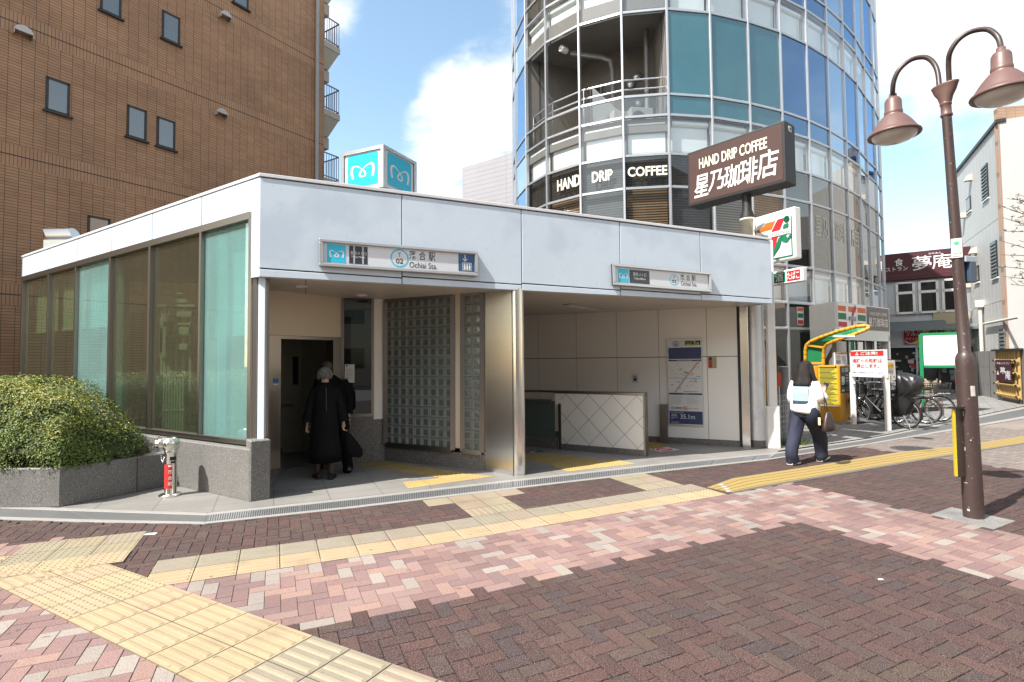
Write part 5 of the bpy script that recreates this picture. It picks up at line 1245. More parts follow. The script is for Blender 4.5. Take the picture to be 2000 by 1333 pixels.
# ------------------------------------------------------------------ grey siding house on the right with concrete yard wall
H0, H1 = Vector((18.55, 20.2)), Vector((22.4, 27.3)); hd = (H1 - H0).normalized(); hn = Vector((-hd.y, hd.x)); onH = lambda x, y: on(x, y, H0, H1)   # hn faces the street
ph = lambda s, k=0.0: H0 + hd * s + hn * k
hs = lambda x, y=450: (Vector(onH(x, y)[:2]) - H0).dot(hd)
ho = thing('siding_house', (H0.x, H0.y, 0), 'tall grey metal siding house with louvred windows and a tan tiled front on the right', 'building')
zh1 = onH(1963, 218).z; hl = hs(1866)
b = MB(); bw = .46; n_ = int(hl / bw) + 1
m_sid = M('grey siding', (.44, .44, .43), .5, .05, var=.04, scale=1.2)
b.prism([ph(0, -.03), ph(hl, -.03), ph(hl, -8), ph(0, -8)], 0, zh1 - .02, 0)
for i in range(n_):
    s0, s1 = i * bw, min((i + 1) * bw - .02, hl); zj = (onH(1969, 413).z, onH(1990, 578).z)
    for (za_, zb_) in ((0, zj[1] - .01), (zj[1] + .01, zj[0] - .01), (zj[0] + .01, zh1 - .1)): b.wall(ph(s1), ph(s0), za_, zb_, .03, 0)
    b.wall(ph(s1 + .013, -.012), ph(s1 + .002, -.012), 0, zh1 - .1, .012, 1)
b.build('siding_wall', [m_sid, m_white], ho)
b = MB(); b.wall(ph(hl + .05, .08), ph(-.05, .08), zh1 - .1, zh1 + .03, .3); b.build('roof_edge', m_dark, ho)
m_lv = M('louvre', (.10, .125, .12), .4)
for (xl, xr, yt, yb, lv) in ((1923, 1935, 318, 388, 1), (1934.5, 1946.5, 473, 545, 1), (1890, 1899, 383, 413, 0), (1900, 1909.5, 522, 554, 0), (1903, 1911.5, 636, 690, 1), (1944, 1956, 645, 690, 1)):
    s0, s1 = hs(xr), hs(xl); z1, z0 = onH((xl + xr) / 2, yt).z, onH((xl + xr) / 2, yb).z; w = MB()
    w.wall(ph(s1, .03), ph(s0, .03), z0, z1, .03, 0)
    if lv:
        for k in range(int((z1 - z0) / .14)): q0, q1 = ph(s1 - .04, .035), ph(s0 + .04, .035); z = z0 + .1 + k * .14; w.hexa([Vector((*q0, z - .06)), Vector((*q1, z - .06)), Vector((*(q1 + hn * .04), z - .06)), Vector((*(q0 + hn * .04), z - .06))], [Vector((*q0, z + .05)), Vector((*q1, z + .05)), Vector((*(q1 + hn * .01), z + .05)), Vector((*(q0 + hn * .01), z + .05))], 1)
    else: w.wall(ph(s1 - .06, .045), ph(s0 + .06, .045), z0 + .08, z1 - .08, .01, 2)
    w.wall(ph(s1 + .03, .06), ph(s0 - .03, .06), z0 - .05, z0, .06, 3)
    w.build('window', [m_dark, m_lv, M('obscure pane', (.22, .2, .16), .2), m_white], ho)
for (x, y) in ((1897, 348), (1885, 421), (1906.5, 490), (1894, 557), (1903, 668)):
    s0 = hs(x, y); z = onH(x, y).z; v = MB(); v.hexa([Vector((*ph(s0 - .14, 0), z - .12)), Vector((*ph(s0 + .14, 0), z - .12)), Vector((*ph(s0 + .14, .26), z - .12)), Vector((*ph(s0 - .14, .26), z - .12))], [Vector((*ph(s0 - .14, 0), z + .14)), Vector((*ph(s0 + .14, 0), z + .14)), Vector((*ph(s0 + .14, .16), z + .12)), Vector((*ph(s0 - .14, .16), z + .12))]); v.build('vent_hood', M('vent cream', (.55, .50, .44), .5), ho)
b = MB(); s0 = hs(1923, 640); b.tube([Vector((*ph(s0, .12), .3)), Vector((*ph(s0, .12), onH(1923, 590).z))], .07, 10); z = onH(1923, 634).z; b.tube([Vector((*ph(hs(1920), .1), z)), Vector((*ph(hs(1990), .1), z))], .05, 8); b.lathe([(.16, 0), (.16, .3), (.07, .0)], (*ph(s0, .12), onH(1923, 600).z), 10); b.build('drainpipe', M('pipe white', (.55, .53, .48), .5), ho)
b = MB(); t0 = ph(0); t1 = t0 + Vector((3.2, -.5)); b.wall(t0, t1, 0, zh1 - .5, .3, 0); bt_ = MB()
L_ = (t1 - t0).length
bt_.poly([Vector((*(t0 + Vector((-.02, -.01))), 0)), Vector((*t1, 0)), Vector((*t1, zh1 + .5)), Vector((*(t0 + Vector((-.02, -.01))), zh1 + .5))], 0, uv=[(0, 0), (L_, 0), (L_, zh1 + .5), (0, zh1 + .5)])
dtt = (t1 - t0).normalized(); tdn = Vector(((t1 - t0).y, -(t1 - t0).x)).normalized()
bt_.hexa([Vector((*p, -.02)) for p in (t0 + dtt * .03 - tdn * .003, t1 - tdn * .003, t1 - tdn * .25, t0 + dtt * .03 - tdn * .25)], [Vector((*p, zh1 + .49)) for p in (t0 + dtt * .03 - tdn * .003, t1 - tdn * .003, t1 - tdn * .25, t0 + dtt * .03 - tdn * .25)], 0)
bt_.build('tiled_front', brick_mat('tan tiles', (.38, .25, .175), (.345, .225, .16), (.2, .16, .13), .3, .11, .008, rough=.5, noise=.12), ho)
sgn = thing('shop_banners', (t0.x, t0.y, 3), 'stack of maroon, white, red and blue banner signs on the tan tiled front', 'banner sign')
b = MB(); dt = (t1 - t0).normalized(); tq = lambda x, y: on(x, y, t0 + tdn * .05, t1 + tdn * .05)
a_ = .12; P_ = lambda s, z: Vector((*(t0 + dt * s + tdn * .05), z))
zy = lambda y: tq(1985, y).z
for (y0, y1, mi) in ((344, 292, 0), (395, 345, 1), (418, 396, 2), (468, 424, 3), (560, 470, 3)):
    b.hexa([P_(a_ + .12, zy(y0)), P_(2.6, zy(y0)), P_(2.6, zy(y0)) - Vector((*tdn, 0)) * .06, P_(a_ + .12, zy(y0)) - Vector((*tdn, 0)) * .06], [P_(a_ + .12, zy(y1)), P_(2.6, zy(y1)), P_(2.6, zy(y1)) - Vector((*tdn, 0)) * .06, P_(a_ + .12, zy(y1)) - Vector((*tdn, 0)) * .06], mi)
f = Face(P_(a_ + .12, zy(344)), P_(2.6, zy(344)), P_(a_ + .12, zy(292)), b, .01); f.text('生', .12, .5, .3, .95, 1, .01); f.text('かつ丼', .06, .1, .7, .42, 1, .01)
f = Face(P_(a_ + .12, zy(395)), P_(2.6, zy(395)), P_(a_ + .12, zy(345)), b, .01); f.text('一', .2, .6, .3, .7, 4, .02)
f = Face(P_(a_ + .12, zy(468)), P_(2.6, zy(468)), P_(a_ + .12, zy(424)), b, .01); f.text('す', .3, .1, .6, .6, 1, .02)
b.build('banner_face', [M('banner maroon', (.30, .05, .10), .5), m_white, M('banner red', (.6, .05, .07), .5), M('banner blue', (.03, .06, .55), .5), m_ink], sgn)
# concrete yard wall
cw0 = G(1996, 790).to_2d(); cw1 = cw0 + (H1 - H0).normalized() * 5
cd = (cw1 - cw0).normalized(); zc0 = on(1996, 683, cw0, cw1).z
yw = MB(); m_cw = M('yard concrete', (.19, .18, .168), .85, var=.1, scale=1.5, bump=.2, bscale=12)
yw.wall(cw0 + cd * 11, cw0 - cd * 3.0, 0, zc0, -.2 if False else .2, 0)
for i in range(1, 9):
    p = cw0 - cd * 3 + cd * i * 1.6 + Vector((-cd.y, cd.x)) * .004; yw.box((p.x, p.y, zc0 / 2), (.012, .012, zc0 - .02), math.atan2(cd.y, cd.x), 1)
    for z in (.5, 1.2, 1.9):
        for k in (.3, .9): p2 = p + cd * k; yw.box((p2.x, p2.y, z), (.03, .012, .03), math.atan2(cd.y, cd.x), 1)
tag(yw.build('yard_wall', [m_cw, m_dark]), 'grey concrete yard wall with tie holes below the siding house', 'wall')
# bamboo frame with restaurant sign on the wall
bf0, bf1 = G(1995, 789).to_2d() + Vector((-cd.y, cd.x)) * .08, None
bs0, bs1 = on(1998, 720, cw0, cw1).to_2d(), on(1952, 720, cw0, cw1).to_2d()
bn = Vector((-cd.y, cd.x)); bfm = thing('bamboo_panel', (bs1.x, bs1.y, 0), 'yellow bamboo frame with a maroon restaurant sign against the concrete wall', 'sign')
q = lambda t, k=.1: bs1.lerp(bs0, t) + bn * k
m_bam = M('bamboo', (.45, .30, .11), .5, var=.12, scale=4, stretch=(1, 1, 12))
b = MB(); zt2 = zc0 - .02
for t in (.03, .14, .86, .97): b.tube([Vector((*q(t, .07), .15)), Vector((*q(t, .07), zt2))], .045, 8)
for k in range(9): t = .2 + k * .075; b.tube([Vector((*q(t, .04), .12)), Vector((*q(t, .04), zt2))], .055, 8)
for z in (.25, .62, 1.02, zt2 - .35): b.tube([Vector((*q(-.02, .14), z)), Vector((*q(1.02, .14), z))], .04, 8)
b.build('bamboo_frame', m_bam, bfm)
b = MB()
for t in (.03, .97):
    for z in (.25, .62, 1.02, zt2 - .35): p = q(t, .14); b.box((p.x, p.y, z), (.10, .10, .07))
b.wall(q(-.05, .2), q(1.05, .2), zt2, zt2 + .06, .2); b.build('rope_ties', m_black, bfm)
b = MB(); zq0, zq1 = on(1970, 745, cw0, cw1).z, on(1970, 703, cw0, cw1).z
f = Face(Vector((*q(.16, .19), zq0)), Vector((*q(.86, .19), zq0)), Vector((*q(.16, .19), zq1)), b, .006); f.rect(0, 0, 1, 1, 0); f.text('和食レストラン', .1, .78, .9, .9, 1, .005, 2); f.text('夢', .3, .28, .62, .66, 1, .015, 2); f.text('庵', .6, .1, .93, .52, 1, .015, 2); f.pts([(.05, .3), (.22, .3), (.15, .5)], 1, 2)
b.build('sign_face', [MATS['maroon'], m_white], bfm)
# ------------------------------------------------------------------ white building far behind
fb0, fb1 = at(903, 328, 36), at(1010, 298, 33.5); b = MB(); fd_ = thing('white_building', (fb0.x, fb0.y, 0), 'plain white clad building far behind the entrance roof', 'building')
b.prism([fb0.to_2d(), fb1.to_2d(), fb1.to_2d() + Vector((3, 8)), fb0.to_2d() + Vector((3, 8))], 0, (fb0.z + fb1.z) / 2 - .0)
L_ = (fb1 - fb0).to_2d().length
b2 = MB(); o_ = Vector((0, -.02, 0)); b2.poly([Vector((fb0.x, fb0.y, 0)) + o_, Vector((fb1.x, fb1.y, 0)) + o_, Vector((fb1.x, fb1.y, fb1.z)) + o_, Vector((fb0.x, fb0.y, fb0.z)) + o_], 0, uv=[(0, 0), (L_, 0), (L_, fb1.z), (0, fb0.z)])
b.build('wall', m_white, fd_); b2.build('cladding', brick_mat('white cladding', (.30, .30, .33), (.315, .315, .345), (.23, .23, .26), 3.6, .3, .02, rough=.5, bump=.2, noise=.05), fd_)
b = MB(); p = at(985, 296, 35); b.box((p.x, p.y + 1.5, fb1.z + .4), (1.6, 1.4, 1.2)); 
for k in range(4): b.box((p.x - .2 + k * .3, p.y + .6, fb1.z + .7), (.07, .07, 1.6))
b.build('roof_unit', m_alu, fd_)
b = MB(); p = at(948, 300, 35); b.bar((p.x, p.y, p.z - .8), (p.x, p.y, p.z + .7), .05)
for k in range(4): b.bar((p.x - .22 + k * .03, p.y, p.z + .5 - k * .22), (p.x + .22 - k * .03, p.y, p.z + .5 - k * .22), .025)
b.build('aerial', m_alu, fd_)
# ------------------------------------------------------------------ street lamp
m_lp = M('lamp brown', (.058, .038, .036), .42, .1, var=.06, scale=5, speck=((38, .66, .74, (.4, .38, .37), .5),), bump=.08, bscale=25)
m_lh = M('lamp head brown', (.135, .075, .065), .45, var=.05, scale=3)
m_lens = M('lamp globe', (.60, .58, .55), .25, var=.03, coat=.4)
lp = G(1902, 1012); lq = at(1884, 690, 5.36); lt = at(1849, 228, 5.36)
axis = lambda z: lp.lerp(lq, z / lq.z) if z <= lq.z else lq.lerp(lt, (z - lq.z) / (lt.z - lq.z))
la = thing('street_lamp', lp, 'brown double headed street lamp with swan neck arms on the paving', 'street lamp')
def rings_ax(prof, seg=28):
    R = []
    for r, z in prof:
        c = axis(z); R.append([Vector((c.x + r * math.cos(2 * math.pi * k / seg), c.y + r * math.sin(2 * math.pi * k / seg), z)) for k in range(seg)])
    return R
b = MB(); b.loft(rings_ax([(.084, 0), (.083, .5), (.082, 1.0), (.082, 1.48), (.080, 1.54), (.073, 1.585), (.060, 1.61), (.052, 1.625), (.050, 2.2), (.046, 3.0), (.042, 3.6), (.041, lt.z)])); b.build('pole', m_lp, la)
b = MB(); b.loft(rings_ax([(.044, lt.z - .005), (.051, lt.z + .005), (.051, lt.z + .02), (.045, lt.z + .03), (.044, lt.z + .11), (.051, lt.z + .12), (.049, lt.z + .135), (.042, lt.z + .15)])); b.build('collar', m_lh, la)
ca_ = lt + (lt - lq).normalized() * .14
ad = Vector((.37, -.93, 0)).normalized(); an = Vector((.93, .37, 0))
b = MB(); R = []
for (k, w, d_) in ((0, .044, .044), (.08, .068, .052), (.13, .098, .06), (.19, .12, .066), (.20, .126, .07), (.208, .12, .064)):
    R.append([ca_ + Vector((0, 0, k - .02)) + ad * (w * math.cos(t)) + an * (d_ * math.sin(t)) for t in [2 * math.pi * i / 24 for i in range(24)]])
b.loft(R); b.build('cup', m_lh, la)
def arm(px, d0, d1):
    n = len(px); b = MB(); P = [at(x, y, d0 + (d1 - d0) * i / (n - 1)) for i, (x, y) in enumerate(px)]
    Q = []
    for i in range(n - 1):
        p0, p1, p2, p3 = P[max(i - 1, 0)], P[i], P[i + 1], P[min(i + 2, n - 1)]
        for t in (0, .25, .5, .75): Q.append(.5 * ((2 * p1) + (p2 - p0) * t + (2 * p0 - 5 * p1 + 4 * p2 - p3) * t * t + (3 * p1 - 3 * p2 + p3 - p0) * t ** 3))
    Q.append(P[-1]); b.tube(Q, .0235, 12); b.build('arm', m_lp, la); return P[-1]
h1 = arm([(1835, 176), (1832, 145), (1825, 126), (1812, 114), (1796, 112.5), (1776, 119), (1756, 137), (1746, 158), (1743.5, 178), (1743.8, 190)], 5.38, 5.72)
h2 = arm([(1855, 172), (1852.5, 125), (1856, 102), (1870, 80), (1890, 65), (1912, 58.5), (1932, 59), (1948, 72), (1954, 88), (1955, 100)], 5.34, 4.93)
for h, sc in ((h1, 1.0), (h2, 1.0)):
    c = h + Vector((0, 0, -.0)); b = MB(); r = .285
    K_ = .83; b.lathe([(r_ * K_, z_ * .96) for r_, z_ in [(.0, .03), (.042, .03), (.045, .0), (.05, -.005), (.075, -.02), (.092, -.05), (.096, -.16), (.102, -.165), (.102, -.2), (.10, -.205), (.135, -.235), (.195, -.30), (.245, -.37), (.27, -.405), (.29, -.415), (.296, -.43), (.29, -.445), (.26, -.44), (.255, -.42), (.2, -.38)]], c, 40); so = b.build('lamp_shade', m_lh, la)
    b = MB(); b.lathe([(r_ * K_, z_ * .96) for r_, z_ in [(.255, -.432), (.235, -.462), (.18, -.495), (.1, -.515), (.0, -.52)]], c, 36); b.build('lamp_globe', m_lens, so)
def wrap(z0, z1, a0, a1, mi, b, k=.003, n=6, rad=None):
    c0 = axis((z0 + z1) / 2); r = (rad or .06) + k
    for i in range(n):
        t0, t1 = a0 + (a1 - a0) * i / n, a0 + (a1 - a0) * (i + 1) / n
        b.poly([Vector((axis(z0).x + r * math.cos(t0), axis(z0).y + r * math.sin(t0), z0)), Vector((axis(z0).x + r * math.cos(t1), axis(z0).y + r * math.sin(t1), z0)), Vector((axis(z1).x + r * math.cos(t1), axis(z1).y + r * math.sin(t1), z1)), Vector((axis(z1).x + r * math.cos(t0), axis(z1).y + r * math.sin(t0), z1))], mi)
va = math.atan2(-5.36, -4.5)          # azimuth from the pole to the viewer
b = MB(); zA, zB = at(1867, 505, 5.36).z, at(1867, 468, 5.36).z
b2c = axis((zA + zB) / 2)
tdir = Vector((math.cos(va), math.sin(va), 0)); sdir = Vector((-math.sin(va), math.cos(va), 0))
f = Face(Vector((*(b2c + tdir * .053 - sdir * .042)[:2], zA)), Vector((*(b2c + tdir * .053 + sdir * .042)[:2], zA)), Vector((*(b2c + tdir * .053 - sdir * .042)[:2], zB)), b, .0015)
b.hexa([f.P(0, 0, 0), f.P(1, 0, 0), f.P(1, 0, -4), f.P(0, 0, -4)], [f.P(0, 1, 0), f.P(1, 1, 0), f.P(1, 1, -4), f.P(0, 1, -4)], 0)
f.text('0439', .1, .14, .9, .3, 1, 0); f.pts([(.5, .62), (.22, .72), (.26, .8), (.4, .85), (.6, .85), (.74, .8), (.78, .72)], 2); f.rect(.47, .55, .53, .64, 2); f.rect(.1, .05, .9, .08, 1); f.text('東京都', .3, .9, .7, .95, 1)
b.build('number_plate', [m_white, m_ink, M('plate green', (.05, .45, .2), .5)], la)
b = MB(); p = axis(2.45) + Vector((.12, .02, 0)); b.box((p.x, p.y, 2.42), (.09, .09, .2), .3, 0); b.box((p.x - .02, p.y, 2.55), (.16, .1, .06), .3, 1); b.build('sensor_box', [M('box blue grey', (.05, .08, .13), .4), M('box grey', (.35, .4, .46), .4)], la, bevel=.005)
b = MB(); zg0, zg1 = at(1872, 930, 5.36).z, at(1866, 797, 5.36).z
g0 = at(1865, 865, 5.30); g1 = at(1884, 865, 5.33)
b.prism([g0.to_2d() + Vector((.012, .0)), g1.to_2d(), g1.to_2d() + Vector((.03, .04)), g0.to_2d() + Vector((.04, .04))], zg0, zg1, 0); b.prism([g0.to_2d() + Vector((-.016, -.01)), g0.to_2d() + Vector((.012, -.006)), g0.to_2d() + Vector((.045, .04)), g0.to_2d() + Vector((.02, .05))], zg0 + .01, zg1 - .01, 1)
b.box((g0.x + .035, g0.y + .01, zg1 + .008), (.13, .07, .016), .3, 2); b.build('edge_guard', [m_lp, M('guard yellow', (.70, .56, .03), .5), m_black], la)
b = MB(); rr = random.Random(5)
def chip(x, y, w, h):
    c = at(x, y, 5.30); z = c.z; ax = axis(z); an_ = math.atan2(at(x, y, 5.27).y - ax.y, at(x, y, 5.27).x - ax.x); r_ = .108
    aa = va + math.asin(max(-.95, min(.95, (x - (1902 - (1012 - y) * .056)) / 21.0)))
    wrap(z - h / 2, z + h / 2, aa - w / .22, aa + w / .22, 0, b, .0015, 3, .0825)
for (x, y, w, h) in ((1900, 764, .055, .10), (1873, 808, .02, .05), (1880, 809, .03, .045), (1874, 873, .025, .03), (1883, 878, .035, .035), (1892, 998, .03, .02), (1866, 715, .008, .05), (1886, 945, .05, .006), (1896, 860, .012, .012)): chip(x, y, w, h)
b.build('torn_sticker', m_chip, la)
b = MB(); q = [G(1818, 1006), G(1858, 992), G(1984, 1019), G(1942, 1035)]; b.hexa([Vector((p.x, p.y, -.012)) for p in q][::-1], [Vector((p.x, p.y, .008)) for p in q][::-1]); tag(b.build('lamp_footing', M('footing stone', (.20, .196, .186), .7, var=.15, scale=4, speck=((90, .54, .62, (.07, .07, .07), .7), (2.2, .55, .7, (.09, .085, .08), .5))), bevel=.004), 'pale concrete footing slab around the street lamp base', 'footing')
# ------------------------------------------------------------------ fire hydrant
m_chr = M('hydrant steel', (.66, .64, .60), .22, 1.0, var=.04, rvar=.06)
hp = G(333, 969); hy = thing('fire_hydrant', hp, 'short stainless fire hydrant post with red station label and chain', 'fire hydrant')
b = MB(); b.lathe([(.0, 0), (.125, 0), (.125, .012), (.115, .022), (.066, .024), (.064, .03), (.064, .50), (.072, .505), (.072, .55), (.066, .555)], (hp.x, hp.y, .006), 28); b.build('post', m_chr, hy)
b = MB(); b.lathe([(.066, .54), (.085, .555), (.092, .60), (.088, .645), (.07, .68), (.04, .70), (0, .705)], (hp.x, hp.y, .006), 24)
dL = Vector((-.95, -.32, 0)).normalized(); c = hp + Vector((0, 0, .635)); b.lathe([(.0, -.02), (.062, -.02), (.062, .09), (.066, .095), (.066, .12), (.058, .125), (.058, .155), (.05, .165), (0, .165)], c, 20, 0, axis=dL)
dF = Vector((.28, -.96, 0)); b.lathe([(.0, 0), (.068, 0), (.068, .09), (.06, .1), (.03, .102), (.028, .125), (0, .125)], c, 20, 0, axis=dF)
b.box(tuple(c + dL * .13 + Vector((0, 0, .07))), (.02, .02, .02)); b.build('head', m_chr, hy)
b = MB(); p0 = c + dL * .11 + Vector((0, 0, -.06)); p1 = hp + Vector((-.05, -.05, .47)); n = 15
for i in range(n):
    t = i / (n - 1); p = p0.lerp(p1, t) + Vector((0, 0, -.11 * math.sin(math.pi * t))); b.ell(p, (.008, .008, .010), 6, 4)
b.build('chain', m_chr, hy)
b = MB(); vh = math.atan2(-hp.y, -hp.x)
def hwrap(z0, z1, a0, a1, mi, k, n=8):
    for i in range(n):
        t0, t1 = vh + a0 + (a1 - a0) * i / n, vh + a0 + (a1 - a0) * (i + 1) / n; r = .064 + k
        b.poly([(hp.x + r * math.cos(t0), hp.y + r * math.sin(t0), z0), (hp.x + r * math.cos(t1), hp.y + r * math.sin(t1), z0), (hp.x + r * math.cos(t1), hp.y + r * math.sin(t1), z1), (hp.x + r * math.cos(t0), hp.y + r * math.sin(t0), z1)], mi)
hwrap(.10, .385, -1.5, .22, 0, .002); hwrap(.355, .378, -.42, .14, 1, .003, 4); hwrap(.43, .47, -.2, .95, 2, .002, 6); hwrap(.395, .42, -.05, .75, 2, .002, 5)
n_ = Vector((math.cos(vh - .12), math.sin(vh - .12), 0)); s_ = Vector((-n_.y, n_.x, 0))
for ch, zz0 in (('落', .275), ('合', .205), ('駅', .135)):
    o_ = Vector((hp.x, hp.y, 0)) + n_ * .069; f = Face(o_ - s_ * .022 + Vector((0, 0, zz0)), o_ + s_ * .022 + Vector((0, 0, zz0)), o_ - s_ * .022 + Vector((0, 0, zz0 + .045)), b, .001); f.text(ch, 0, 0, 1, 1, 1, .01)
b.build('label', [M('label red', (.55, .03, .03), .5), m_white, m_black], hy)
# ------------------------------------------------------------------ planter and hedge
p0, p1 = G(117, 992).to_2d(), G(304, 955).to_2d(); pe_ = Vector((-4.42, 7.06))
ptr = thing('planter', (-6.5, 7, 0), 'grey granite planter wall holding the clipped hedge', 'planter'); ZP = .437
b = MB(); b.wall((-11, 6.16), p0, 0, ZP, .2, 0); b.wall(p0 + Vector((.002, .004)), p1 + (p1 - p0).normalized() * .22, 0, ZP - .001, .2, 0); b.build('planter_wall', m_gran, ptr, bevel=.012)
b = MB()
for s_ in (-5.62, -7.0, -8.4): b.box((s_, 6.07 + (-5.036 - s_) * .02, ZP / 2), (.006, .012, ZP - .02))
pdn = (p1 - p0).normalized(); q = p0.lerp(p1, .78) + Vector((pdn.y, -pdn.x)) * .001; b.box((q.x, q.y, ZP / 2), (.006, .008, ZP - .02), math.atan2(pdn.y, pdn.x)); b.build('joint', m_seam, ptr)
b = MB(); b.prism([(-11, 6.3), (p0.x - .1, 6.25), (-4.75, 6.95), (-5.0, 7.35), (-10, 10.5), (-11, 10.5)], .3, .36); b.build('soil', M('soil', (.05, .035, .025), .95), ptr)
m_leaf = M('hedge leaf', (1, 1, 1), .5, var=.12, scale=3, attr=True, spec=.35)
PB = [Vector(q) for q in ((-11.5, 6.02), (-5.03, 6.03), (-4.60, 6.83), (-4.85, 7.22), (-9.2, 9.93), (-11.5, 10.2))]
def dist_in(p):
    m_ = 9
    for i in range(5):
        a, c = PB[i], PB[(i + 1) % 6]; d = (c - a).normalized(); s_ = Vector((-d.y, d.x)).dot(p - a)
        m_ = min(m_, s_)
    return m_
from mathutils import noise as mnoise
def hedge_h(p):
    d = dist_in(p)
    if d < 0: return None
    Hx = 1.42 if p.x < -6.1 else 1.42 - .58 * ((p.x + 6.1) / 1.45) ** 1.5
    e = min(1, d / .55); h = .40 + (Hx - .40) * (1 - (1 - e) ** 2.6) ** .5
    return h + .07 * mnoise.noise(Vector((p.x * 1.6, p.y * 1.6, 0))) + .035 * mnoise.noise(Vector((p.x * 5, p.y * 5, 3)))
hedge = MB(); rr = random.Random(21)
def leaf(mb, p, nrm_, L_, c):
    n = (Vector(nrm_) + Vector((rr.uniform(-1, 1), rr.uniform(-1, 1), rr.uniform(-.6, 1))) * .75).normalized()
    t = n.cross(Vector((rr.uniform(-1, 1), rr.uniform(-1, 1), rr.uniform(-1, 1)))).normalized(); s_ = n.cross(t)
    mb.poly([p - t * L_, p + s_ * L_ * .42 + n * L_ * .12, p + t * L_, p - s_ * L_ * .42 + n * L_ * .12], 0, col=c)
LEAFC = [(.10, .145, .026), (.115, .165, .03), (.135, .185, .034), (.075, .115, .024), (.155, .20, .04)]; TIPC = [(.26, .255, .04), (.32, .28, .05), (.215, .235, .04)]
cnt = 0
while cnt < 52000:
    x = rr.uniform(-9.4, -4.58) if rr.random() < .7 else rr.uniform(-7, -4.58); y = rr.uniform(6.02, 9.6)
    if rr.random() < .5: y = 6.02 + abs(rr.gauss(0, .35))
    p = Vector((x, y)); h = hedge_h(p)
    if h is None: continue
    e = .03; hx = hedge_h(p + Vector((e, 0))); hx = .4 if hx is None else hx; hy_ = hedge_h(p + Vector((0, e))); hy_ = .4 if hy_ is None else hy_
    gx, gy = (hx - h) / e, (hy_ - h) / e; ar = math.sqrt(1 + gx * gx + gy * gy)
    if rr.random() > min(1, ar / 5): continue
    nn = Vector((-gx, -gy, 1)).normalized(); P3 = Vector((x, y, h))
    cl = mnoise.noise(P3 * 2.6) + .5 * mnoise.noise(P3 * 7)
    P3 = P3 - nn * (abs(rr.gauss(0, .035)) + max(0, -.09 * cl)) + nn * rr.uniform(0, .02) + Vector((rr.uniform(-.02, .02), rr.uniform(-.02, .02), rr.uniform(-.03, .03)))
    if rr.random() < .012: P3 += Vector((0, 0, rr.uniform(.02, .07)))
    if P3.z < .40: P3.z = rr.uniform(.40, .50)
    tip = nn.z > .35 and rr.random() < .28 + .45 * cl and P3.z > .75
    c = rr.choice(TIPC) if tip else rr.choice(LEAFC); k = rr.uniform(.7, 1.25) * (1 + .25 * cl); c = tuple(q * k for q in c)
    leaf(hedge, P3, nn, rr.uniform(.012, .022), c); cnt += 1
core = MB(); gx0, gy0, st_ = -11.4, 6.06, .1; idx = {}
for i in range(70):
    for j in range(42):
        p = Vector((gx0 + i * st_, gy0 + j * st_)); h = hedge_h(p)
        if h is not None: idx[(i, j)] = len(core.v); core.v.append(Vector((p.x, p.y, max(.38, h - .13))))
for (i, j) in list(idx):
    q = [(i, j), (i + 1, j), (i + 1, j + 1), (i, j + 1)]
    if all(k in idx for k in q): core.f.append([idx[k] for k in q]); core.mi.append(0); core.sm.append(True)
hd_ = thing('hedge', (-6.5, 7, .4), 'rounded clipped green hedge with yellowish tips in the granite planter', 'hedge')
hedge.build('foliage', m_leaf, hd_); core.build('shade_core', M('hedge core', (.03, .045, .014), .9), hd_)  # dark inner shell stands in for shade between the leaves
# ------------------------------------------------------------------ grass tuft by the pole
gs = MB(); rr = random.Random(4)
for i in range(420):
    c = at(rr.uniform(1528, 1580), 868, 1).normalized(); p = G(1548 + rr.gauss(0, 16), 869 + rr.uniform(-4, 3)); h = rr.uniform(.06, .24) * (1.3 if p.x < 4.95 else .6); l = Vector((rr.uniform(-.1, .1), rr.uniform(-.1, .1), 0)); w = Vector((rr.uniform(-1, 1), rr.uniform(-1, 1), 0)).normalized() * .006
    cc_ = rr.choice([(.10, .17, .03), (.15, .22, .04), (.2, .24, .05), (.07, .12, .03)]); gs.poly([p - w, p + w, p + l * .6 + w * .7 + Vector((0, 0, h * .6)), p + l + Vector((0, 0, h))], 0, col=cc_)
tag(gs.build('grass', m_leaf), 'bright green weeds growing at the foot of the white pole', 'grass', kind='stuff')
# ------------------------------------------------------------------ no parking sign
W0, W1 = G(1668, 830).to_2d(), G(1735, 842).to_2d(); wd_ = (W1 - W0).normalized(); wn_ = Vector((wd_.y, -wd_.x)); onP = lambda x, y: on(x, y, W0 + wn_ * .05, W1 + wn_ * .05)
ws_ = thing('warning_sign', (*W0, 0), 'white and red no bicycle parking notice board on two white posts', 'sign')
for P_ in (W0, W1):
    b = MB(); b.box((P_.x, P_.y, .62), (.09, .09, 1.24), math.atan2(wd_.y, wd_.x)); b.build('post', m_white, ws_, bevel=.008)
c = [onP(1661.5, 736.5), onP(1731, 737.5), onP(1731, 682.5), onP(1659, 685.5)]; b = MB(); wn3 = Vector((*wn_, 0))
zt3, zb3 = (c[2].z + c[3].z) / 2, (c[0].z + c[1].z) / 2
b.hexa([Vector((c[0].x, c[0].y, zb3)), Vector((c[1].x, c[1].y, zb3)), Vector((c[1].x, c[1].y, zb3)) - wn3 * .04, Vector((c[0].x, c[0].y, zb3)) - wn3 * .04], [Vector((c[0].x, c[0].y, zt3)), Vector((c[1].x, c[1].y, zt3)), Vector((c[1].x, c[1].y, zt3)) - wn3 * .04, Vector((c[0].x, c[0].y, zt3)) - wn3 * .04], 0)
f = Face(Vector((c[0].x, c[0].y, zb3)), Vector((c[1].x, c[1].y, zb3)), Vector((c[0].x, c[0].y, zt3)), b, .004)
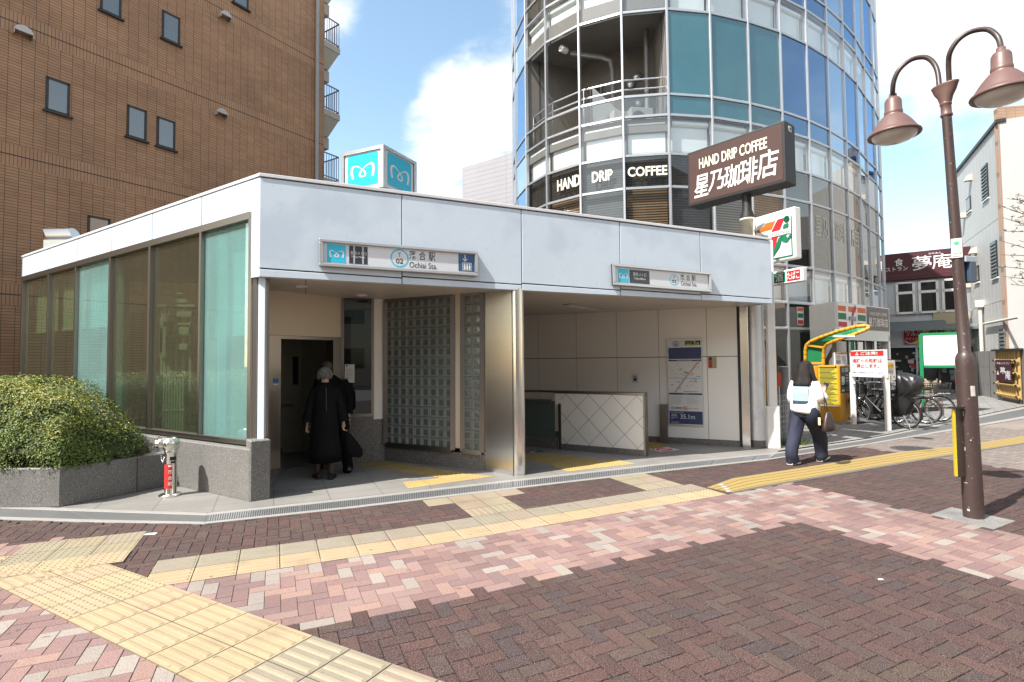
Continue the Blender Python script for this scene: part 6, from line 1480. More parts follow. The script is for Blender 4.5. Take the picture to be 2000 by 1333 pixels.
f.rect(.02, .78, .955, .965, 1); f.text('ご注意!', .33, .81, .80, .94, 0, .02, 2); f.pts([(.17, .81), (.27, .81), (.22, .94)], 0, 2); f.rect(.212, .845, .228, .895, 1, 3); f.rect(.212, .825, .228, .838, 1, 3)
f.text('通路への駐輪は', .07, .53, .91, .68, 2, .02); f.text('禁止します。', .2, .34, .82, .49, 2, .02); f.text('※発見した場合はラックにセットします。', .06, .13, .93, .20, 3, .01)
b.build('sign_panel', [m_white, M('warning red', (.62, .03, .03), .4), M('lettering red', (.5, .04, .06), .5), M('lettering blue', (.05, .12, .3), .5)], ws_)
# ------------------------------------------------------------------ parking ticket machine with canopy
m_ky = M('machine orange', (.50, .24, .012), .4, var=.04, scale=2); m_kp = M('instruction yellow', (.45, .38, .03), .5)
kc = Vector((7.83, 12.95)); kr, kl = Vector((.8, .6)), Vector((-.6, .8)); ZK = at(1635, 714, 12.95).z
kt = thing('ticket_machine', (*kc, 0), 'orange bicycle parking ticket machine with yellow instruction panel on a concrete plinth', 'ticket machine')
b = MB(); b.prism([kc + (-kr - kl) * .06, kc + kr * .72 - kl * .06, kc + kr * .72 + kl * .95, kc - kr * .06 + kl * .95], 0, .06); b.build('plinth', m_gran_l, kt)
b = MB(); b.prism([kc, kc + kr * .6, kc + kr * .6 + kl * .5, kc + kl * .5], .06, ZK); b.prism([kc + kl * .51 + kr * .03, kc + kr * .6 + kl * .51, kc + kr * .6 + kl * .85, kc + kr * .03 + kl * .85], .06, ZK - .02); b.build('cabinet', m_ky, kt, bevel=.012)
b = MB(); f = Face(Vector((*(kc + kl * .47 - kr * .001), .42)), Vector((*(kc + kl * .04 - kr * .001), .42)), Vector((*(kc + kl * .47 - kr * .001), ZK - .03)), b, .004); f.rect(0, 0, 1, 1, 0); rr = random.Random(9)
f.rect(.03, .965, .97, .99, 1, 2); f.rect(.0, .0, 1, .03, 3, 2)
for i in range(34):
    y = .05 + i * .027
    if i % 5 == 4: f.rect(.04, y, .96, y + .014, 1, 2)
    else: f.rect(.06, y, rr.uniform(.6, .95), y + .008, 1, 2)
b.build('instruction_panel', [m_kp, m_ink, m_white, M('panel cream', (.7, .6, .5), .5)], kt)
b = MB(); f = Face(Vector((*(kc + kr * .05), .75)), Vector((*(kc + kr * .55), .75)), Vector((*(kc + kr * .05), ZK - .03)), b, .004); f.rect(0, 0, 1, 1, 0)
f.rect(.1, .78, .45, .95, 1, 2); f.rect(.5, .78, .85, .95, 2, 2); f.rect(.08, .3, .42, .62, 3, 2); f.rect(.12, .34, .36, .42, 4, 3)
for k in range(4): f.rect(.55, .3 + k * .11, .85, .36 + k * .11, 2, 2)
f.rect(.06, .05, .4, .12, 3, 2); f.rect(.5, .05, .9, .2, 2, 2); f.rect(.06, .16, .9, .2, 1, 2)
f2 = Face(Vector((*(kc + kr * .33), .36)), Vector((*(kc + kr * .5), .36)), Vector((*(kc + kr * .33), .56)), b, .004); f2.rect(0, .55, 1, 1, 0); f2.rect(.1, 0, .6, .45, 1); f2.rect(.15, .65, .4, .9, 3, 2)
b.build('keypad', [m_dark, M('pad grey', (.18, .18, .18), .4), M('pad light', (.32, .32, .31), .4), M('pad pale', (.5, .55, .5), .4), M('pad green', (.1, .4, .25), .4)], kt)
b = MB(); A_, B_ = at(1631, 713, 12.98), at(1655, 712, 13.2); zt5 = at(1631, 689, 12.98).z; f = Face(Vector((A_.x, A_.y, ZK)), Vector((B_.x, B_.y, ZK)), Vector((A_.x, A_.y, zt5)), b, .004)
b.hexa([f.P(0, 0, 0), f.P(1, 0, 0), f.P(1, 0, -5), f.P(0, 0, -5)], [f.P(0, 1, 0), f.P(1, 1, 0), f.P(1, 1, -5), f.P(0, 1, -5)], 0); f.rect(.02, .86, .98, .98, 1); f.text('自転車駐輪場', .1, .88, .9, .96, 2); f.rect(.08, .45, .45, .8, 3); f.rect(.08, .1, .45, .4, 4)
for k in range(6): f.rect(.52, .12 + k * .11, .92, .17 + k * .11, 3)
b.build('rate_board', [m_white, m_ky, m_ink, M('pad light', (.32, .32, .31), .4), M('pad grey', (.18, .18, .18), .4)], kt)
m_tb = M('tube yellow', (.50, .27, .02), .45, var=.05); m_gp = M('canopy green', (.01, .16, .06), .4)
cv = thing('machine_canopy', (*(kc + kl * .6), 0), 'curved canopy of yellow striped tube and green panel over the ticket machine', 'canopy')
lt_ = [at(x, y, d) for x, y, d in ((1573, 826, 13.75), (1573, 712, 13.75), (1573, 684, 13.74), (1575.5, 674, 13.7), (1583, 667.5, 13.62), (1600, 660, 13.45), (1640, 646, 13.1), (1672, 638, 12.8), (1690, 636.5, 12.65), (1698, 639, 12.6))]
rt_ = [at(x, y, d) for x, y, d in ((1608, 826, 13.55), (1608, 712, 13.55), (1608.5, 688, 13.54), (1610, 679, 13.5), (1615, 672.5, 13.4), (1628, 667, 13.2), (1652, 659, 12.95), (1675, 651, 12.72), (1690, 645, 12.62), (1698, 640, 12.6))]
for P_ in (lt_, rt_):
    b = MB(); b.tube(P_, .042, 10, 0)
    for i in range(1, len(P_) - 1):
        n = max(1, int((P_[i + 1] - P_[i]).length / .12))
        for k in range(n):
            c = P_[i].lerp(P_[i + 1], k / n); d = (P_[i + 1] - P_[i]).normalized(); b.tube([c + d * .0, c + d * .012], .0435, 10, 1, caps=False)
    b.build('tube', [m_tb, m_dark], cv)
b = MB()
for i in range(1, len(lt_) - 1):
    b.hexa([lt_[i], rt_[i], rt_[i + 1], lt_[i + 1]], [q + Vector((0, .012, .012)) for q in (lt_[i], rt_[i], rt_[i + 1], lt_[i + 1])])
b.hexa([lt_[1] + Vector((0, 0, .02)), rt_[1] + Vector((0, 0, .02)), rt_[1] + Vector((0, .02, .02)), lt_[1] + Vector((0, .02, .02))], [lt_[2], rt_[2], rt_[2] + Vector((0, .02, 0)), lt_[2] + Vector((0, .02, 0))]); b.build('panel', m_gp, cv)
b = MB(); b.bar(lt_[3], rt_[3], .06, .06); b.build('cross_tube', m_tb, cv); b = MB(); b.bar(lt_[1] + Vector((0, 0, .03)), rt_[1] + Vector((0, 0, .03)), .05, .05); b.build('cross_tube', m_tb, cv)
b = MB(); p, q = at(1628, 657.5, 12.9), at(1668, 657.5, 12.75); b.bar(p, q, .2, .05); b.build('light_fitting', m_white, cv, bevel=.01)
# ------------------------------------------------------------------ grey pipe cover, mesh fence and small boxes left of the machine
p = G(1531.5, 862); p = Vector((5.45, 11.0, 0)); zt6 = at(1531, 716, 11.0).z; p = at(1532, 800, 11.0)
b = MB(); b.lathe([(.095, 0), (.095, zt6 - .02), (.1, zt6 - .02), (.1, zt6), (0, zt6 + .005)], (p.x, p.y, 0), 20); tag(b.build('pipe_cover', M('pipe cover grey', (.42, .45, .48), .4, .3)), 'pale grey cylindrical pipe cover behind the walking woman', 'pipe cover')
f0, f1 = at(1518, 840, 10.4), at(1592, 836, 11.3); zt7 = at(1530, 773, 10.5).z
mf = thing('mesh_fence', (f0.x, f0.y, 0), 'low silver wire mesh fence behind the walking woman', 'fence'); b = MB()
for k in range(0, 19): q = f0.lerp(f1, k / 18); b.bar((q.x, q.y, .04), (q.x, q.y, zt7), .005)
for k in range(9): z = .06 + k * (zt7 - .06) / 8; b.bar((f0.x, f0.y, z), (f1.x, f1.y, z), .005)
b.build('wire_mesh', m_alu, mf)
b = MB()
for k in (0, 1): q = f0.lerp(f1, k); b.tube([(q.x, q.y, 0), (q.x, q.y, zt7 + .02)], .02, 8)
b.build('fence_post', m_alu, mf)
for (x, y0, y1, d, col, lab) in ((1522, 755, 728, 10.9, (.5, .07, .03), 'small red notice plate beside the white pole'),):
    a_, c_ = at(x - 3, y0, d), at(x + 3, y1, d); b = MB(); b.box((a_.x / 2 + c_.x / 2, d, (a_.z + c_.z) / 2), (.07, .02, c_.z - a_.z)); b.box((a_.x / 2 + c_.x / 2, d + .02, (a_.z) / 2), (.02, .02, a_.z), 0, 1); tag(b.build('notice_plate', [M('notice orange red', col, .5), m_alu]), lab, 'notice')
# ------------------------------------------------------------------ menu stand
s0, s1 = at(1729, 762, 13.7), at(1751, 762, 13.9); zm0, zm1 = at(1740, 766, 13.8).z, at(1740, 704, 13.8).z
mn = thing('menu_stand', (s0.x, s0.y, 0), 'upright shop menu poster with orange heading in a black frame behind the bicycles', 'poster stand')
b = MB(); f = Face(Vector((s0.x, s0.y, zm0)), Vector((s1.x, s1.y, zm0)), Vector((s0.x - .02, s0.y, zm1)), b, .004); f.rect(0, 0, 1, 1, 0); f.rect(0, .74, .86, .92, 1, 2); f.text('ランチ', .1, .78, .8, .86, 2, .01, 3)
rr = random.Random(2)
for i in range(9): f.disc(rr.uniform(.15, .85), rr.uniform(.08, .5), rr.uniform(.03, .06), rr.choice((3, 4, 5)), 2)
for i in range(8): f.rect(.08, .55 + i * .02, rr.uniform(.4, .9), .56 + i * .02, 2, 2)
b.build('poster', [m_white, M('poster orange', (.75, .42, .06), .5), m_ink, M('food red', (.4, .1, .06), .5), M('food tan', (.5, .33, .12), .5), M('food green', (.2, .32, .08), .5)], mn)
b = MB(); fn = f.n
b.hexa([f.P(-.05, -.03, -2), f.P(1.05, -.03, -2), f.P(1.05, -.03, -9), f.P(-.05, -.03, -9)], [f.P(-.05, 1.03, -2), f.P(1.05, 1.03, -2), f.P(1.05, 1.03, -9), f.P(-.05, 1.03, -9)])
for u in (-.02, 1.02): q = f.P(u, 0, -5); b.bar((q.x, q.y, 0), q, .03)
b.build('frame', m_black, mn)
# ------------------------------------------------------------------ green framed board
g0, g1 = at(1799, 690, 16.3).to_2d(), at(1892, 690, 15.6).to_2d(); gd_ = (g1 - g0).normalized(); onG = lambda x, y: on(x, y, g0, g1)
zg1, zg0 = onG(1800, 654).z, onG(1803, 719).z
bo = thing('notice_board', (*g0, 0), 'blank white notice board in a green steel frame behind the lamp post', 'notice board')
m_gf = M('frame green', (.01, .20, .075), .4)
b = MB()
for P_ in (g0, g1): b.box((P_.x, P_.y, zg1 / 2), (.09, .09, zg1), math.atan2(gd_.y, gd_.x))
for z in (zg0, zg1 - .04): b.wall(g0, g1, z, z + .08, .08)
b.build('frame', m_gf, bo, bevel=.005)
b = MB(); b.wall(g0 + gd_ * .06, g1 - gd_ * .06, zg0 + .08, zg1 - .04, .04); b.build('board', m_white, bo)
# ------------------------------------------------------------------ bicycles
m_bk_f = M('bike frame black', (.02, .02, .022), .3, .2); m_chrome = M('chrome', (.62, .62, .63), .25, 1.0); m_tyre = m_rubber; m_bkt = M('basket dark', (.03, .03, .03), .45, .3)
def make_bike(rear_basket, fr_col, kids=False, r=.32, wb=1.08):
    t = thing('bicycle', (0, 0, 0), 'x', 'bicycle', 'bicycles parked by the yellow machine'); mf_ = fr_col
    for wx, nm in ((0, 'rear_wheel'), (wb, 'front_wheel')):
        w = MB(); w.tube([(wx + r * .35 * math.cos(a) * .001, -.05, r) for a in (0, 1)] if False else [(wx, -.05, r), (wx, .05, r)], .03, 10)
        for k in range(24): a = 2 * math.pi * k / 24; w.bar((wx + .03 * math.cos(a), .02 * (1 if k % 2 else -1), r + .03 * math.sin(a)), (wx + (r - .03) * math.cos(a), 0, r + (r - .03) * math.sin(a)), .004)
        wo = w.build('wheel', m_chrome, t)
        ty = MB(); seg = 40; vs = []
        def tor(mb, R, rr_, w_):
            vs = []; n = 40; m_ = 8
            for i in range(n):
                a = 2 * math.pi * i / n
                for j in range(m_): bb_ = 2 * math.pi * j / m_; q = R + rr_ * math.cos(bb_); vs.append((wx + q * math.cos(a), w_ * math.sin(bb_), r + q * math.sin(a)))
            mb.add(vs, [[i * m_ + j, ((i + 1) % n) * m_ + j, ((i + 1) % n) * m_ + (j + 1) % m_, i * m_ + (j + 1) % m_] for i in range(n) for j in range(m_)], 0, True)
        tor(ty, r - .018, .018, .019); ty.build('tyre', m_tyre, wo)
        ri = MB(); tor(ri, r - .042, .012, .013); ri.build('rim', m_chrome, wo)
    f = MB(); bb = (.44, 0, .27); sp = (.30, 0, .62); hd0, hd1 = (wb - .20, 0, .66), (wb - .26, 0, .86)
    f.tube([bb, sp], .018, 8); f.tube([bb, (wb - .5, 0, .36), hd0], .024, 8); f.tube([hd0, hd1], .022, 8)
    for y in (-.06, .06): f.tube([(0, y, r), (bb[0], y * .4, bb[2])], .011, 6); f.tube([(0, y, r), (sp[0], y * .4, sp[2] - .05)], .010, 6); f.tube([(wb, y, r), (wb - .12, y, .55), (wb - .2, y * .4, .68)], .013, 6)
    f.build('frame', mf_, t)
    h = MB(); h.tube([hd1, (wb - .28, 0, .98)], .014, 8); h.tube([(wb - .50, -.27, .95), (wb - .36, -.25, .99), (wb - .27, -.1, 1.0), (wb - .27, .1, 1.0), (wb - .36, .25, .99), (wb - .50, .27, .95)], .012, 8); ho_ = h.build('handlebar', m_chrome, t)
    g = MB()
    for y in (-.27, .27): g.tube([(wb - .52, y, .945), (wb - .40, y * .96, .985)], .018, 8)
    g.build('grip', m_black, ho_)
    s_ = MB(); s_.tube([(.30, 0, .62), (.28, 0, .78)], .013, 8); s_.ell((.24, 0, .81), (.13, .10, .045), 14, 8); s_.ell((.36, 0, .81), (.12, .04, .035), 12, 8); s_.build('saddle', m_black, t)
    fe = MB()
    for wx, a0, a1 in ((0, -10, 200), (wb, 20, 190)):
        n = 18
        for i in range(n):
            q0, q1 = math.radians(a0 + (a1 - a0) * i / n), math.radians(a0 + (a1 - a0) * (i + 1) / n); R = r + .015
            fe.add([(wx + R * math.cos(q), y, r + R * math.sin(q)) for q in (q0, q1) for y in (-.028, .028)], [[0, 1, 3, 2]], 0)
            fe.add([(wx + (R + .004) * math.cos(q), y, r + (R + .004) * math.sin(q)) for q in (q0, q1) for y in (-.028, .028)], [[0, 2, 3, 1]], 0)
    fe.build('mudguard', mf_, t)
    bk = MB()
    def bask(cx, cz, lx, ly, lz):
        for i in range(9):
            u = -1 + 2 * i / 8
            for sy in (-1, 1): bk.bar((cx + u * lx * .42, sy * ly * .42, cz), (cx + u * lx * .5, sy * ly * .5, cz + lz), .006)
            for sx in (-1, 1): bk.bar((cx + sx * lx * .42, u * ly * .42, cz), (cx + sx * lx * .5, u * ly * .5, cz + lz), .006)
        for k in range(5):
            q = .42 + .08 * k / 4; z = cz + lz * k / 4; w_ = .012 if k == 4 else .006
            for a, c in (((cx - q * lx, -q * ly), (cx + q * lx, -q * ly)), ((cx + q * lx, -q * ly), (cx + q * lx, q * ly)), ((cx + q * lx, q * ly), (cx - q * lx, q * ly)), ((cx - q * lx, q * ly), (cx - q * lx, -q * ly))): bk.bar((*a, z), (*c, z), w_)
        for i in range(5): u = -.8 + .4 * i; bk.bar((cx + u * lx * .42, -ly * .42, cz), (cx + u * lx * .42, ly * .42, cz), .006)
    bask(wb + .02, .72, .30, .36, .24); bk.build('basket', m_bkt, t)
    if rear_basket: bk = MB(); bask(-.06, .72, .36, .34, .22); bk.build('basket', m_bkt, t)
    ca = MB()
    for y in (-.06, .06): ca.tube([(.2, y, .68), (-.22, y, .70)], .008, 6); ca.tube([(-.12, y, .69), (0, y, r)], .007, 6)
    for x in (.1, 0, -.1, -.2): ca.tube([(x, -.06, .695), (x, .06, .695)], .007, 6)
    ca.build('carrier', m_chrome, t)
    c_ = MB(); c_.hexa([(.02, .07, r - .05), (bb[0] + .05, .07, .22), (bb[0] + .05, .085, .22), (.02, .085, r - .05)], [(.02, .07, r + .05), (bb[0] + .05, .07, .36), (bb[0] + .05, .085, .36), (.02, .085, r + .05)]); c_.tube([(bb[0] - .12, .12, .14), (bb[0], .1, .27), (bb[0] + .12, -.12, .4)], .012, 6); c_.box((bb[0] - .12, .15, .14), (.09, .07, .02)); c_.box((bb[0] + .12, -.15, .4), (.09, .07, .02)); c_.build('chain_guard', mf_, t)
    k_ = MB(); k_.tube([(0, -.09, r - .02), (-.16, -.13, .01)], .01, 6); k_.tube([(0, .09, r - .02), (-.16, .13, .01)], .01, 6); k_.tube([(-.16, -.13, .012), (-.16, .13, .012)], .01, 6); k_.build('kickstand', m_chrome, t)
    rf = MB(); rf.ell((-r * .98, 0, .50), (.012, .028, .028), 10, 6); rf.build('reflector', m_redp, t)
    lf_ = MB(); lf_.ell((wb - .1, .08, .62), (.05, .035, .035), 10, 6); lf_.build('headlight', m_chrome, t)
    return t
proto = make_bike(True, m_bk_f)
bikes = [(Vector((8.72, 12.02)), 113, 'black bicycle nearest the kerb with a baggy black rain cover over its child seat'),
         (Vector((9.80, 12.85)), 128, 'dark bicycle in the middle of the rack row with a wire rear basket'),
         (Vector((10.42, 13.25)), 146, 'bicycle furthest right in the rack row showing its whole silver rear wheel'),
         (Vector((9.15, 13.0)), 152, 'bicycle at the back of the row behind the warning sign panel'),
         (Vector((8.55, 13.9)), 165, 'black bicycle furthest left, between the ticket machine and the warning sign')]
bo_ = []
for i, (p, h, lab) in enumerate(bikes):
    o = proto if i == 0 else copy_tree(proto); o.location = (p.x, p.y, .012); o.rotation_euler = (math.radians(-5 if i % 2 else -3), 0, math.radians(h)); o['label'] = lab; bo_.append(o)
m_cover = M('rain cover', (.016, .016, .018), .38, var=.2, scale=6, bump=.9, bscale=7)
b = MB(); R = []; 
for k, (z, cx, lx, ly) in enumerate(((.30, .10, .13, .12), (.36, .09, .18, .15), (.48, .07, .22, .18), (.60, .04, .22, .19), (.70, .01, .19, .18), (.76, -.03, .19, .18), (.84, -.09, .23, .20), (.95, -.12, .26, .22), (1.06, -.12, .25, .22), (1.15, -.08, .21, .19), (1.21, -.03, .14, .13), (1.24, -.0, .05, .05))):
    R.append([Vector((cx + lx * math.cos(t) * (1 + .07 * math.sin(6 * t + z * 14) + .05 * math.sin(11 * t - z * 25) + .16 * mnoise.noise(Vector((math.cos(t) * 2, math.sin(t) * 2, z * 5)))), ly * math.sin(t) * (1 + .07 * math.sin(6 * t + z * 14) + .05 * math.sin(11 * t - z * 25) + .20 * mnoise.noise(Vector((math.cos(t) * 3, math.sin(t) * 3, z * 6 + 4)))), z)) for t in [2 * math.pi * i / 60 for i in range(60)]])
b.loft(R); o = b.build('rain_cover', m_cover, None); o.parent = bo_[0]
b = MB(); 
for (t0, t1) in ((.2, 2.9),): b.tube([Vector((-.30 + .0 * k, .22 * math.cos(t), .98 + .20 * math.sin(t))) for k, t in enumerate([t0 + (t1 - t0) * i / 10 for i in range(11)])], .008, 6)
o2 = b.build('cover_piping', m_dark, None); o2.parent = bo_[0]
# rack rails
for i, (p, h, lab) in enumerate(bikes[:4]):
    a = math.radians(h); d = Vector((math.cos(a), math.sin(a))); b = MB(); q0, q1 = p + d * .35, p + d * 1.25
    for s_ in (-.05, .05): n = Vector((-d.y, d.x)) * s_; b.bar((*(q0 + n), .03), (*(q1 + n), .16), .02, .05)
    b.bar((*q1, .0), (*q1, .3), .05); b.bar((*q0, .018), (*(q0 + d * .03), .018), .12, .02)
    tag(b.build('rack_rail', m_alu), ('silver bicycle rack rail under the %s' % ('front bicycle with the rain cover', 'middle bicycle with rear basket', 'bicycle furthest right', 'bicycle behind the warning sign')[i]), 'bicycle rack', 'bicycle rack rails')
# ------------------------------------------------------------------ blossoming tree at the right edge
tr = thing('magnolia_tree', (8.75, 7.9, 0), 'bare twigged tree with small white blossoms reaching in at the right edge', 'tree')
rr = random.Random(31); b = MB(); b.tube([(8.75, 7.9, 0), (8.72, 7.92, 1.2), (8.7, 7.9, 2.4), (8.75, 7.85, 4.2)], [.09, .07, .055, .02], 10)
tips = []
for (x, y) in ((1966, 388), (1955, 403), (1957, 425), (1952, 470), (1962, 452), (1955, 498), (1950, 520), (1960, 540), (1975, 556), (1972, 410), (1985, 395), (1982, 440), (1990, 470), (1978, 510), (1992, 530), (1985, 380), (1996, 420)):
    e = at(x, y, 7.9 + rr.uniform(-.25, .25)); s_ = Vector((8.7, 7.9, e.z - rr.uniform(.0, .5))); m_ = s_.lerp(e, .5) + Vector((rr.uniform(-.03, .03), rr.uniform(-.05, .05), rr.uniform(-.04, .06)))
    b.tube([s_, m_, e], [.014, .009, .003], 5); tips.append((m_, e))
    for k in range(3): t = rr.uniform(.3, .95); q = m_.lerp(e, t); e2 = q + Vector((rr.uniform(-.12, .03), rr.uniform(-.06, .06), rr.uniform(-.05, .12))); b.tube([q, e2], [.005, .002], 4); tips.append((q, e2))
b.build('trunk', M('bark', (.12, .09, .075), .85, bump=.3), tr)
b = MB()
for (a_, e) in tips:
    for k in range(rr.randint(1, 3)):
        c = a_.lerp(e, rr.uniform(.35, 1.0)); 
        for j in range(6):
            t = 2 * math.pi * j / 6 + rr.uniform(-.3, .3); d = Vector((math.cos(t), math.sin(t), rr.uniform(.2, .9))).normalized() * rr.uniform(.025, .045); s_ = d.cross(Vector((0, 0, 1))).normalized() * .012
            b.poly([c, c + d * .6 + s_, c + d, c + d * .6 - s_], 0 if rr.random() < .85 else 1)
b.build('blossom', [M('petal', (.72, .70, .62), .6), M('young leaf', (.25, .28, .07), .6)], tr)
# ------------------------------------------------------------------ people
def skin_mesh(name, verts, edges, radii, mat, parent, origin, sub=2, root=0):
    me = bpy.data.meshes.new(name); me.from_pydata([v - origin for v in verts], edges, [])
    ob = bpy.data.objects.new(name, me); COL.objects.link(ob)
    sk = ob.modifiers.new('skin', 'SKIN'); sk.use_smooth_shade = True; sk.branch_smoothing = .4
    if not me.skin_vertices: 
        bpy.context.view_layer.update()
    lay = me.skin_vertices[0].data
    for i, r in enumerate(radii): lay[i].radius = r if isinstance(r, (tuple, list)) else (r, r); lay[i].use_root = (i == root)
    sb_ = ob.modifiers.new('sub', 'SUBSURF'); sb_.levels = sub; sb_.render_levels = sub
    dg = bpy.context.evaluated_depsgraph_get(); dg.update()
    m2 = bpy.data.meshes.new_from_object(ob.evaluated_get(dg)); ob.modifiers.clear(); ob.data = m2; bpy.data.meshes.remove(me)
    m2.materials.clear(); m2.materials.append(mat)
    for p in m2.polygons: p.use_smooth = True
    ob.parent = parent; return ob
class Rig:
    def __init__(s, base, heading):
        s.b = Vector(base); s.f = Vector((math.cos(heading), math.sin(heading), 0)); s.r = Vector((s.f.y, -s.f.x, 0)); s.V = []; s.E = []; s.R = []
    def P(s, x, y, z): return s.b + s.r * x + s.f * y + Vector((0, 0, z))
    def j(s, p, r, par=None):
        s.V.append(s.P(*p) if not isinstance(p, Vector) else p); s.R.append(r)
        if par is not None: s.E.append((par, len(s.V) - 1))
        return len(s.V) - 1
def hand(g, wrist_i, w, dirn, side, curl=.5):
    """palm with four fingers and a thumb; w = wrist point (local), dirn = local direction of the hand, side = local direction across the knuckles to the thumb"""
    d = Vector(dirn).normalized(); t = Vector(side).normalized(); n = d.cross(t)
    w = Vector(w); pm_ = g.j(tuple(w + d * .045), (.030, .016), wrist_i); kn = g.j(tuple(w + d * .08), (.032, .014), pm_)
    for k, (o, L_) in enumerate(((.027, .060), (.009, .068), (-.009, .063), (-.026, .050))):
        a = g.j(tuple(w + d * .095 + t * o), .0085, kn); c = g.j(tuple(w + d * (.095 + L_ * .5) + t * o * 1.1 + n * (L_ * .22 * curl)), .0078, a); g.j(tuple(w + d * (.095 + L_ * (.9 - .25 * curl)) + t * o * 1.1 + n * (L_ * .75 * curl)), .0065, c)
    th = g.j(tuple(w + d * .045 + t * .036), .010, pm_); g.j(tuple(w + d * .085 + t * .056 + n * .01), .008, th)
def ring(c, rx, ry, ax, ay, n=20, wob=0.0, seed=0.0):
    return [c + ax * (rx * math.cos(t) * (1 + wob * mnoise.noise(Vector((math.cos(t) * 2.2 + seed, math.sin(t) * 2.2, c.z * 4 + seed))))) + ay * (ry * math.sin(t) * (1 + wob * mnoise.noise(Vector((math.cos(t) * 2.2, math.sin(t) * 2.2 + seed, c.z * 4 + 9))))) for t in [2 * math.pi * i / n for i in range(n)]]
def limb_loft(mb, pts, rs, mi=0, n=14, wob=.05, seed=0.0, caps=True):
    """tapered sleeve or trouser leg along points"""
    P = []; Rr = []
    for i in range(len(pts) - 1):
        p0, p1, p2, p3 = pts[max(i - 1, 0)], pts[i], pts[i + 1], pts[min(i + 2, len(pts) - 1)]
        for t in (0, .25, .5, .75): P.append(.5 * ((2 * p1) + (p2 - p0) * t + (2 * p0 - 5 * p1 + 4 * p2 - p3) * t * t + (3 * p1 - 3 * p2 + p3 - p0) * t ** 3)); Rr.append(rs[i] + (rs[i + 1] - rs[i]) * t)
    P.append(pts[-1]); Rr.append(rs[-1]); R = []; prev = None
    for i, p in enumerate(P):
        t = (P[min(i + 1, len(P) - 1)] - P[max(i - 1, 0)]).normalized()
        if prev is None: u = Vector((1, 0, 0)) if abs(t.x) < .8 else Vector((0, 1, 0)); x = (u - t * u.dot(t)).normalized()
        else: x = (prev - t * prev.dot(t)).normalized()
        prev = x; R.append(ring(p, Rr[i], Rr[i], x, t.cross(x), n, wob, seed + i * .13))
    mb.loft(R, mi, True, caps)
def strands(mb, starts, ends, r, mi, rr, bow):
    for a, e in zip(starts, ends):
        m_ = a.lerp(e, .45) + bow * rr.uniform(.6, 1.2); mb.tube([a, a.lerp(m_, .5) + bow * .3, m_, m_.lerp(e, .55) + bow * .15, e], [r * .8, r, r, r * .8, r * .25], 5, mi)
m_skin = M('skin', (.52, .33, .25), .5, var=.05, scale=8); m_skin_o = M('skin older', (.50, .31, .23), .55, var=.08, scale=10)
m_sw = M('white sweatshirt', (.74, .73, .70), .85, var=.04, scale=6, bump=.35, bscale=16)
m_pt = M('navy trousers', (.012, .015, .036), .8, var=.18, scale=7, bump=.5, bscale=14)
m_blk = M('black cloth', (.0055, .0055, .0065), .85, spec=.15, var=.25, scale=6, bump=.4, bscale=14); m_blk2 = M('black suit', (.005, .005, .006), .8, spec=.15, var=.2, bump=.3, bscale=10)
m_hair = M('dark hair', (.011, .007, .0055), .5, var=.45, scale=5, stretch=(60, 60, 1.5), spec=.35, bump=.6, bscale=14); m_hairg = M('grey hair', (.15, .145, .14), .55, var=.35, scale=30, bump=.4, bscale=60); m_haird = M('dark grey hair', (.07, .066, .06), .55, var=.35, scale=30, bump=.4, bscale=60)
m_shoe = M('black leather', (.012, .012, .012), .35); m_snk = M('sneaker white', (.66, .66, .63), .6); m_snkd = M('sneaker black', (.015, .015, .016), .6)
m_bag = M('bag brown', (.035, .022, .020), .4, var=.1, scale=8); m_phone = M('phone', (.01, .01, .012), .15)
def head_part(g, neck_i, c, s=1.0, face=1):
    """skull with jaw, nose and ears grown from the neck joint; c = local centre of the head"""
    x, y, z = c
    a = g.j((x, y - .005, z - .075 * s), (.050, .055), neck_i); b_ = g.j((x, y + .0, z - .02 * s), (.070 * s, .088 * s), a); d = g.j((x, y - .008, z + .045 * s), (.075 * s, .094 * s), b_); e = g.j((x, y - .01, z + .095 * s), (.05 * s, .062 * s), d)
    ch = g.j((x, y + .062 * s, z - .092 * s), (.022, .022), a)
    return b_
def face_bits(g, parent, c, s=1.0, mat=None):
    x, y, z = c; b = MB()
    b.ell(g.P(x, y + .098 * s, z - .018 * s), (.013, .013, .022), 8, 6)
    for sx in (-1, 1): b.ell(g.P(x + sx * .076 * s, y + .0, z - .015 * s), (.010, .016, .030), 8, 6, rz=math.atan2(g.f.y, g.f.x))
    return b
def shoes(g, parent, feet, mat_top, mat_sole, name='shoe'):
    for (x, y, z, pitch, yaw) in feet:
        b = MB(); R = []
        fx, fy = math.sin(yaw), math.cos(yaw)
        def Q(u, v, w):  # u across, v along, w up
            yy = v * math.cos(pitch) - w * math.sin(pitch); zz_ = v * math.sin(pitch) + w * math.cos(pitch)
            return g.P(x + u * fy + yy * fx, y + yy * fy - u * fx, z + zz_)
        kS = 1.14 if mat_sole is m_snk else 1.0
        prof = [(a_ * kS, b_ * kS, c_ * kS) for a_, b_, c_ in [(-.075, .024, .055), (-.06, .034, .065), (-.02, .036, .07), (.04, .038, .06), (.10, .044, .045), (.15, .040, .034), (.178, .02, .022)]]
        R = [[Q(w_ * math.cos(t), v, .018 + h_ * max(0, math.sin(t)) + (.0 if math.sin(t) > 0 else -.002)) for t in [2 * math.pi * i / 14 for i in range(14)]] for v, w_, h_ in prof]
        b.loft(R, 0); 
        S_ = [[Q(w_ * 1.1 * sx, v, zq) for sx, zq in ((-1, 0), (1, 0), (1, .022), (-1, .022))] for v, w_, h_ in [(-.08, .022, 0)] + prof[1:-1] + [(.184, .016, 0)]]
        b.loft(S_, 1, False); b.build(name, [mat_top, mat_sole], parent)
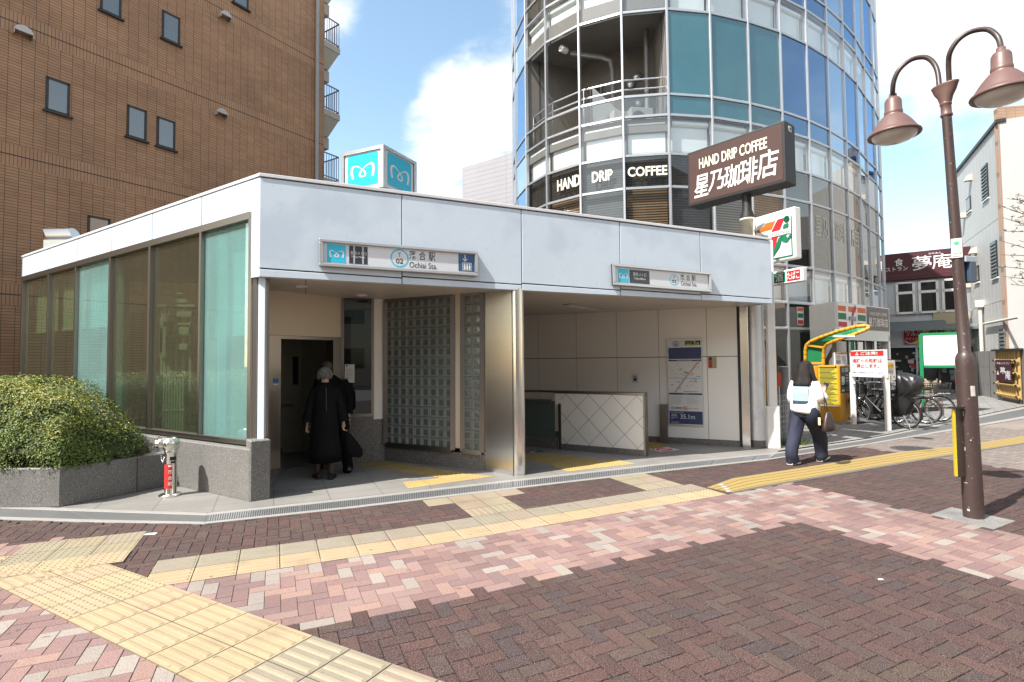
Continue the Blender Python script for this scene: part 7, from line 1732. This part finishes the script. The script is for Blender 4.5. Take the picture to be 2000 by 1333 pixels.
# ---- young woman walking away on the right
GH = math.radians(36); gp = Vector((4.42, 8.21, 0)); gl_ = Rig(gp, GH)
gw = thing('person', gp, 'woman with long dark hair in white sweatshirt and navy trousers walking away', 'person')
g = gl_
pelv = g.j((0, 0, .80), (.125, .10)); ch_ = g.j((0, .02, 1.02), (.13, .10), pelv); sh = g.j((0, .03, 1.18), (.10, .07), ch_); nk = g.j((0, .045, 1.30), (.048, .048), sh)
HC = (.01, .075, 1.425); head_part(g, nk, HC, .96)
for s_, el_, wr in ((-1, (-.205, .02, 1.0), (-.20, .12, .83)), (1, (.205, .03, .985), (.18, .24, 1.06))):
    a = g.j((s_ * .155, .03, 1.20), .036, sh); e = g.j(el_, .038, a); w = g.j(wr, (.026, .021), e)
    hand(g, w, wr, (0, .1, -1) if s_ < 0 else (-.25, .55, .65), (.2, 1, 0) if s_ < 0 else (-1, 0, .1), .5 if s_ < 0 else 1.0)
# feet: left foot behind, right foot ahead (projected on the walking direction)
def loc(p): d = Vector((p.x, p.y)) - gp.to_2d(); return d.dot(g.r.to_2d()), d.dot(g.f.to_2d())
fl_ = loc(G(1546, 909)); frt = loc(G(1597, 900))
feet = ((-.07, fl_[1] + .02, .0), (.075, frt[1] - .06, .0))
for s_, (fx_, fy_, fz_) in zip((-1, 1), feet):
    hpj = g.j((s_ * .09, 0, .77), .08, pelv); kn = g.j((fx_ * .6 + s_ * .05, fy_ * .55 + .05, .44), .05, hpj); an_ = g.j((fx_, fy_, .09), .034, kn); g.j((fx_, fy_ + .10, .04), .026, an_)
skin_mesh('body', g.V, g.E, g.R, m_skin, gw, gp)
face_bits(g, gw, HC, .96).build('face_details', m_skin, gw)
b = MB(); ax, ay = g.r, g.f; R = []
for z, rx, ry, y in ((.775, .18, .14, .0), (.765, .195, .16, .0), (.80, .205, .168, .005), (.86, .208, .165, .01), (.95, .202, .155, .015), (1.05, .198, .145, .02), (1.14, .195, .132, .025), (1.20, .182, .115, .03), (1.245, .15, .095, .035), (1.275, .09, .07, .04), (1.29, .062, .06, .045)):
    c = g.P(.0, y, z); R.append(ring(c, rx, ry, ax, ay, 36, .09))
for i, r_ in enumerate(R[:3]):
    for k, p in enumerate(r_): 
        lx = (p - gp).dot(g.r); p.z -= .10 * lx + .0
b.loft(R, 0)
limb_loft(b, [g.P(-.14, .03, 1.215), g.P(-.18, .02, 1.12), g.P(-.205, .02, .98), g.P(-.205, .09, .88), g.P(-.20, .115, .845)], [.068, .066, .062, .058, .036], 0, 16, .10)
limb_loft(b, [g.P(.14, .03, 1.215), g.P(.18, .02, 1.12), g.P(.205, .03, .985), g.P(.20, .15, .985), g.P(.185, .215, 1.035)], [.068, .068, .072, .072, .042], 0, 16, .10)
b.build('sweatshirt', m_sw, gw)
# printed picture on the back, following the cloth
b = MB(); nn_ = 10
def backp(u, z): # u across -1..1 -> point on the back
    t = -math.pi / 2 + u * .58; rz_ = .205; return g.P(rz_ * math.cos(t) * 1.02, .018 - (.158 if z < 1.05 else .158 - (z - 1.05) * .17) * abs(math.sin(t)) * 1.03 - .004, z)
for i in range(nn_):
    for k in range(nn_):
        u0, u1 = -1 + 2 * i / nn_, -1 + 2 * (i + 1) / nn_; z0, z1 = .895 + .265 * k / nn_, .895 + .265 * (k + 1) / nn_
        b.poly([backp(u0, z0), backp(u1, z0), backp(u1, z1), backp(u0, z1)], 1 if k < 2 else 0)
b.build('back_print', [M('print sky', (.30, .50, .62), .8, var=.12, scale=14), M('print dark', (.05, .05, .09), .8, var=.35, scale=30)], gw)
b = MB()
for s_, (fx_, fy_, fz_) in zip((-1, 1), feet):
    limb_loft(b, [g.P(s_ * .085, 0, .86), g.P(s_ * .10, .0, .72), g.P(fx_ * .6 + s_ * .06, fy_ * .55 + .035, .44), g.P(fx_ + s_ * .005, fy_ + .0, .20), g.P(fx_, fy_ + .01, .085), g.P(fx_, fy_ + .02, .06)], [.11, .122, .098, .088, .086, .083], 0, 26, .20, s_ * 2.0)
R = [ring(g.P(0, 0, z), rx, ry, ax, ay, 20, .03) for z, rx, ry in ((.70, .16, .12), (.76, .20, .15), (.84, .19, .145), (.90, .17, .13))]; b.loft(R, 0)
b.build('trousers', m_pt, gw)
shoes(g, gw, [(feet[0][0], feet[0][1] - .0, .012, -.22 * 0, 0), (feet[1][0], feet[1][1] + .02, .02, .16, 0)], m_snkd, m_snk)
b = MB(); rr = random.Random(8); hc = Vector(HC)
b.ell(g.P(HC[0], HC[1] - .022, HC[2] + .022), (.094, .108, .108), 20, 12, rz=GH - math.pi / 2)
R = []
for z, rx, ry, y in ((1.50, .085, .09, .05), (1.44, .098, .10, .045), (1.36, .105, .10, .03), (1.28, .118, .080, .0), (1.23, .128, .066, -.03), (1.19, .125, .05, -.05), (1.16, .10, .03, -.065), (1.14, .05, .012, -.07)):
    R.append(ring(g.P(.005, y - .03, z), rx, ry, ax, ay, 22, .12, 3.0))
b.loft(R, 0)
S_, E_ = [], []
for i in range(190):
    t = rr.uniform(math.pi * .92, math.pi * 2.08); a = g.P(HC[0] + .096 * math.cos(t), HC[1] - .025 + .10 * math.sin(t), HC[2] + rr.uniform(-.03, .06)); u = math.cos(t)
    S_.append(a); E_.append(g.P(u * rr.uniform(.13, .20) + rr.uniform(-.02, .02), -.085 + .10 * (1 - abs(math.sin(t))) + rr.uniform(-.03, .02) + (.05 if abs(u) > .7 else 0), rr.uniform(1.03, 1.19) + .04 * abs(u)))
strands(b, S_, E_, .010, 0, rr, -g.f * .02); b.build('hair', m_hair, gw)
hb = g.P(.30, .04, .0); bg = thing('handbag', (hb.x, hb.y, .5), 'dark brown shoulder bag with a pale tag hanging beside the walking woman', 'bag')
b = MB(); R = []
for z, rx, ry in ((.515, .145, .065), (.53, .155, .075), (.60, .145, .065), (.70, .11, .05), (.775, .065, .03), (.79, .05, .02)): R.append(ring(Vector((hb.x, hb.y, z)) + ax * .02, ry, rx, ax, ay, 20, .06)); 
b.loft(R, 0); b.build('bag_body', m_bag, bg)
b = MB(); b.tube([Vector((hb.x, hb.y, .78)) + ay * .03, g.P(.29, .06, .90), g.P(.27, .03, 1.02)], .007, 6); b.tube([Vector((hb.x, hb.y, .78)) - ay * .03, g.P(.29, -.01, .90), g.P(.27, .03, 1.02)], .007, 6); b.build('strap', m_bag, bg)
b = MB(); c = Vector((hb.x, hb.y, .66)) - ay * .15 - ax * .04; b.box(tuple(c), (.012, .035, .11), GH); b.build('tag', M('tag cream', (.75, .55, .35), .5), bg)
ph_ = g.P(.16, .325, 1.15); b = MB(); b.box((0, 0, 0), (.072, .009, .145)); o = b.build('smartphone', m_phone, None, bevel=.004); o.location = ph_; o.rotation_euler = (math.radians(-35), math.radians(18), GH - math.pi / 2 + .3); tag(o, 'black smartphone held up by the walking woman', 'phone')
# ---- elderly woman in black going into the lift hall
OH = math.radians(104); op = Vector((-2.56, 7.40, 0)); g = Rig(op, OH); ow = thing('person', op, 'elderly woman with short grey hair in a long black dress entering the lift hall', 'person'); ax, ay = g.r, g.f
pelv = g.j((0, 0, .80), (.12, .10)); ch_ = g.j((0, .02, 1.02), (.13, .10), pelv); sh = g.j((0, .03, 1.18), (.10, .07), ch_); nk = g.j((0, .06, 1.295), (.047, .047), sh)
HC = (-.015, .10, 1.405); head_part(g, nk, HC, .95)
for s_, el_, wr in ((-1, (-.20, .0, .98), (-.225, .02, .78)), (1, (.205, .02, .98), (.235, .06, .775))):
    a = g.j((s_ * .145, .03, 1.20), .036, sh); e = g.j(el_, .036, a); w = g.j(wr, (.027, .021), e); hand(g, w, wr, (-.12 * (s_ < 0), .05, -1), (.3, 1, 0), .55 if s_ < 0 else 1.1)
fe_ = ((-.095, .05), (.085, -.03))
for s_, (fx_, fy_) in zip((-1, 1), fe_):
    hpj = g.j((s_ * .085, 0, .76), .075, pelv); kn = g.j((s_ * .09, fy_ * .5 + .02, .43), .052, hpj); cf = g.j((fx_, fy_ - .01, .28), .045, kn); an_ = g.j((fx_, fy_, .085), .031, cf); g.j((fx_, fy_ + .11, .04), .024, an_)
skin_mesh('body', g.V, g.E, g.R, m_skin_o, ow, op)
face_bits(g, ow, HC, .95).build('face_details', m_skin_o, ow)
b = MB()
for s_, (fx_, fy_) in zip((-1, 1), fe_): limb_loft(b, [g.P(s_ * .09, fy_ * .5 + .02, .43), g.P(fx_, fy_ - .01, .28), g.P(fx_, fy_, .10), g.P(fx_, fy_ + .02, .06)], [.056, .049, .036, .036], 0, 12, .0)
b.build('stockings', M('stockings', (.07, .05, .045), .6), ow)
b = MB(); R = []
for z, rx, ry, y in ((.245, .202, .17, .01), (.24, .212, .18, .01), (.40, .202, .17, .01), (.60, .185, .155, .01), (.78, .175, .15, .01), (.90, .162, .14, .015), (1.0, .16, .13, .02), (1.10, .168, .13, .025), (1.18, .165, .115, .03), (1.235, .15, .095, .035), (1.27, .085, .07, .05), (1.315, .058, .058, .06)):
    R.append(ring(g.P(0, y, z), rx, ry, ax, ay, 30, .06 if z > .5 else .13, 1.0))
b.loft(R, 0)
limb_loft(b, [g.P(-.125, .03, 1.215), g.P(-.175, .015, 1.10), g.P(-.20, .0, .95), g.P(-.222, .01, .84), g.P(-.23, .015, .795)], [.066, .058, .056, .072, .09], 0, 18, .10)
limb_loft(b, [g.P(.125, .03, 1.215), g.P(.175, .02, 1.10), g.P(.205, .02, .95), g.P(.228, .04, .84), g.P(.238, .05, .795)], [.066, .058, .056, .072, .09], 0, 18, .10)
b.build('dress', m_blk, ow)
b = MB(); b.bar(g.P(.03, -.145, .93), g.P(.02, -.085, 1.25), .012, .004); b.build('zip', M('zip grey', (.09, .09, .1), .4), ow)
shoes(g, ow, [(fe_[0][0], fe_[0][1], .008, .0, -.35), (fe_[1][0], fe_[1][1], .008, .0, .1)], m_shoe, m_shoe)
b = MB(); b.ell(g.P(HC[0], HC[1] - .018, HC[2] + .028), (.088, .102, .092), 20, 12, rz=OH - math.pi / 2)
rr = random.Random(3)
for i in range(150):
    t, ph2 = rr.uniform(math.pi * .9, math.pi * 2.1), rr.uniform(-.5, 1.3); d = Vector((math.cos(t) * math.cos(ph2), math.sin(t) * math.cos(ph2), math.sin(ph2))); a = Vector((HC[0], HC[1] - .018, HC[2] + .028)) + Vector((d.x * .088, d.y * .10, d.z * .09)); e = a + Vector((d.x * .01, d.y * .01, -.035)); b.tube([g.P(*a), g.P(*(a.lerp(e, .5) + d * .006)), g.P(*e)], [.008, .008, .002], 5)
b.build('hair', m_hairg, ow)
hw = g.P(.265, .08, 0); bg = thing('carrier_bag', (hw.x, hw.y, .3), 'slack black cloth bag hanging from the hand of the elderly woman', 'bag')
b = MB(); R = []
for z, rx, ry, o_ in ((.265, .03, .05, .17), (.28, .10, .06, .13), (.36, .13, .07, .11), (.46, .10, .06, .07), (.56, .055, .04, .035), (.63, .022, .018, .01)): R.append(ring(Vector((hw.x, hw.y, z)) + ax * o_, rx, ry, ax, ay, 20, .25, 2.0))
b.loft(R, 0); b.build('bag_body', m_blk, bg)
b = MB(); b.tube([Vector((hw.x, hw.y, .62)) + ax * .012, g.P(.255, .09, .66), g.P(.245, .075, .69)], .007, 6); b.tube([Vector((hw.x, hw.y, .60)) + ax * .03, g.P(.275, .08, .66), g.P(.248, .07, .69)], .007, 6); b.build('handle', m_blk, bg)
# ---- man in a black suit just ahead of her
MHd = math.radians(128); mp = Vector((-2.63, 7.98, 0)); g = Rig(mp, MHd); mw = thing('person', mp, 'man in a black suit with white collar stepping into the lift, partly hidden', 'person'); ax, ay = g.r, g.f
pelv = g.j((0, 0, .86), (.12, .10)); ch_ = g.j((0, .06, 1.10), (.14, .10), pelv); sh = g.j((0, .12, 1.27), (.11, .07), ch_); nk = g.j((-.01, .19, 1.40), (.052, .052), sh)
HC = (-.03, .26, 1.49); head_part(g, nk, HC, 1.0)
for s_, el_, wr in ((-1, (-.21, .12, 1.04), (-.19, .26, .86)), (1, (.23, .02, 1.04), (.22, -.02, .80))):
    a = g.j((s_ * .17, .11, 1.28), .036, sh); e = g.j(el_, .04, a); w = g.j(wr, (.028, .022), e); hand(g, w, wr, (0, .1, -1), (.2, 1, 0), .6)
fe_ = ((-.09, .24), (.09, -.32))
for s_, (fx_, fy_) in zip((-1, 1), fe_):
    hpj = g.j((s_ * .09, 0, .82), .08, pelv); kn = g.j((s_ * .09, fy_ * .5 + .05, .47), .055, hpj); an_ = g.j((fx_, fy_, .10), .036, kn); g.j((fx_, fy_ + .12, .04), .028, an_)
skin_mesh('body', g.V, g.E, g.R, m_skin_o, mw, mp)
face_bits(g, mw, HC, 1.0).build('face_details', m_skin_o, mw)
b = MB(); R = []
for z, rx, ry, y in ((.72, .20, .15, -.0), (.73, .215, .165, .0), (.86, .205, .16, .01), (1.0, .20, .15, .04), (1.12, .21, .145, .065), (1.24, .215, .13, .10), (1.31, .19, .11, .12), (1.36, .12, .085, .15), (1.40, .07, .065, .18)): R.append(ring(g.P(0, y, z), rx, ry, ax, ay, 26, .04))
b.loft(R, 0)
limb_loft(b, [g.P(-.17, .11, 1.31), g.P(-.205, .12, 1.18), g.P(-.215, .12, 1.03), g.P(-.195, .25, .88)], [.075, .075, .065, .055], 0, 14, .06); limb_loft(b, [g.P(.17, .11, 1.31), g.P(.215, .07, 1.18), g.P(.235, .02, 1.03), g.P(.222, -.015, .82)], [.075, .075, .065, .055], 0, 14, .06)
b.build('jacket', m_blk2, mw)
b = MB(); b.loft([ring(g.P(-.01, .185, 1.39), .062, .060, ax, ay, 20), ring(g.P(-.013, .20, 1.43), .056, .056, ax, ay, 20)], 0); b.build('collar', m_white, mw)
b = MB()
for s_, (fx_, fy_) in zip((-1, 1), fe_): limb_loft(b, [g.P(s_ * .085, 0, .88), g.P(s_ * .09, fy_ * .3, .66), g.P(s_ * .09, fy_ * .5 + .04, .46), g.P(fx_, fy_ + .0, .12), g.P(fx_, fy_ + .02, .06)], [.11, .105, .085, .07, .07], 0, 16, .06)
b.build('trousers', m_blk2, mw); shoes(g, mw, [(fe_[0][0], fe_[0][1], .01, 0, -.1), (fe_[1][0], fe_[1][1] - .02, .03, -.35, .15)], m_shoe, m_shoe)
b = MB(); b.ell(g.P(HC[0], HC[1] - .018, HC[2] + .03), (.090, .105, .092), 20, 12, rz=MHd - math.pi / 2); b.build('hair', m_haird, mw)
# ---- person standing behind the board
SH_ = math.radians(-110); ps_ = at(1817, 765, 17.6); ps_.z = 0.012; g = Rig(ps_, SH_); pw = thing('person', ps_, 'person in khaki trousers standing behind the notice board, only the legs showing', 'person'); ax, ay = g.r, g.f
pelv = g.j((0, 0, .86), (.12, .10)); ch_ = g.j((0, .02, 1.10), (.14, .10), pelv); sh = g.j((0, .03, 1.28), (.11, .07), ch_); nk = g.j((0, .04, 1.40), (.05, .05), sh); HC = (0, .06, 1.50); head_part(g, nk, HC, 1.0)
for s_ in (-1, 1):
    a = g.j((s_ * .17, .03, 1.28), .036, sh); e = g.j((s_ * .25, .0, 1.05), .04, a); wr = (s_ * .26, .04, .82); w = g.j(wr, (.028, .022), e); hand(g, w, wr, (0, .1, -1), (-s_ * .3, 1, 0), .5)
    hpj = g.j((s_ * .09, 0, .82), .08, pelv); kn = g.j((s_ * .10, .03, .47), .055, hpj); an_ = g.j((s_ * .11, 0, .10), .036, kn); g.j((s_ * .12, .12, .04), .028, an_)
skin_mesh('body', g.V, g.E, g.R, m_skin, pw, ps_)
b = face_bits(g, pw, HC, 1.0)
b.build('face_details', m_skin, pw)
b = MB(); R = [ring(g.P(0, y, z), rx, ry, ax, ay, 24, .05) for z, rx, ry, y in ((.84, .19, .145, 0), (1.0, .2, .15, .01), (1.2, .21, .14, .02), (1.3, .19, .11, .03), (1.38, .09, .07, .04))]; b.loft(R, 0)
for s_ in (-1, 1): limb_loft(b, [g.P(s_ * .17, .03, 1.31), g.P(s_ * .25, 0, 1.05), g.P(s_ * .26, .04, .85)], [.075, .065, .055], 0, 14, .06)
b.build('jacket', m_blk, pw)
b = MB()
for s_ in (-1, 1): limb_loft(b, [g.P(s_ * .085, 0, .88), g.P(s_ * .10, .02, .66), g.P(s_ * .10, .03, .46), g.P(s_ * .11, 0, .2), g.P(s_ * .11, .01, .09)], [.12, .11, .10, .095, .085], 0, 16, .12)
b.build('trousers', M('khaki cloth', (.30, .25, .18), .85, var=.12, bump=.5, bscale=14), pw); shoes(g, pw, [(-.11, 0, .0, 0, -.1), (.11, 0, .0, 0, .1)], m_snkd, m_snk)
b = MB(); b.ell(g.P(0, HC[1] - .018, HC[2] + .03), (.09, .105, .092), 18, 10, rz=SH_ - math.pi / 2); b.build('hair', m_hair, pw)
# ------------------------------------------------------------------ across the street, behind the viewer
for (x, y, w, d, h, rz, col, lab) in ((-16, -24, 16, 10, 14, .1, (.35, .33, .30), 'pale concrete office block across the street behind the viewer, left'), (3, -26, 18, 10, 19, .0, (.42, .33, .27), 'tan tiled apartment block across the street behind the viewer'), (24, -18, 16, 10, 16, -.5, (.40, .31, .26), 'brown tiled block across the street behind the viewer, right'), (44, 2, 14, 10, 17, -1.1, (.45, .36, .30), 'tall tan block down the street behind the viewer'), (46, 31, 12, 10, 15, 1.2, (.40, .32, .26), 'tan block beyond the siding house, outside the view'), (37, 15, 10, 9, 11, 1.3, (.30, .29, .28), 'grey block right of the siding house, outside the view')):
    t = thing('opposite_building', (x, y, 0), lab, 'building', 'buildings across the street'); b = MB(); b.box((x, y, h / 2), (w, d, h), rz); b.build('wall', M('facade ' + str(x), col, .7, var=.08), t)
    n = Vector((-math.sin(rz), math.cos(rz), 0)); u = Vector((math.cos(rz), math.sin(rz), 0)); wn = MB()
    for fl in range(int(h / 3.1)):
        for k in range(int(w / 2.6)): c = Vector((x, y, 1.9 + fl * 3.1)) + n * (d / 2 + .01) + u * (-w / 2 + 1.5 + k * 2.6); wn.hexa([c + u * a * .8 + n * e * .02 + Vector((0, 0, -.7)) for a, e in ((-1, 0), (1, 0), (1, 1), (-1, 1))], [c + u * a * .8 + n * e * .02 + Vector((0, 0, .7)) for a, e in ((-1, 0), (1, 0), (1, 1), (-1, 1))])
    wn.build('window', m_gl_dark, t)
# ------------------------------------------------------------------ end
